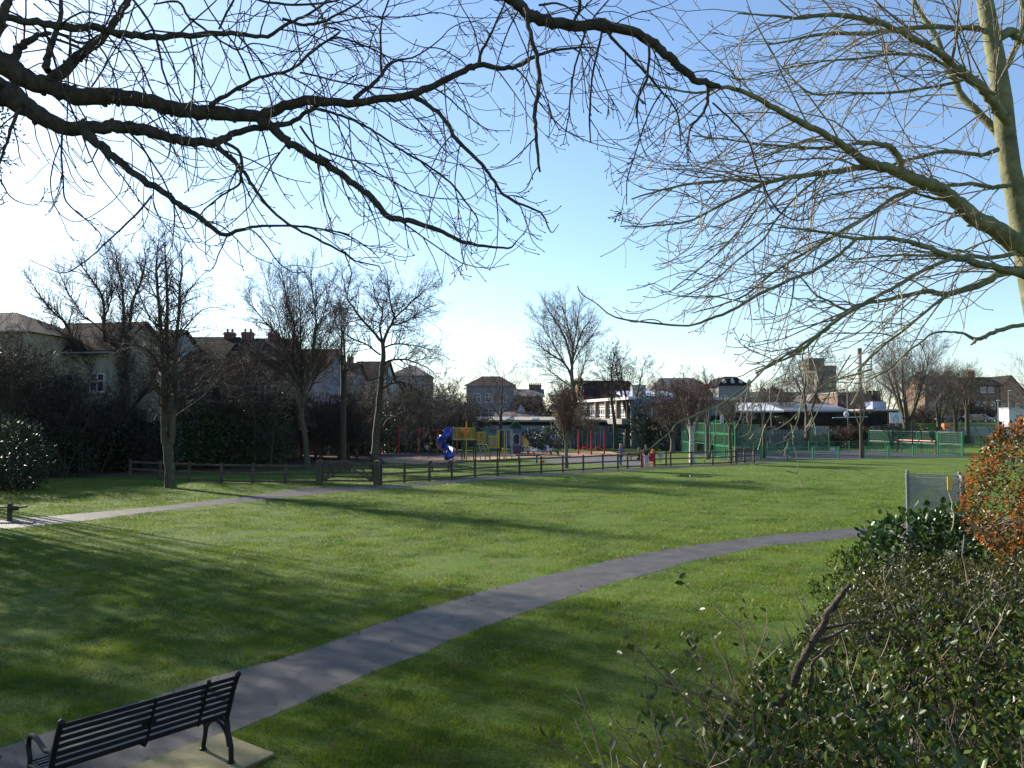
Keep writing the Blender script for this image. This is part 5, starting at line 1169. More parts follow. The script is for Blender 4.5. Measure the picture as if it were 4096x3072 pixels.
thicket('brown bare hedge tree in front of the left half of the low school', 2870, 1780, 100, 1640, 220, 113, 'twig_brown', stems=12)
thicket('brown bare shrub in front of the right half of the low school', 3160, 1790, 99, 1690, 200, 114, 'twig_brown', stems=9)
thicket('reddish bare shrub behind the middle of the court', 3290, 1790, 98, 1715, 190, 115, 'twig_red', stems=10)
thicket('brown bare shrub behind the court near the cabin path', 3400, 1790, 100, 1700, 150, 116, 'twig_red', stems=8)
thicket('dark bare shrub left of the cars below the terrace', 3700, 1700, 134, 1590, 170, 117, 'twig_brown', stems=9)
thicket('dark bare shrub between the cars and the brick terrace', 3850, 1690, 150, 1570, 200, 118, 'twig_brown', stems=10)
thicket('thin bare shrub behind the grey hip roofed house', 1720, 1600, 112, 1480, 150, 119, 'twig_grey', stems=8)
thicket('bare shrub filling the gap below the rust roofed house', 1230, 1800, 70, 1530, 240, 121, stems=10, dense=1.1)
thicket('bare shrub growing behind the narrow upright tree', 1400, 1800, 74, 1500, 230, 122, stems=9, dense=1.1)
thicket('bare shrub to the right of the big spreading park tree', 1540, 1800, 84, 1540, 200, 123, 'twig_grey', stems=10, dense=1.1)
thicket('tangled bare shrub behind the ivy hedge under the cream house', 470, 1800, 57, 1560, 260, 124, stems=10, dense=1.1)
thicket('low bare thicket with arching twigs under the multi stemmed tree', 520, 1830, 56, 1660, 230, 120, 'twig_brown', stems=9, droop=-.05)

# ---------------- leafy masses ----------------
LEAF_T = np.array([(0, 0, 0), (.35, .28, .10), (.75, .22, .08), (1, 0, -.05), (.75, -.22, .08), (.35, -.28, .10)], float)
LEAF_F = np.array([(0, 1, 2, 3), (0, 3, 4, 5)])
RH_T = np.array([(0, 0, 0), (.5, .28, .05), (1, 0, 0), (.5, -.28, .05)], float); RH_F = np.array([(0, 1, 2, 3)])
def leaves(name, pos, size, m, parent, rg, up=.5, tmpl='rh', nrm=None):
    n = len(pos); T, Fc = (RH_T, RH_F) if tmpl == 'rh' else (LEAF_T, LEAF_F)
    ax = rg.normal(size=(n, 3)); 
    if nrm is not None: ax += nrm*1.2
    ax[:, 2] += up; ax /= np.linalg.norm(ax, axis=1, keepdims=True)
    b = rg.normal(size=(n, 3)); b -= ax*(b*ax).sum(1, keepdims=True); b /= np.linalg.norm(b, axis=1, keepdims=True); c = np.cross(ax, b)
    s = np.asarray(size)*rg.uniform(.7, 1.3, n); V = pos[:, None, :] + s[:, None, None]*(T[None, :, 0:1]*ax[:, None]+T[None, :, 1:2]*b[:, None]+T[None, :, 2:3]*c[:, None])
    f = (Fc[None]+(np.arange(n)*len(T))[:, None, None]).reshape(-1, Fc.shape[1])
    return raw(name, V.reshape(-1, 3), f, m, parent, True)
def lumps_pts(lumps, n, rg, shell=.35, zmin=.02, amp=1):
    w_ = np.array([l[3]*l[4]*l[5] for l in lumps])**.67; w_ = w_/w_.sum(); idx = rg.choice(len(lumps), n, p=w_)
    Lm = np.array(lumps, float)[idx]; v = rg.normal(size=(n, 3)); v /= np.linalg.norm(v, axis=1, keepdims=True)
    rad = 1-shell*rg.random(n)**1.5
    nz = 1+amp*.13*np.sin(v[:, 0]*5+Lm[:, 0])*np.cos(v[:, 2]*6+Lm[:, 1])+amp*.10*np.sin(v[:, 1]*11+v[:, 2]*9)
    p = Lm[:, :3]+v*Lm[:, 3:6]*(rad*nz)[:, None]; k = p[:, 2] > zmin
    return p[k], v[k]
def evergreen(label, lumps, n, size, m='leaf_dark', seed=1, name='evergreen_shrub', cat='shrub', up=.4, core=True, group=None):
    rg = np.random.default_rng(seed); x = np.mean([l[0] for l in lumps]); y = np.mean([l[1] for l in lumps])
    t = thing(name, label, cat, (x, y, 0), group=group)
    p, v = lumps_pts(lumps, n, rg); leaves('foliage', p, size, M[m], t, rg, up, nrm=v*.5)
    T = Tubes(); rd = random.Random(seed)
    for l in lumps:
        for k in range(7):
            a_ = rd.uniform(0, 6.28); e = Vector((l[0]+math.cos(a_)*l[3]*.6, l[1]+math.sin(a_)*l[4]*.6, l[2]+l[5]*rd.uniform(-.2, .8))); b_ = Vector((l[0]+rd.uniform(-.2, .2), l[1], 0)); mid = b_.lerp(e, .5)+rv(rd)*.15
            T.add([tuple(b_), tuple(mid), tuple(e)], [.05, .035, .015], 5)
    T.build('stems', M['bark_brown'], t)
    return t
def lump(u, v, d, wu, hv, dep=None):       # ellipsoid from photo extents at distance d
    c = K(u, v, d); k = d/F; return (c[0], d, c[2], wu/2*k, (dep or wu/2*k*.8), hv/2*k)
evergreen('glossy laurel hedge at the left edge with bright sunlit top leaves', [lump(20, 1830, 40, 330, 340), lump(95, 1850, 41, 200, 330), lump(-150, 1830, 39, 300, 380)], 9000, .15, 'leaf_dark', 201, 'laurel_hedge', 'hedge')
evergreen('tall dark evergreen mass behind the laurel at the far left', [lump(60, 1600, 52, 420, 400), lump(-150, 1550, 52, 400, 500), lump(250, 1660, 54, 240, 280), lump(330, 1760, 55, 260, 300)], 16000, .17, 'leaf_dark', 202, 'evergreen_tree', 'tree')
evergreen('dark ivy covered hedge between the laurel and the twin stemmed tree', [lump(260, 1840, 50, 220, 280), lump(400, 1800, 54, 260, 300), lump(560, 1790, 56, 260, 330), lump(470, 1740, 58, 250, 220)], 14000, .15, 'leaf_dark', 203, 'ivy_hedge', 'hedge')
evergreen('sparkling dark laurel hedge right of the twin stemmed tree', [lump(780, 1740, 58, 240, 260), lump(930, 1745, 60, 240, 250), lump(1060, 1755, 62, 220, 230), lump(700, 1780, 57, 150, 260)], 15000, .16, 'leaf_laurel', 204, 'laurel_hedge', 'hedge')
evergreen('dark conifer like shrub above the hedge near the concrete wall', [lump(1120, 1640, 66, 120, 160), lump(1100, 1720, 66, 160, 180)], 5000, .16, 'leaf_dark', 205)
evergreen('dark ivy mass behind the big spreading park tree', [lump(1470, 1680, 80, 220, 260), lump(1560, 1760, 86, 200, 130), lump(1430, 1740, 82, 140, 160)], 8000, .18, 'leaf_ivy', 206)
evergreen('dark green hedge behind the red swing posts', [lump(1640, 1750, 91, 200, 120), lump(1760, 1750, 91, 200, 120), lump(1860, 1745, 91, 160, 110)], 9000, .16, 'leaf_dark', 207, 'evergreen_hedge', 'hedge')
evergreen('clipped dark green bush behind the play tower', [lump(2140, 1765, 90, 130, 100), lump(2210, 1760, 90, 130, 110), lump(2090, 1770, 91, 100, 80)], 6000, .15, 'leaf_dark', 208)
evergreen('broad dark evergreen between the school windows and the birch', [lump(2600, 1660, 95, 150, 190), lump(2570, 1720, 94, 120, 130), lump(2650, 1730, 93, 140, 160)], 8000, .18, 'leaf_ivy', 209, 'evergreen_tree', 'tree')
evergreen('dark drooping evergreen behind the birch and the court corner', [lump(2700, 1740, 91, 150, 170), lump(2790, 1730, 92, 140, 120)], 7000, .16, 'leaf_dark', 210, 'evergreen_tree', 'tree')
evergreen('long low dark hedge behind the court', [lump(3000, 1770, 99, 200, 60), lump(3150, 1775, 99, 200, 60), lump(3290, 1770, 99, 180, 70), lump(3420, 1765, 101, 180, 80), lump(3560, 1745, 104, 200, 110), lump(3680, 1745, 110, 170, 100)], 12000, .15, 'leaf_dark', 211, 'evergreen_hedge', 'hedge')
evergreen('ivy covered top of the hedge in front of the low school roof', [lump(2860, 1700, 99, 150, 60), lump(2980, 1690, 99, 170, 50), lump(3100, 1700, 99, 110, 80)], 6000, .14, 'leaf_ivy', 212, 'ivy_hedge', 'hedge')
evergreen('ivy clump covering the taller chimney stack of the grey rendered house', [lump(1345, 1425, 107, 46, 70)], 1000, .16, 'leaf_ivy', 213)
evergreen('dark hedge along the far side of the car park', [lump(3720, 1650, 146, 160, 70, 1.5), lump(3860, 1650, 152, 200, 70, 1.5), lump(3980, 1650, 152, 160, 70, 1.5)], 6000, .2, 'leaf_ivy', 214, 'evergreen_hedge', 'hedge')
for i, (x, y, z, r_, n_) in enumerate([(-22.5, 28.5, 8.5, 3.2, 3200), (-25.5, 32.5, 12.5, 3.0, 2800), (-21.5, 24.0, 6.0, 2.8, 2600), (-24.5, 30.0, 15.5, 2.4, 2000), (-21.5, 29.6, 12.0, 1.9, 1700), (-22.4, 30.8, 15.1, 2.2, 2300), (-24.8, 35.4, 17.0, 2.3, 2300)]):  # unseen leafy crowns added so their shadows darken the foreground lawn
    evergreen(['ivy clad tree beyond the left edge, the middle one', 'ivy clad tree beyond the left edge, tall and farthest back', 'ivy clad tree beyond the left edge, nearest the camera', 'ivy clad tree beyond the left edge, the tallest', 'ivy clad tree beyond the left edge, the slim one', 'ivy clad tree beyond the left edge, thin with a high crown', 'ivy clad tree beyond the left edge, standing behind all the others'][i], [(x, y, z, r_, r_, r_*.8), (x+1, y-1.5, z-2.2, r_*.8, r_*.8, r_*.7)], n_, .17, 'leaf_ivy', 220+i, 'ivy_clad_tree', 'tree')
# climbing ivy on the poplar
evergreen('ivy climbing the poplar trunk beside the baby swings', [lump(2338, 1730, 99.8, 40, 130, .6), lump(2332, 1640, 99.8, 36, 120, .6), lump(2322, 1560, 99.8, 30, 100, .5)], 2200, .14, 'leaf_ivy', 215, 'climbing_ivy', 'ivy')
# distant tree belt
for i, (u, v, d_, vt, w_, s_) in enumerate([(1600, 1700, 150, 1530, 140, 301), (1960, 1700, 150, 1560, 120, 302), (2290, 1700, 150, 1480, 110, 303), (2590, 1690, 150, 1560, 130, 304), (3060, 1690, 160, 1540, 120, 305), (3340, 1690, 160, 1530, 120, 306)]):
    thicket(['distant bare tree right of the hip roofed grey house', 'distant bare tree above the left end of the annexe roof', 'distant bare tree left of the brick house behind the poplar', 'distant bare tree between brick house and apartment roof', 'distant bare tree right of the white dormers', 'distant bare tree left of the factory chimney'][i], u, v, d_, vt, w_, s_, 'twig_grey', stems=7, name='bare_tree', cat='tree')

# ================= PEOPLE =================
def skin_obj(name, joints, edges, m, parent, sub=1):
    me = bpy.data.meshes.new(name); me.from_pydata([j[0] for j in joints], edges, []); me.materials.append(m)
    o = link(bpy.data.objects.new(name, me)); o.parent = parent
    md = o.modifiers.new('skin', 'SKIN'); sv = me.skin_vertices[0].data
    for i, j in enumerate(joints): sv[i].radius = (j[1], j[1]); sv[i].use_root = (i == 0)
    sb = o.modifiers.new('sub', 'SUBSURF'); sb.levels = sub; sb.render_levels = sub
    return o
M['skin'] = mat('skin', (.55, .33, .24), .6, (.62, .38, .28), scale=6)
M['hair_blond'] = mat('hair_blond', (.30, .19, .09), .6, (.45, .30, .15), scale=20); M['hair_brown'] = mat('hair_brown', (.05, .028, .018), .6, (.10, .055, .03), scale=20)
def cloth(n, c): M[n] = mat(n, c, .85, tuple(min(1, x*1.35+.01) for x in c), scale=9)
cloth('c_purple', (.10, .09, .26)); cloth('c_blue', (.06, .10, .20)); cloth('c_dark', (.03, .025, .03)); cloth('c_red', (.45, .02, .05)); cloth('c_pale', (.42, .50, .62)); cloth('c_green', (.16, .32, .14)); cloth('c_tan', (.42, .36, .28)); cloth('c_black', (.02, .02, .022))
def person(label, loc, rz, h, top, legs, hair, pose='stand', long_hair=True, shoe='c_black', lean=0.0, arms=None, zoff=0):
    t = thing('person', label, 'person', (loc[0], loc[1], zoff), rz); s = h/1.7
    V = lambda x, y, z: (x*s, y*s, z*s)
    hipz = .88; knees = [(.10, 0, .47), (-.10, 0, .47)]; feet = [(.11, .02, .07), (-.11, .02, .07)]; toes = [(.12, -.12, .04), (-.12, -.12, .04)]
    hip = (0, 0, hipz); ch = (0, -.02-lean*.5, 1.28-.25*lean); nk = (0, -.03-lean*.75, 1.46-.35*lean); hd = (0, -.06-lean*.9, 1.60-.38*lean)
    if pose == 'sit': hip = (0, 0, .55); ch = (0, -.02, .95); nk = (0, -.04, 1.12); hd = (0, -.06, 1.26); knees = [(.10, -.40, .56), (-.10, -.40, .56)]; feet = [(.10, -.38, .12), (-.10, -.38, .12)]; toes = [(.10, -.52, .08), (-.10, -.52, .08)]
    if pose == 'crouch': hip = (0, .25, .62); ch = (0, -.18, .92); nk = (0, -.34, 1.02); hd = (0, -.46, 1.10); knees = [(.12, .18, .36), (-.10, .42, .36)]; feet = [(.12, .42, .07), (-.12, .66, .07)]; toes = [(.12, .30, .03), (-.12, .54, .03)]
    arms = arms or [((.26, -.06, 1.13), (.24, -.22, .92)), ((-.26, -.06, 1.13), (-.24, -.22, .92))]
    sh = [(.19, ch[1], ch[2]+.10), (-.19, ch[1], ch[2]+.10)]
    J = [(V(*hip), .13*s), (V(*ch), .15*s), (V(*nk), .055*s), (V(*hd), .085*s), (V(hd[0], hd[1]-.01, hd[2]+.11), .06*s)]; E_ = [(0, 1), (1, 2), (2, 3), (3, 4)]
    for i in range(2):
        b = len(J); J += [(V(*((hip[0]+(.1 if i == 0 else -.1)), hip[1], hip[2]-.06)), .09*s), (V(*knees[i]), .06*s), (V(*feet[i]), .042*s), (V(*toes[i]), .035*s)]; E_ += [(0, b), (b, b+1), (b+1, b+2), (b+2, b+3)]
        e, hnd = arms[i]; b = len(J); J += [(V(*sh[i]), .055*s), (V(*e), .042*s), (V(*hnd), .03*s)]; E_ += [(1, b), (b, b+1), (b+1, b+2)]
        dv = Vector(hnd)-Vector(e); dv.normalize(); pv = dv.cross(Vector((0, 0, 1))); pv = pv.normalized() if pv.length > .1 else Vector((1, 0, 0))
        wr = len(J)-1; pm = Vector(hnd)+dv*.05; J.append((V(*pm), .03*s)); pi_ = len(J)-1; E_.append((wr, pi_))
        for k, off in enumerate((-.03, -.01, .01, .03)):
            a1 = pm+dv*(.05+.008*(k in (1, 2)))+pv*off; a2 = a1+dv*.03-Vector((0, 0, .015)); n0 = len(J); J += [(V(*a1), .009*s), (V(*a2), .008*s)]; E_ += [(pi_, n0), (n0, n0+1)]
        a1 = Vector(hnd)+dv*.02-pv*.045; n0 = len(J); J.append((V(*a1), .010*s)); E_.append((wr, n0)); 
    body = skin_obj('body', J, E_, M['skin'], t)
    # clothes
    J = [(V(*hip), .165*s), (V(*ch), .175*s), (V(nk[0], nk[1], nk[2]-.05), .09*s)]; E_ = [(0, 1), (1, 2)]
    for i in range(2):
        e, hnd = arms[i]; b = len(J); q = Vector(e).lerp(Vector(hnd), .9); J += [(V(*sh[i]), .08*s), (V(*e), .062*s), (V(*q), .05*s)]; E_ += [(1, b), (b, b+1), (b+1, b+2)]
    skin_obj('coat', J, E_, M[top], t)
    J = [(V(*hip), .15*s)]; E_ = []
    for i in range(2):
        b = len(J); a_ = Vector(knees[i]).lerp(Vector(feet[i]), .92); J += [(V((hip[0]+(.1 if i == 0 else -.1)), hip[1], hip[2]-.06), .105*s), (V(*knees[i]), .078*s), (V(*a_), .06*s)]; E_ += [(0, b), (b, b+1), (b+1, b+2)]
    skin_obj('trousers', J, E_, M[legs], t)
    for i in range(2): skin_obj('shoe', [(V(feet[i][0], feet[i][1]+.02, feet[i][2]-.01), .052*s), (V(*toes[i]), .045*s)], [(0, 1)], M[shoe], t)
    Hh = Vector(V(*hd)); q = MB(); q.ball((Hh.x, Hh.y+.03*s, Hh.z+.05*s), .118*s, 12, 8, (1, 1, 1.05))
    if long_hair: q.ball((Hh.x, Hh.y+.07*s, Hh.z-.07*s), .11*s, 10, 8, (1.05, .7, 1.5))
    q.build('hair', M[hair], t, smooth=True)
    f = MB()
    for sx in (-1, 1): f.ball((Hh.x+sx*.035*s, Hh.y-.088*s, Hh.z+.045*s), .013*s, 6, 4)
    f.build('eyes', M['black'], t); MB().ball((Hh.x, Hh.y-.10*s, Hh.z+.01*s), .016*s, 6, 5, (.8, 1, 1.4)).build('nose', M['skin'], t)
    MB().box(Hh.x-.025*s, Hh.x+.025*s, Hh.y-.094*s, Hh.y-.082*s, Hh.z-.04*s, Hh.z-.028*s).build('mouth', M['c_red'], t)
    return t
g = G(2483, 1862); person('woman with long fair hair in a purple top and jeans leaning on the fence', g, R(60), 1.62, 'c_purple', 'c_blue', 'hair_blond', arms=[((.27, -.10, 1.14), (.20, -.34, 1.08)), ((-.26, -.10, 1.14), (-.10, -.34, 1.06))])
g = G(2580, 1867); person('dark haired woman in a dark top and pale jeans standing by the small gate', (g[0], g[1]-.6), R(-20), 1.60, 'c_dark', 'c_pale', 'hair_brown', arms=[((.27, -.04, 1.16), (.32, -.20, .98)), ((-.26, -.06, 1.13), (-.22, -.26, 1.02))], shoe='c_red')
g = G(2588, 1866); t = thing('coat', 'small red coat held out beside the dark haired woman', 'coat', (g[0]+.22, g[1]-.75, 0))
MB().prism([(-.2, .42), (.2, .42), (.16, .95), (.07, 1.05), (-.07, 1.05), (-.16, .95)], 'y', -.1, .08).build('body', M['c_red'], t, bevel=.04)
for s in (-1, 1): MB().bar((s*.12, 0, .98), (s*.25, 0, .62), .09, .1, (0, 1, 0)).build('sleeve', M['c_red'], t)
q = MB(); g = G(2547, 1860); person('adult in black seated at the picnic table behind the women', (Xu(2556, 1830, 63.4), 63.4), R(70), 1.6, 'c_black', 'c_black', 'hair_brown', 'sit')
g = (Xu(1706, 1810, 82.3), 82.3)
person('long haired child in a tan jacket sitting on the swing', g, R(8), 1.35, 'c_tan', 'c_dark', 'hair_blond', 'sit', arms=[((.28, -.02, .92), (.30, -.05, 1.14)), ((-.28, -.02, .92), (-.30, -.05, 1.14))], shoe='c_tan')
for o in bpy.data.objects:
    if o.get('label') == 'flat swing under the seated child': o.location.x = g[0]
person('small fair haired child in a green top bending over the spring toy', (Xu(2222, 1820, 79.5), 79.5), R(-80), 1.12, 'c_green', 'c_black', 'hair_blond', 'crouch', False, arms=[((.2, -.42, .82), (.14, -.56, .62)), ((-.2, -.42, .82), (-.14, -.56, .62))])
# ================= NEAR TREES =================
M['twig_lit'] = mat('twig_lit', (.16, .13, .08), .7, (.36, .30, .19), scale=5)  # pale twig colour with the sunlight on the right tree's twigs painted in
ZN = {'a': (0, 0, 1.383), 'b': (1200, 0, 1.382), 'c': (2300, 0, 1.1058), 'd': (2600, 1250, 2.37), 'e': (3300, 1300, 2.37)}
def project(p):
    x, y, z = p[0], p[1], p[2]-EYE; dp = y*cp+z*sp; return (CX+F*x/dp, CY-F*(-y*sp+z*cp)/dp)
def limb(segs, d0, d1, n=4, wob=.012, rd=random.Random(5)):
    L = []
    for zn, pts in segs:
        ox, oy, s = ZN[zn]
        for p in pts: L.append((ox+p[0]/s, oy+p[1]/s, p[2]/s))
    A = np.array(L); s = np.r_[0, np.cumsum(np.hypot(np.diff(A[:, 0]), np.diff(A[:, 1])))]; s /= s[-1]
    D = d0+(d1-d0)*s
    pts = spline([(a[0], a[1], 0) for a in A], n)
    m = len(A)-1; idx = np.linspace(0, m, len(pts)); Wd = np.interp(idx, range(m+1), A[:, 2]); Dd = np.interp(idx, range(m+1), D)
    out = []; rs = []
    for p, w_, dd in zip(pts, Wd, Dd):
        q = Vector(K(p[0], p[1], dd)); out.append(q+rv(rd)*wob*min(1, w_/30)); rs.append(max(w_/2/F*dd, .0035)*(1+rd.uniform(-.06, .06)))
    return out, rs
CLEAR = []
def blocked(p):
    u, v = project(p); u /= 1.8517; v /= 1.8517
    return (1215 < u < 1300 and 330 < v < 1000) or (900 < u < 1230 and 620 < v) or (u < 1000 and v > 640) or (1200 < u < 1560 and v > 720) or v > 1100 or (u > 1900 and v > 770) or (u < 380 and v > 560) or (380 < u < 800 and v > 590)
def shoot(T, p, d, L, r, lvl, rd, st):
    n = 8 if lvl == 0 else (6 if lvl == 1 else 4); pts = [p.copy()]; dirs = [d.copy()]; seg = L/n
    gz = st['g']
    for i in range(n):
        f = i/n
        d = (d + rv(rd)*st['w'] + Vector((0, 0, 1))*(gz*(1-f*1.6)*(-1) if f < .6 else st['up']) + st['pull']*.05).normalized()
        p = p+d*seg; pts.append(p.copy()); dirs.append(d.copy())
    if blocked(pts[-1]) or blocked(pts[n//2]): return False
    rt = st['rmin']; rs = [r+(rt-r)*(i/n) for i in range(n+1)]
    e = pts[-1]+d*.012; T.add([tuple(x) for x in pts]+[tuple(e), tuple(e+d*.012)], rs+[rt*1.7, rt*.5], 4 if lvl == 0 else 3)
    if lvl < st['lv']:
        for k in range(rd.randint(*st['kids'][lvl])):
            i = rd.randint(1, n-1); x = perp(dirs[i], rd); x = (x+Vector((0, 0, .25))).normalized(); an = R(rd.uniform(25, 60))
            shoot(T, pts[i], (dirs[i]*math.cos(an)+x*math.sin(an)).normalized(), L*rd.uniform(.28, .6)*(1.1-.5*i/n), max(rs[i]*.75, rt), lvl+1, rd, st)
    for k in range(int(L*st['spur'])):
        i = rd.randint(1, n-1); x = perp(dirs[i], rd); q = pts[i].lerp(pts[i-1], rd.random()); T.add([tuple(q), tuple(q+x*.018+dirs[i]*.01), tuple(q+x*.03+dirs[i]*.02)], [rt, rt*1.3, rt*.5], 3)
    return True
def sprout(T, pts, rs, rd, sp_, Lr, st, t0=.05, cone=(30, 75)):
    s = 0; nxt = rd.uniform(0, sp_); tot = sum((pts[i+1]-pts[i]).length for i in range(len(pts)-1)); cnt = 0
    for i in range(len(pts)-1):
        L = (pts[i+1]-pts[i]).length; dt = (pts[i+1]-pts[i]).normalized()
        while s+L > nxt:
            f = (nxt-s)/L; p = pts[i].lerp(pts[i+1], f); fr = nxt/tot; nxt += sp_*rd.uniform(.5, 1.5)
            if fr < t0: continue
            x = perp(dt, rd); x = (x+st['bias']).normalized(); an = R(rd.uniform(*cone))
            r0 = rs[i]; d = (dt*math.cos(an)+x*math.sin(an)).normalized(); Ls = rd.uniform(*Lr)*(1.15-.55*fr)
            shoot(T, p, d, Ls, min(r0*.6, .0038+.004*Ls), 0, rd, st)
        s += L
def near_tree(label, base, limbs, stl, seed, bark, name='overhanging_tree', trunk=None):
    t = thing(name, label, 'tree', base); rd = random.Random(seed); TL = Tubes(); TT = Tubes()
    if trunk:
        o = Tubes(); o.add([tuple(p) for p in trunk[0]], trunk[1], 16); o.build('trunk', M[bark], t)
    for sg, d0, d1, sp_, Lr in limbs:
        pts, rs = limb(sg, d0, d1, rd=rd); TL.add([tuple(p) for p in pts], rs, 12 if max(rs) > .03 else (7 if max(rs) > .012 else 5))
        if max(rs) > .02:      # knots and bark scars
            for k in range(int(len(pts)*.35)):
                i = rd.randint(1, len(pts)-2); dt = (pts[i+1]-pts[i]).normalized(); x = perp(dt, rd); c = pts[i]+x*rs[i]*.75
                TL.add([tuple(c), tuple(c+x*rs[i]*.35+dt*.01), tuple(c+x*rs[i]*.5+dt*.02)], [rs[i]*.4, rs[i]*.28, rs[i]*.1], 6)
        if sp_: sprout(TT, pts, rs, rd, sp_*(2.2 if sg[0][0] in 'de' else (.98 if stl['rmin'] < .00315 else 1.12)), (Lr[0]*1.7, Lr[1]*1.5), stl, cone=(25, 75) if stl['rmin'] < .00315 else (22, 62))
    TL.build('limbs', M[bark], t); TT.build('twigs', M['twig_lit' if stl['rmin'] > .00315 else bark], t)
    return t
stL = dict(g=.20, up=.24, w=.15, rmin=.0031, lv=2, kids=[(1, 3), (0, 1), (0, 0)], spur=2.5, bias=Vector((0, 0, -.35)), pull=Vector((0, 0, 0)))
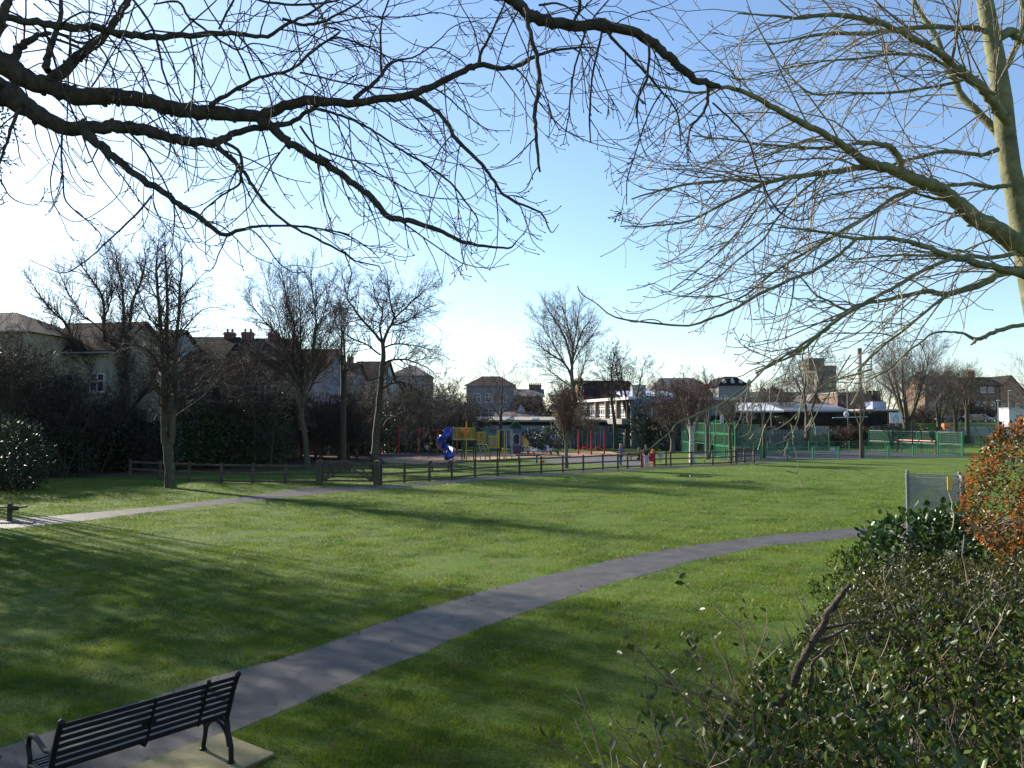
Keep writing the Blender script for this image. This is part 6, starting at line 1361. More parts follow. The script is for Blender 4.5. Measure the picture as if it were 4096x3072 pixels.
LL = [
 ([('a', [(-160, 230, 150), (0, 340, 130), (150, 440, 110), (300, 490, 98), (420, 530, 96), (600, 535, 88), (800, 560, 86), (950, 595, 84), (1100, 620, 82), (1300, 640, 72), (1440, 645, 66), (1540, 600, 58), (1650, 565, 55), (1800, 560, 52)]), ('b', [(150, 562, 45), (300, 577, 44), (450, 550, 43), (600, 520, 42), (750, 470, 38), (880, 400, 35), (980, 360, 31), (1100, 375, 27), (1200, 365, 24), (1300, 310, 20), (1400, 280, 15), (1550, 262, 12), (1640, 265, 7)])], 6.0, 7.0, .17, (.35, .9)),
 ([('a', [(-160, 420, 160), (0, 500, 145), (100, 560, 125), (220, 640, 98), (350, 700, 84), (500, 710, 74), (620, 700, 70), (760, 710, 68), (900, 750, 60), (1000, 775, 54), (1150, 790, 50), (1230, 775, 44), (1300, 740, 38), (1450, 705, 34), (1600, 680, 28), (1700, 620, 24), (1770, 580, 18)])], 5.8, 6.6, .18, (.3, .9)),
 ([('a', [(470, 720, 60), (560, 810, 50), (650, 890, 45), (750, 970, 40), (880, 1050, 38), (960, 1110, 34), (1050, 1170, 32), (1150, 1240, 28), (1245, 1300, 24), (1330, 1270, 20), (1450, 1250, 15), (1600, 1250, 13), (1780, 1265, 10), (1936, 1300, 8)]), ('b', [(200, 1280, 8), (300, 1320, 7), (400, 1390, 6), (445, 1440, 4)])], 5.9, 6.2, .2, (.25, .7)),
 ([('a', [(1180, 785, 34), (1250, 850, 26), (1330, 930, 22), (1400, 1030, 19), (1470, 1130, 17), (1600, 1240, 15), (1750, 1320, 14), (1900, 1395, 12)]), ('b', [(250, 1395, 11), (300, 1440, 9), (430, 1470, 7), (450, 1505, 5)])], 6.2, 5.8, .18, (.3, .7)),
 ([('b', [(245, 1395, 9), (270, 1460, 8), (285, 1510, 7), (270, 1580, 6), (258, 1650, 5)])], 5.9, 5.8, .3, (.1, .25)),
 ([('a', [(1430, 650, 62), (1530, 730, 50), (1600, 790, 45), (1700, 850, 42), (1800, 900, 40)]), ('b', [(100, 870, 40), (200, 940, 38), (300, 1020, 36), (370, 1070, 34), (430, 1130, 34), (500, 1200, 34), (600, 1220, 32), (720, 1255, 26), (850, 1315, 22), (950, 1350, 19), (1080, 1365, 14), (1160, 1370, 11), (1200, 1330, 6), (1260, 1260, 5), (1275, 1180, 4)])], 6.4, 6.2, .17, (.3, .9)),
 ([('b', [(620, 530, 30), (720, 590, 24), (790, 650, 24), (850, 750, 24), (930, 830, 22), (1000, 900, 20), (1060, 980, 18), (1110, 1060, 16), (1200, 1120, 14), (1330, 1175, 11), (1370, 1250, 8), (1395, 1285, 6), (1430, 1240, 4)])], 6.7, 6.4, .2, (.25, .6)),
 ([('b', [(60, 590, 18), (200, 630, 14), (330, 680, 13), (450, 750, 12), (560, 830, 12), (700, 910, 12), (830, 1010, 12), (920, 1120, 10), (980, 1210, 8), (980, 1280, 5)])], 6.5, 6.0, .17, (.3, .8)),
 ([('b', [(0, 700, 14), (80, 800, 12), (200, 860, 11), (330, 900, 10), (450, 970, 9), (600, 1050, 8), (720, 1090, 7), (860, 1100, 6), (950, 1090, 5), (1050, 990, 4)])], 6.8, 6.5, .16, (.3, .8)),
 ([('a', [(-60, 60, 45), (30, 95, 40), (200, 120, 42), (350, 150, 45), (500, 150, 40), (650, 180, 40), (800, 200, 40), (1000, 200, 36), (1200, 185, 30), (1350, 190, 25), (1480, 200, 22), (1600, 130, 18), (1700, 80, 15), (1800, 10, 13), (1840, -60, 10)])], 5.6, 6.4, .13, (.3, 1.0)),
 ([('a', [(280, 440, 70), (380, 370, 62), (450, 290, 54), (530, 240, 45), (610, 150, 40), (680, 50, 38), (730, -60, 32)])], 6.2, 6.4, .14, (.3, .9)),
 ([('a', [(60, 350, 55), (100, 280, 48), (150, 225, 38), (230, 190, 26), (330, 190, 20), (450, 240, 16), (560, 190, 12)])], 6.1, 6.6, .12, (.3, .8)),
 ([('a', [(260, 400, 42), (265, 300, 38), (310, 170, 30), (340, 70, 25), (330, -40, 20)])], 6.0, 6.3, .12, (.3, .9)),
 ([('a', [(-40, 200, 60), (20, 80, 50), (60, -60, 40)])], 5.6, 5.6, .12, (.3, .9)),
 ([('a', [(700, -40, 16), (740, 5, 15), (820, 110, 15), (870, 230, 14), (910, 420, 12), (970, 520, 10), (1050, 650, 8), (1110, 740, 6)])], 5.2, 5.3, .25, (.2, .6)),
 ([('a', [(490, -40, 9), (495, 100, 8), (490, 250, 8), (475, 380, 7), (495, 480, 5)])], 5.2, 5.2, .2, (.2, .5)),
 ([('a', [(1160, 585, 30), (1280, 510, 22), (1430, 430, 18), (1600, 390, 17), (1700, 310, 15), (1800, 230, 13), (1880, 170, 12)]), ('b', [(120, 140, 11), (230, 120, 9), (380, 90, 8), (520, 95, 7), (650, 85, 7), (760, 70, 6), (880, 95, 5), (1000, 100, 5), (1150, 95, 4)])], 6.3, 7.0, .15, (.3, .8)),
 ([('b', [(0, 340, 15), (90, 265, 14), (190, 210, 12), (300, 230, 10), (420, 280, 9), (540, 335, 8), (680, 345, 6)])], 6.6, 6.9, .15, (.25, .6)),
 ([('b', [(0, 400, 11), (130, 430, 11), (280, 465, 10), (430, 485, 9), (560, 495, 8), (680, 485, 7), (800, 460, 6), (960, 462, 5)])], 6.5, 6.9, .14, (.3, .7)),
 ([('b', [(300, 545, 28), (380, 480, 24), (440, 430, 20), (490, 360, 16), (560, 330, 12), (640, 310, 9), (760, 230, 7), (830, 160, 6), (920, 120, 5), (1000, 130, 5), (1050, 190, 4)])], 6.6, 7.0, .14, (.25, .6)),
 ([('b', [(450, 415, 14), (445, 250, 14), (450, 120, 12), (500, -20, 10)])], 6.7, 6.6, .14, (.3, .6)),
 ([('b', [(985, 350, 22), (1000, 290, 18), (1040, 220, 15), (1080, 130, 12), (1130, 20, 10), (1140, -40, 8)])], 6.9, 6.8, .12, (.3, .6)),
 ([('b', [(1190, 375, 11), (1250, 440, 10), (1290, 520, 9), (1350, 600, 8), (1440, 700, 7), (1520, 750, 6), (1650, 800, 5), (1797, 830, 4)])], 6.9, 6.8, .13, (.25, .6)),
 ([('b', [(-100, 100, 16), (0, 135, 18), (100, 130, 17), (200, 85, 14), (300, 30, 11), (380, -30, 9)])], 6.2, 6.3, .13, (.25, .6)),
 ([('a', [(840, 1080, 12), (740, 1200, 12), (600, 1330, 10), (480, 1440, 8), (360, 1510, 7), (260, 1480, 5), (170, 1440, 4)])], 6.0, 5.8, .35, (.1, .3)),
 ([('a', [(350, 710, 14), (340, 860, 12), (350, 1000, 10), (370, 1120, 9), (480, 1220, 8), (560, 1305, 6), (530, 1380, 4)])], 5.8, 5.7, .2, (.15, .45)),
 ([('a', [(330, 800, 8), (285, 950, 8), (290, 1100, 7), (350, 1200, 6), (440, 1225, 5), (560, 1160, 4), (660, 1070, 4), (690, 960, 4)])], 5.8, 5.9, .3, (.1, .3)),
 ([('a', [(680, 740, 9), (760, 800, 8), (820, 870, 7), (850, 1000, 7), (855, 1150, 6), (950, 1290, 5), (1050, 1340, 4)])], 6.0, 5.9, .2, (.15, .45)),
 ([('a', [(110, 600, 22), (60, 720, 18), (10, 860, 14), (-40, 960, 10)])], 5.7, 5.6, .12, (.2, .6)),
 ([('a', [(-10, 980, 10), (60, 1090, 8), (140, 1130, 6), (215, 1135, 4)])], 5.6, 5.6, .2, (.1, .3)),
 ([('a', [(1230, 780, 20), (1330, 850, 18), (1335, 950, 16), (1320, 1020, 14), (1230, 1080, 10), (1120, 1170, 8), (1060, 1260, 6), (960, 1250, 5)])], 6.1, 6.0, .14, (.2, .6)),
 ([('b', [(1000, -60, 70), (1170, -10, 68), (1230, 50, 66), (1330, 110, 66), (1450, 130, 62), (1600, 140, 58), (1700, 150, 55)]), ('c', [(100, 105, 46), (220, 130, 45), (320, 170, 44), (380, 220, 41), (450, 290, 38), (530, 350, 33), (610, 372, 28), (640, 385, 14)])], 5.8, 6.4, .16, (.3, .9)),
 ([('b', [(1250, 40, 28), (1270, 180, 26), (1300, 290, 26), (1325, 400, 26), (1315, 500, 24), (1300, 650, 23), (1310, 780, 20), (1325, 950, 13)])], 5.8, 5.6, .2, (.15, .5)),
 ([('b', [(1580, 160, 14), (1530, 330, 12), (1500, 480, 12), (1485, 640, 8), (1465, 730, 5)])], 6.0, 5.9, .2, (.15, .5)),
 ([('b', [(1670, 180, 15), (1630, 350, 14), (1610, 470, 12), (1600, 650, 12), (1607, 790, 8)])], 6.0, 5.9, .25, (.15, .4)),
 ([('c', [(325, 190, 14), (325, 290, 13), (310, 370, 13), (280, 430, 12), (270, 520, 7)])], 6.1, 6.0, .15, (.15, .5)),
 ([('c', [(140, 140, 15), (220, 230, 13), (310, 320, 12), (370, 390, 10), (450, 490, 8), (465, 600, 6), (470, 660, 4)])], 6.0, 6.2, .15, (.2, .5)),
 ([('c', [(380, 410, 8), (340, 480, 7), (300, 570, 7), (260, 700, 6), (230, 800, 6), (228, 905, 4)])], 5.9, 5.8, .3, (.1, .25)),
 ([('c', [(590, 385, 18), (585, 450, 15), (560, 510, 13), (515, 560, 11), (500, 620, 8), (500, 720, 4)])], 6.4, 6.3, .12, (.1, .4)),
 ([('c', [(610, 455, 9), (700, 540, 9), (770, 630, 8), (800, 730, 8), (850, 860, 8), (920, 950, 7), (1000, 975, 6), (1060, 940, 5), (1110, 840, 4)])], 6.4, 6.3, .3, (.15, .4)),
 ([('b', [(1500, 130, 14), (1550, 40, 22), (1530, -60, 24)])], 5.8, 5.8, .1, (.3, .7)),
 ([('b', [(1320, 30, 14), (1420, 20, 12), (1500, 50, 9), (1600, 120, 7)])], 5.6, 5.7, .15, (.2, .5)),
 ([('a', [(850, 20, 10), (985, 10, 14), (1040, 90, 14), (1100, 140, 14), (1200, 210, 12), (1310, 275, 10), (1400, 240, 8), (1520, 260, 7), (1640, 285, 6), (1750, 265, 5)])], 5.8, 6.0, .16, (.2, .6)),
 ([('a', [(1210, 160, 12), (1270, 40, 13), (1310, -30, 12)])], 6.2, 6.1, .12, (.2, .6)),
 ([('a', [(1370, -20, 12), (1500, 15, 14), (1650, 25, 14), (1800, 15, 12), (1936, -20, 10)])], 6.4, 6.5, .12, (.2, .6)),
]
tz = Vector((-4.9, 6.0, 0))
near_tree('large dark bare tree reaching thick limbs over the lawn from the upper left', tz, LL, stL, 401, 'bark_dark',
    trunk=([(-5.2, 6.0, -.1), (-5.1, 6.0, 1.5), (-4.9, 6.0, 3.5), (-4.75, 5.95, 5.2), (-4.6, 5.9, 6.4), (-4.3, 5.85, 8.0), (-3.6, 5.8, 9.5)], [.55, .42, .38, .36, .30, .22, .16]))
# limb linking the top centre limb back to the trunk (above the frame)
o = [x for x in bpy.data.objects if x.get('label', '').startswith('large dark bare tree')][0]
T = Tubes(); e = Vector(K(1200+1000/1.382, -43, 5.8)); pts = spline([(-4.0, 5.82, 8.6), (-2.6, 5.8, 8.3), (-1.4, 5.8, 7.4), tuple(e)], 5); T.add([tuple(p) for p in pts], list(np.linspace(.14, .046, len(pts))), 10); T.build('upper_limb', M['bark_dark'], o)

stR = dict(g=.12, up=.18, w=.13, rmin=.0032, lv=2, kids=[(1, 4), (0, 2), (0, 0)], spur=2, bias=Vector((-.25, 0, .0)), pull=Vector((-.4, 0, -.2)))
RL = [
 ([('c', [(1965, 1090, 95), (1910, 1050, 85), (1850, 1010, 75), (1750, 950, 68), (1680, 890, 60), (1600, 830, 58), (1500, 790, 55), (1400, 750, 45), (1300, 720, 40), (1200, 650, 32), (1100, 590, 30), (980, 530, 28), (860, 465, 25), (760, 410, 22), (650, 385, 16), (560, 410, 11), (450, 400, 9), (300, 370, 6)])], 9.0, 6.6, .15, (.6, 1.5)),
 ([('c', [(1360, 735, 34), (1280, 738, 28), (1200, 750, 25), (1100, 765, 24), (950, 785, 22), (830, 815, 18), (700, 880, 14), (600, 930, 11), (500, 980, 9), (340, 1000, 7), (200, 1000, 5)])], 8.2, 7.0, .13, (.5, 1.3)),
 ([('c', [(850, 808, 14), (740, 795, 14), (650, 800, 13), (500, 815, 12), (350, 850, 9), (250, 880, 6)])], 7.6, 6.9, .11, (.3, 1.0)),
 ([('c', [(1450, 745, 34), (1430, 690, 28), (1370, 640, 23), (1250, 635, 17), (1100, 655, 12), (900, 645, 10), (700, 620, 8), (520, 600, 6)])], 8.4, 7.4, .12, (.5, 1.2)),
 ([('c', [(1930, 590, 50), (1880, 500, 44), (1830, 430, 40), (1780, 370, 37), (1700, 310, 34), (1600, 230, 30), (1500, 170, 28), (1400, 120, 26), (1300, 90, 24), (1200, 70, 21), (1100, 65, 18), (1000, 80, 14), (880, 70, 10), (720, 60, 6)])], 9.0, 7.2, .14, (.6, 1.5)),
 ([('c', [(1880, 600, 38), (1780, 500, 32), (1700, 400, 30), (1640, 280, 27), (1600, 170, 25), (1520, 50, 21), (1480, -60, 18)])], 9.2, 9.8, .13, (.5, 1.4)),
 ([('c', [(1870, 140, 40), (1800, 125, 28), (1700, 125, 23), (1550, 118, 22), (1400, 130, 18), (1300, 148, 18), (1100, 150, 14), (950, 180, 10), (850, 200, 7)])], 9.2, 8.6, .13, (.5, 1.3)),
 ([('c', [(1870, 160, 46), (1930, 140, 42), (1990, 180, 38), (2080, 240, 30)])], 9.1, 9.3, .12, (.5, 1.2)),
 ([('c', [(1880, 330, 30), (1940, 230, 26), (1985, 90, 24), (1960, -60, 20)])], 9.3, 9.8, .12, (.5, 1.2)),
 ([('c', [(2060, 1250, 46), (1990, 1212, 40), (1850, 1180, 33), (1750, 1155, 29), (1650, 1130, 26), (1550, 1090, 24), (1450, 1065, 20), (1350, 1050, 18), (1230, 1055, 16), (1120, 1030, 12), (1000, 1015, 10), (900, 1005, 7)])], 7.4, 6.6, .14, (.4, 1.1)),
 ([('c', [(1240, 1062, 15), (1150, 1140, 15), (1050, 1200, 15), (920, 1250, 15), (800, 1310, 14), (700, 1370, 14), (600, 1410, 12), (500, 1440, 10), (350, 1430, 9), (230, 1415, 8), (160, 1395, 7), (90, 1340, 5), (30, 1300, 5), (10, 1265, 4)])], 6.7, 6.0, .17, (.3, .8)),
 ([('c', [(2080, 1190, 44), (1900, 1205, 36), (1780, 1260, 31), (1640, 1300, 27), (1550, 1290, 21), (1400, 1320, 18), (1300, 1340, 16), (1200, 1370, 12), (1120, 1330, 9), (1060, 1300, 8), (1000, 1230, 7), (900, 1170, 5)])], 8.6, 7.8, .15, (.4, 1.1)),
 ([('c', [(1650, 1300, 15), (1560, 1370, 13), (1480, 1440, 12), (1350, 1540, 10), (1250, 1640, 8)])], 8.2, 7.8, .14, (.3, .8)),
 ([('c', [(1690, 1135, 19), (1550, 1190, 17), (1430, 1260, 16), (1300, 1330, 16), (1200, 1390, 16), (1100, 1460, 15)]), ('d', [(1300, 400, 24), (1150, 480, 20), (1050, 570, 18), (950, 670, 17), (800, 780, 16), (640, 890, 15), (480, 950, 14), (350, 1010, 13), (255, 1052, 12), (190, 1135, 11), (100, 1210, 9), (0, 1290, 7), (-120, 1330, 6), (-260, 1335, 5), (-350, 1318, 5)])], 7.0, 5.4, .34, (.2, .5)),
 ([('d', [(255, 1052, 11), (180, 1030, 10), (80, 1000, 8), (25, 980, 8), (22, 905, 7)])], 5.6, 5.5, 0, 0),
 ([('d', [(130, 1190, 8), (105, 1160, 8), (105, 1120, 7)])], 5.6, 5.5, 0, 0),
 ([('d', [(1700, 145, 26), (1550, 250, 26), (1440, 340, 26), (1300, 400, 22)])], 6.6, 6.5, .2, (.3, .7)),
 ([('c', [(1300, 1330, 14), (1180, 1390, 14), (1010, 1545, 13), (900, 1600, 10), (800, 1650, 8)])], 7.0, 6.6, .16, (.25, .7)),
 ([('d', [(1450, 350, 13), (1450, 470, 12), (1470, 640, 12), (1440, 800, 11), (1410, 1000, 10), (1350, 1180, 10), (1390, 1350, 9), (1405, 1450, 9), (1395, 1525, 8), (1430, 1600, 7), (1440, 1665, 6)])], 6.5, 5.6, 0, 0),
 ([('d', [(1395, 1525, 7), (1340, 1515, 6), (1290, 1500, 6)])], 5.6, 5.6, 0, 0),
 ([('d', [(2100, 540, 20), (1896, 600, 18), (1700, 660, 15), (1600, 720, 13), (1520, 800, 12), (1450, 900, 11), (1330, 1020, 11), (1200, 1110, 11), (1150, 1118, 9)])], 7.0, 6.0, .3, (.1, .25)),
 ([('d', [(1900, 400, 14), (1780, 600, 13), (1680, 800, 12), (1600, 920, 11), (1480, 1130, 11), (1350, 1190, 11), (1250, 1230, 10), (1150, 1255, 9), (1145, 1195, 8)])], 6.6, 5.8, .4, (.1, .25)),
 ([('d', [(950, 680, 9), (970, 800, 9), (965, 950, 9), (960, 1080, 8), (930, 1150, 8), (860, 1180, 7), (815, 1165, 6)])], 6.1, 5.8, 0, 0),
 ([('d', [(640, 895, 9), (625, 1000, 9), (625, 1110, 9), (590, 1220, 8), (545, 1350, 8), (510, 1430, 8), (490, 1455, 7)])], 5.8, 5.6, 0, 0),
 ([('d', [(1260, 440, 10), (1230, 520, 10), (1160, 620, 9), (1070, 690, 9), (1010, 800, 9), (900, 950, 8), (850, 965, 7)])], 6.4, 6.1, .4, (.15, .4)),
 ([('e', [(2000, -30, 46), (1887, -5, 42), (1750, 20, 42), (1600, 70, 42), (1440, 135, 38), (1320, 85, 24), (1200, 66, 20), (1080, 65, 20), (1000, 90, 18), (900, 170, 18), (800, 240, 18), (700, 330, 16), (600, 420, 15), (480, 490, 14), (380, 540, 12), (280, 550, 10), (100, 540, 9), (0, 530, 7)])], 7.6, 6.8, .3, (.2, .6)),
 ([('e', [(1440, 130, 34), (1410, 165, 26), (1385, 187, 14)])], 7.3, 7.25, 0, 0),
 ([('e', [(905, 175, 10), (940, 260, 9), (965, 350, 9), (960, 440, 8), (920, 490, 8), (840, 500, 7)])], 7.0, 6.9, 0, 0),
 ([('e', [(830, -30, 16), (700, 80, 14), (600, 150, 13), (500, 215, 12), (380, 345, 11), (250, 440, 10), (150, 500, 9), (0, 610, 7)])], 7.2, 6.6, .25, (.2, .6)),
 ([('e', [(450, -40, 15), (400, 5, 14), (300, 80, 13), (200, 125, 11), (100, 155, 10), (0, 190, 8), (-150, 270, 6)])], 7.3, 6.8, .2, (.2, .6)),
 ([('c', [(1510, 830, 20), (1400, 880, 17), (1300, 950, 16), (1200, 1010, 15), (1100, 1070, 14), (980, 1140, 13), (870, 1210, 11), (760, 1300, 9), (640, 1350, 7), (520, 1385, 5)])], 8.2, 7.0, .14, (.3, .9)),
 ([('c', [(1870, 660, 22), (1800, 685, 20), (1650, 670, 18), (1500, 700, 15), (1400, 730, 12)])], 8.9, 8.5, .14, (.4, 1.0)),
 ([('c', [(1930, 820, 22), (1850, 828, 20), (1750, 812, 18), (1640, 820, 15), (1560, 800, 10)])], 8.9, 8.6, .13, (.4, 1.0)),
 ([('c', [(1950, 1120, 24), (1850, 1140, 20), (1700, 1130, 17), (1550, 1130, 13), (1400, 1130, 10), (1200, 1150, 7)])], 8.9, 8.3, .15, (.4, 1.0)),
 ([('c', [(1860, 420, 16), (1700, 330, 14), (1560, 250, 12), (1400, 240, 11), (1250, 260, 10), (1100, 270, 8), (950, 300, 7), (800, 330, 5)])], 8.6, 7.8, .12, (.4, 1.1)),
 ([('c', [(1780, 340, 14), (1600, 380, 13), (1400, 410, 12), (1200, 410, 10), (1050, 415, 9), (960, 350, 6)])], 8.8, 8.0, .12, (.4, 1.1)),
 ([('c', [(1700, 900, 14), (1560, 870, 12), (1420, 830, 10), (1250, 840, 8), (1050, 880, 6)])], 8.7, 8.0, .12, (.4, 1.0)),
 ([('c', [(1100, 770, 12), (1000, 850, 11), (900, 960, 10), (830, 1060, 9), (720, 1150, 8), (600, 1250, 7), (480, 1310, 5)])], 7.9, 7.0, .13, (.3, .9)),
 ([('c', [(960, 790, 12), (840, 880, 10), (750, 990, 9), (640, 1110, 8), (560, 1180, 7), (420, 1290, 5)])], 7.7, 7.0, .13, (.3, .9)),
]
near_tree('lichen green bare tree with a pale trunk at the right edge and drooping twigs', (6.2, 9.0, 0), RL, stR, 402, 'bark_green', name='lichened_tree',
    trunk=([(6.35, 9, -.1), (6.3, 9, 1.5), (6.2, 9, 3.4), Vector(K(4180, 1350, 9)), Vector(K(4110, 1000, 9)), Vector(K(4072, 815, 9)), Vector(K(4041, 678, 9)), Vector(K(4023, 543, 9)), Vector(K(4009, 407, 9)), Vector(K(3982, 226, 9)), Vector(K(3955, 90, 9)), Vector(K(3928, -60, 9)), Vector(K(3890, -500, 9)), Vector(K(3850, -1000, 9))],
           [.30, .22, .19, .165, .145, .115, .108, .106, .106, .095, .09, .082, .06, .035]))

# ================= FOREGROUND SHRUBS =================
EDG = np.array([(-.05, 1.9), (.22, 2.5), (.48, 3.0), (.95, 3.9), (1.5, 5.0), (2.15, 6.0), (3.0, 7.2), (3.9, 8.2)])
def edge_x(y): return np.interp(y, EDG[:, 1], EDG[:, 0])
def htop(x, y):
    dx = x-edge_x(y)
    return 2.27 + .10*np.sin(x*3.1+y*1.3)+.09*np.sin(y*2.7-x*1.9)+.09*np.sin(x*8.3+1.7*np.sin(y*5))*np.sin(y*9.1+1.4*np.sin(x*6))+.05*np.sin(x*17+y*4)*np.sin(y*19-x*5) - .55*np.exp(-np.clip(dx, 0, 9)/.22) + .10*np.clip(dx-1.2, 0, 2)
def hedge(label, name, ya, yb, n, size, m, seed, ntw, twm, wmax=3.6, flowers=0):
    rg = np.random.default_rng(seed); rd = random.Random(seed); t = thing(name, label, 'shrub', (float(edge_x((ya+yb)/2))+1, (ya+yb)/2, 0))
    y = rg.uniform(ya, yb, n); dx = rg.random(n)**1.15*wmax; x = edge_x(y)+dx+rg.normal(0, .05, n)
    k = x < y*.66+.7; x, y, dx = x[k], y[k], dx[k]
    z = htop(x, y)-rg.exponential(.16, len(x)) + np.where(rg.random(len(x)) < .08, .12, 0)
    # clumping
    cl = np.sin(x*13+np.sin(y*9)*2)*np.cos(y*11+np.sin(x*7)*2)
    k = rg.random(len(x)) < .55+.5*cl; p = np.stack([x, y, z], 1)[k]
    ns = n//4; ys = rg.uniform(ya, yb, ns); zs = rg.uniform(.2, 2.0, ns); xs = edge_x(ys)+.05+np.abs(rg.normal(0, .12, ns))
    p = np.concatenate([p, np.stack([xs, ys, zs], 1)])
    leaves('leaves', p, size, M[m], t, rg, .6, 'leaf')
    if flowers:
        f = p[rg.choice(len(p), flowers)]+np.array([0, 0, .03]); leaves('flowers', np.repeat(f, 5, 0)+rg.normal(0, .012, (flowers*5, 3)), .022, M['flower'], t, rg, .8)
    T = Tubes()
    for i in range(ntw):
        yy = rd.uniform(ya, yb); dd = rd.random()**1.5*wmax; xx = float(edge_x(yy))+dd
        if xx > yy*.66+.6: continue
        zt = float(htop(xx, yy)); p0 = Vector((xx+rd.uniform(-.1, .1), yy, zt-rd.uniform(.25, .6))); d = Vector((rd.uniform(-.9, .5), rd.uniform(-.6, .5), rd.uniform(.3, 1.1))).normalized()
        L = rd.uniform(.2, .6); pts = [p0]; q = p0
        for s in range(5): d = (d+rv(rd)*.28).normalized(); q = q+d*L/5; pts.append(q)
        r = rd.uniform(.0025, .006); T.add([tuple(a) for a in pts], list(np.linspace(r, r*.5, 6)), 4)
        for c in range(3):
            i_ = rd.randint(1, 4); x = (pts[i_+1]-pts[i_]).normalized(); nd = (x+perp(x, rd)*.9).normalized(); a = pts[i_]; T.add([tuple(a), tuple(a+nd*L*.15), tuple(a+nd*L*.3+Vector((0, 0, .02)))], [r*.6, r*.5, r*.35], 3)
    # woody stems below
    for i in range(60):
        yy = rd.uniform(ya, yb); xx = float(edge_x(yy))+rd.random()*wmax*.8; top = Vector((xx+rd.uniform(-.4, .4), yy+rd.uniform(-.4, .4), float(htop(xx, yy))-.3)); b = Vector((xx+.4, yy, 0)); T.add([tuple(b), tuple(b.lerp(top, .5)+rv(rd)*.12), tuple(top)], [.02, .014, .007], 5)
    T.build('stems', M[twm], t)
    return t
hedge('straggly privet hedge with pale cut stems filling the bottom right corner', 'privet_hedge', 1.9, 4.7, 26000, .044, 'leaf_privet', 501, 520, 'twig_pale', 3.2)
hedge('low brown green small leaved hedge behind the privet', 'barberry_hedge', 4.5, 7.4, 85000, .030, 'leaf_small', 502, 420, 'twig_pale', 3.8)
M['twig_brownish'] = mat('twig_brownish', (.10, .065, .04), .75, (.34, .25, .15), scale=5)
# stray shoots at the left edge of the privet
t = thing('privet_shoots', 'long bare privet shoots poking out over the grass at the bottom centre', 'shrub', (.5, 3.2, 0)); T = Tubes(); rd = random.Random(77); lp = []
for i in range(60):
    s = rd.random(); yy = 2.45+s*1.9; xx = float(edge_x(yy))+rd.uniform(-.02, .4); p0 = Vector((xx, yy, 1.75+rd.uniform(-.1, .35))); d = Vector((rd.uniform(-.9, .1), rd.uniform(-.4, .3), rd.uniform(.15, 1.0))).normalized(); L = rd.uniform(.3, .75)
    pts = [p0]; q = p0
    for k in range(7): d = (d+rv(rd)*.16+Vector((0, 0, .04))).normalized(); q = q+d*L/7; pts.append(q)
    r = rd.uniform(.003, .0055); T.add([tuple(a) for a in pts], list(np.linspace(r, r*.45, 8)), 5)
    for c in range(rd.randint(2, 5)):
        i_ = rd.randint(2, 6); x = (pts[i_+1]-pts[i_]).normalized(); nd = (x*.6+perp(x, rd)+Vector((0, 0, .3))).normalized(); a = pts[i_]; l2 = rd.uniform(.05, .2); T.add([tuple(a), tuple(a+nd*l2*.5), tuple(a+nd*l2+Vector((0, 0, .015)))], [r*.6, r*.5, r*.35], 4)
        if rd.random() < .8: lp.append(tuple(a+nd*l2)); lp.append(tuple(a+nd*l2*.6))
    for c in range(5):
        if rd.random() < .6: lp.append(tuple(pts[rd.randint(1, 7)]))
T.build('stems', M['twig_brownish'], t); leaves('leaves', np.array(lp), .045, M['leaf_privet'], t, rng, .6, 'leaf')
# dead branch
t = thing('dead_branch', 'thick dark dead branch sticking up out of the privet hedge', 'branch', K(3170, 2745, 3.5)); T = Tubes()
pts = spline([K(3120, 2800, 3.55), K(3168, 2742, 3.5), K(3190, 2680, 3.47), K(3222, 2622, 3.45), K(3262, 2548, 3.43), K(3300, 2490, 3.42), K(3304, 2462, 3.42), K(3345, 2412, 3.41), K(3372, 2372, 3.39), K(3404, 2335, 3.38)], 4); rd = random.Random(4); T.add([tuple(Vector(p)+rv(rd)*.003) for p in pts], [r_*rd.uniform(.88, 1.14) for r_ in np.interp(np.linspace(0, 1, len(pts)), [0, .3, .62, .68, .9, 1], [.018, .016, .013, .016, .010, .0085])], 9)
pts = spline([K(3275, 2520, 3.42), K(3345, 2508, 3.42), K(3420, 2490, 3.45), K(3490, 2496, 3.5)], 3); T.add([tuple(Vector(p)+rv(rd)*.004) for p in pts], list(np.linspace(.007, .004, len(pts))), 6)
pts = spline([K(3240, 2570, 3.42), K(3330, 2545, 3.45), K(3400, 2500, 3.5)], 3); T.add([tuple(p) for p in pts], list(np.linspace(.009, .004, len(pts))), 6)
pts = spline([K(3225, 2850, 3.6), K(3238, 2720, 3.58), K(3262, 2640, 3.58), K(3330, 2580, 3.6)], 3); T.add([tuple(Vector(p)+rv(rd)*.005) for p in pts], list(np.linspace(.010, .005, len(pts))), 6)
T.build('wood', M['dead_wood'], t)
M['leaf_rust'] = leafmat('leaf_rust', (.035, .035, .012), (.13, .085, .02), .45, .25, .4, 7)
# a few thick pale pruned stems inside the hedge
t = thing('pruned_stems', 'pale knobbly pruned stems in the right part of the hedge', 'shrub', K(3700, 2250, 5.6)); T = Tubes(); rd = random.Random(8)
for i in range(9):
    u, v = rd.uniform(3550, 4090), rd.uniform(2080, 2420); d_ = 5.9+(2350-v)/200; p0 = Vector(K(u, v, d_)); dr = Vector((rd.uniform(-1, .6), rd.uniform(-.5, .3), rd.uniform(-.2, .9))).normalized(); pts = [p0]; q = p0
    for k in range(5): dr = (dr+rv(rd)*.45).normalized(); q = q+dr*rd.uniform(.05, .11); pts.append(q)
    r = rd.uniform(.005, .010); T.add([tuple(a) for a in pts], list(np.linspace(r, r*.6, 6)), 6)
T.build('stems', M['twig_pale'], t)
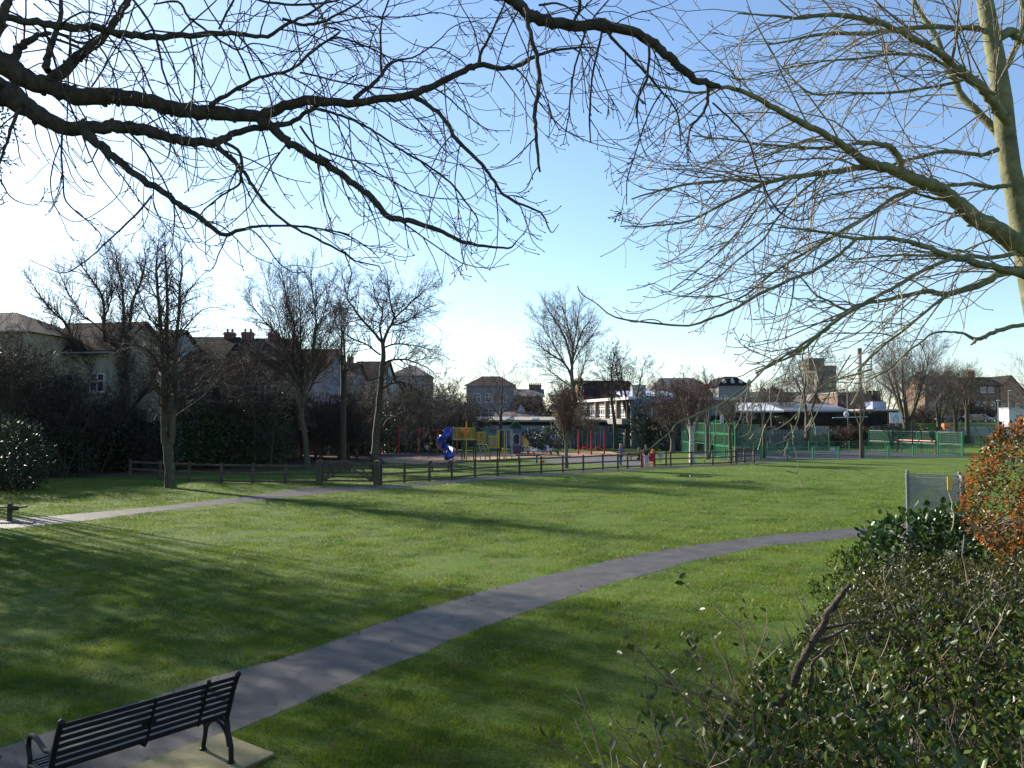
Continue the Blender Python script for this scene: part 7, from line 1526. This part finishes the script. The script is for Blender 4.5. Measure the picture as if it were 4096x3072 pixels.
# orange flowering shrub
def blob_shrub(label, name, lumps, n, size, m, seed, nf=0, tw=300, twm='twig_pale', tmpl='rh'):
    rg = np.random.default_rng(seed); rd = random.Random(seed); c = lumps[0]; t = thing(name, label, 'shrub', (c[0], c[1], 0))
    p, v = lumps_pts(lumps, n, rg, .22, amp=.35 if nf else 1); leaves('leaves', p, size, M[m], t, rg, .4, tmpl, v*.6)
    if nf:
        p, v = lumps_pts(lumps, nf, rg, .08, amp=.35); cl = np.sin(p[:, 0]*9)*np.cos(p[:, 2]*10+p[:, 1]*7)+.5*(p[:, 2]-2.6)-.5*(p[:, 0]-c[0]); k = rg.random(len(p)) < .6+.5*cl; p = p[k]; v = v[k]
        p = np.repeat(p, 5, 0)+rg.normal(0, .014, (len(p)*5, 3)); leaves('flowers', p+np.repeat(v, 5, 0)*.02, .024, M['flower'], t, rg, .3, nrm=np.repeat(v, 5, 0))
    T = Tubes()
    for i in range(tw):
        l = lumps[rd.randrange(len(lumps))]; d = rv(rd); a = Vector((l[0]+d.x*l[3]*.55, l[1]+d.y*l[4]*.55, l[2]+d.z*l[5]*.55)); e = Vector((l[0]+d.x*l[3]*1.0, l[1]+d.y*l[4]*1.0, l[2]+d.z*l[5]*1.0)); T.add([tuple(a), tuple(a.lerp(e, .5)+rv(rd)*.05), tuple(e+rv(rd)*.03)], [.007, .005, .003], 4)
    for l in lumps:
        for k in range(6): e = Vector((l[0]+rd.uniform(-.4, .4)*l[3], l[1]+rd.uniform(-.4, .4)*l[4], l[2])); b = Vector((c[0]+rd.uniform(-.3, .3), c[1]+rd.uniform(-.3, .3), 0)); T.add([tuple(b), tuple(b.lerp(e, .6)+rv(rd)*.1), tuple(e)], [.035, .025, .012], 6)
    T.build('stems', M[twm], t); return t
blob_shrub('tall rounded shrub covered in orange blossom at the right edge', 'flowering_barberry', [(5.0, 7.2, 2.78, .86, .85, .78), (5.95, 7.4, 2.75, 1.15, 1.0, 1.1), (5.08, 7.0, 2.1, .74, .7, .8), (5.6, 6.9, 1.7, .9, .7, .9)], 60000, .030, 'leaf_rust', 511, 9000, 150)
blob_shrub('glossy dark laurel bush in front of the chain link enclosure', 'laurel_bush', [(4.35, 8.5, 1.92, .62, .5, .66), (3.9, 8.3, 1.84, .46, .45, .60), (4.8, 8.6, 1.9, .5, .5, .62), (4.1, 8.2, 1.3, .6, .5, .6), (4.2, 8.4, .6, .9, .6, .7)], 6500, .085, 'leaf_laurel', 512, 0, 120, tmpl='leaf')
blob_shrub('small leaved pale green shrub trailing left of the laurel bush', 'pale_shrub', [(3.45, 8.0, 1.7, .42, .4, .5), (3.2, 7.8, 1.2, .4, .4, .55), (3.6, 8.1, 1.2, .5, .5, .9), (3.3, 7.9, .5, .5, .5, .6)], 6500, .042, 'leaf_privet', 513, 0, 160, tmpl='leaf')

# ================= GRASS =================
def inpoly(x, y, poly):
    c = np.zeros(len(x), bool); n = len(poly)
    for i in range(n):
        x0, y0 = poly[i]; x1, y1 = poly[(i+1) % n]
        k = ((y0 > y) != (y1 > y)) & (x < (x1-x0)*(y-y0)/((y1-y0) if y1 != y0 else 1e-9)+x0); c ^= k
    return c
NB = 800000
yy = 5.5*(64/5.5)**(rng.random(NB)**1.0); xx = (rng.random(NB)*2-1)*yy*.67
patch = np.sin(xx*.55+1.3*np.sin(yy*.41)+.7)+np.sin(yy*.73-xx*.31+1.1*np.sin(xx*.67))+.8*np.sin(xx*1.9+yy*1.3)*np.sin(yy*2.3-xx*1.1)
cl = np.sin(xx*2.1+np.sin(yy*1.7)*1.5)*np.cos(yy*2.6+np.sin(xx*1.3))+.6*np.sin(xx*7.3+yy*3)*np.cos(yy*8.1-xx*2)
jx, jy = rng.normal(0, .035, NB), rng.normal(0, .035, NB)
k = ~inpoly(xx+jx, yy+jy, PATHPOLY) & ~inpoly(xx+jx, yy+jy, FARPOLY) & ~inpoly(xx, yy, PADPOLY) & (xx < edge_x(yy)+.4+np.where(yy > 8.2, 90, 0)) & (rng.random(NB) < (.80+.35*cl)*np.where(patch > 1.45, .3, 1)*np.clip((66-yy)/30, 0, 1))
xx, yy, cl = xx[k], yy[k], cl[k]; n = len(xx)
h = (.030+.020*rng.random(n))*(1+.5*np.clip(cl, -.6, 1.2))*np.where(patch[k] > 1.2, .75, 1)*(1+(np.minimum(yy, 30)-6)*.01); a = rng.uniform(0, 6.283, n); wdt = .0035*(1+(yy-6)*.07)
lx, ly = rng.normal(0, .4, n)*h, rng.normal(0, .4, n)*h
V = np.empty((n, 3, 3)); V[:, 0] = np.stack([xx-np.cos(a)*wdt, yy-np.sin(a)*wdt, np.zeros(n)], 1); V[:, 1] = np.stack([xx+np.cos(a)*wdt, yy+np.sin(a)*wdt, np.zeros(n)], 1); V[:, 2] = np.stack([xx+lx, yy+ly, h], 1)
tag(raw('grass', V.reshape(-1, 3), np.arange(n*3).reshape(-1, 3), M['grass_blade']), 'short tufted green grass covering the near lawn', 'grass', kind='stuff')
rg = np.random.default_rng(19); a_ = rg.integers(0, 220, 260); e_ = PATHPOLY[a_]; q_ = PATHPOLY[439-a_]; f_ = np.where(rg.random(260) < .6, rg.random(260)**2*.18, rg.random(260)); pp = e_+(q_-e_)*f_[:, None]
o = leaves('path_litter', np.stack([pp[:, 0], pp[:, 1], np.full(260, .012)], 1), .045, M['leaf_dead'], None, rg, .05, 'leaf'); tag(o, 'small brown leaf litter lying on the tarmac path', 'leaves', kind='stuff')
# fallen leaves on the grass
rg = np.random.default_rng(9); nl = 900; y = 6+rg.random(nl)**1.5*24; x = (rg.random(nl)*2-1)*y*.6; kk = (~inpoly(x, y, PATHPOLY)) & (rg.random(nl) < .45+.5*np.sin(x*.8)*np.sin(y*.7))
o = leaves('fallen_leaves', np.stack([x, y, np.full(nl, .035)], 1)[kk], .05, M['leaf_dead'], None, rg, .1, 'leaf'); tag(o, 'scattered brown fallen leaves on the grass', 'leaves', kind='stuff')
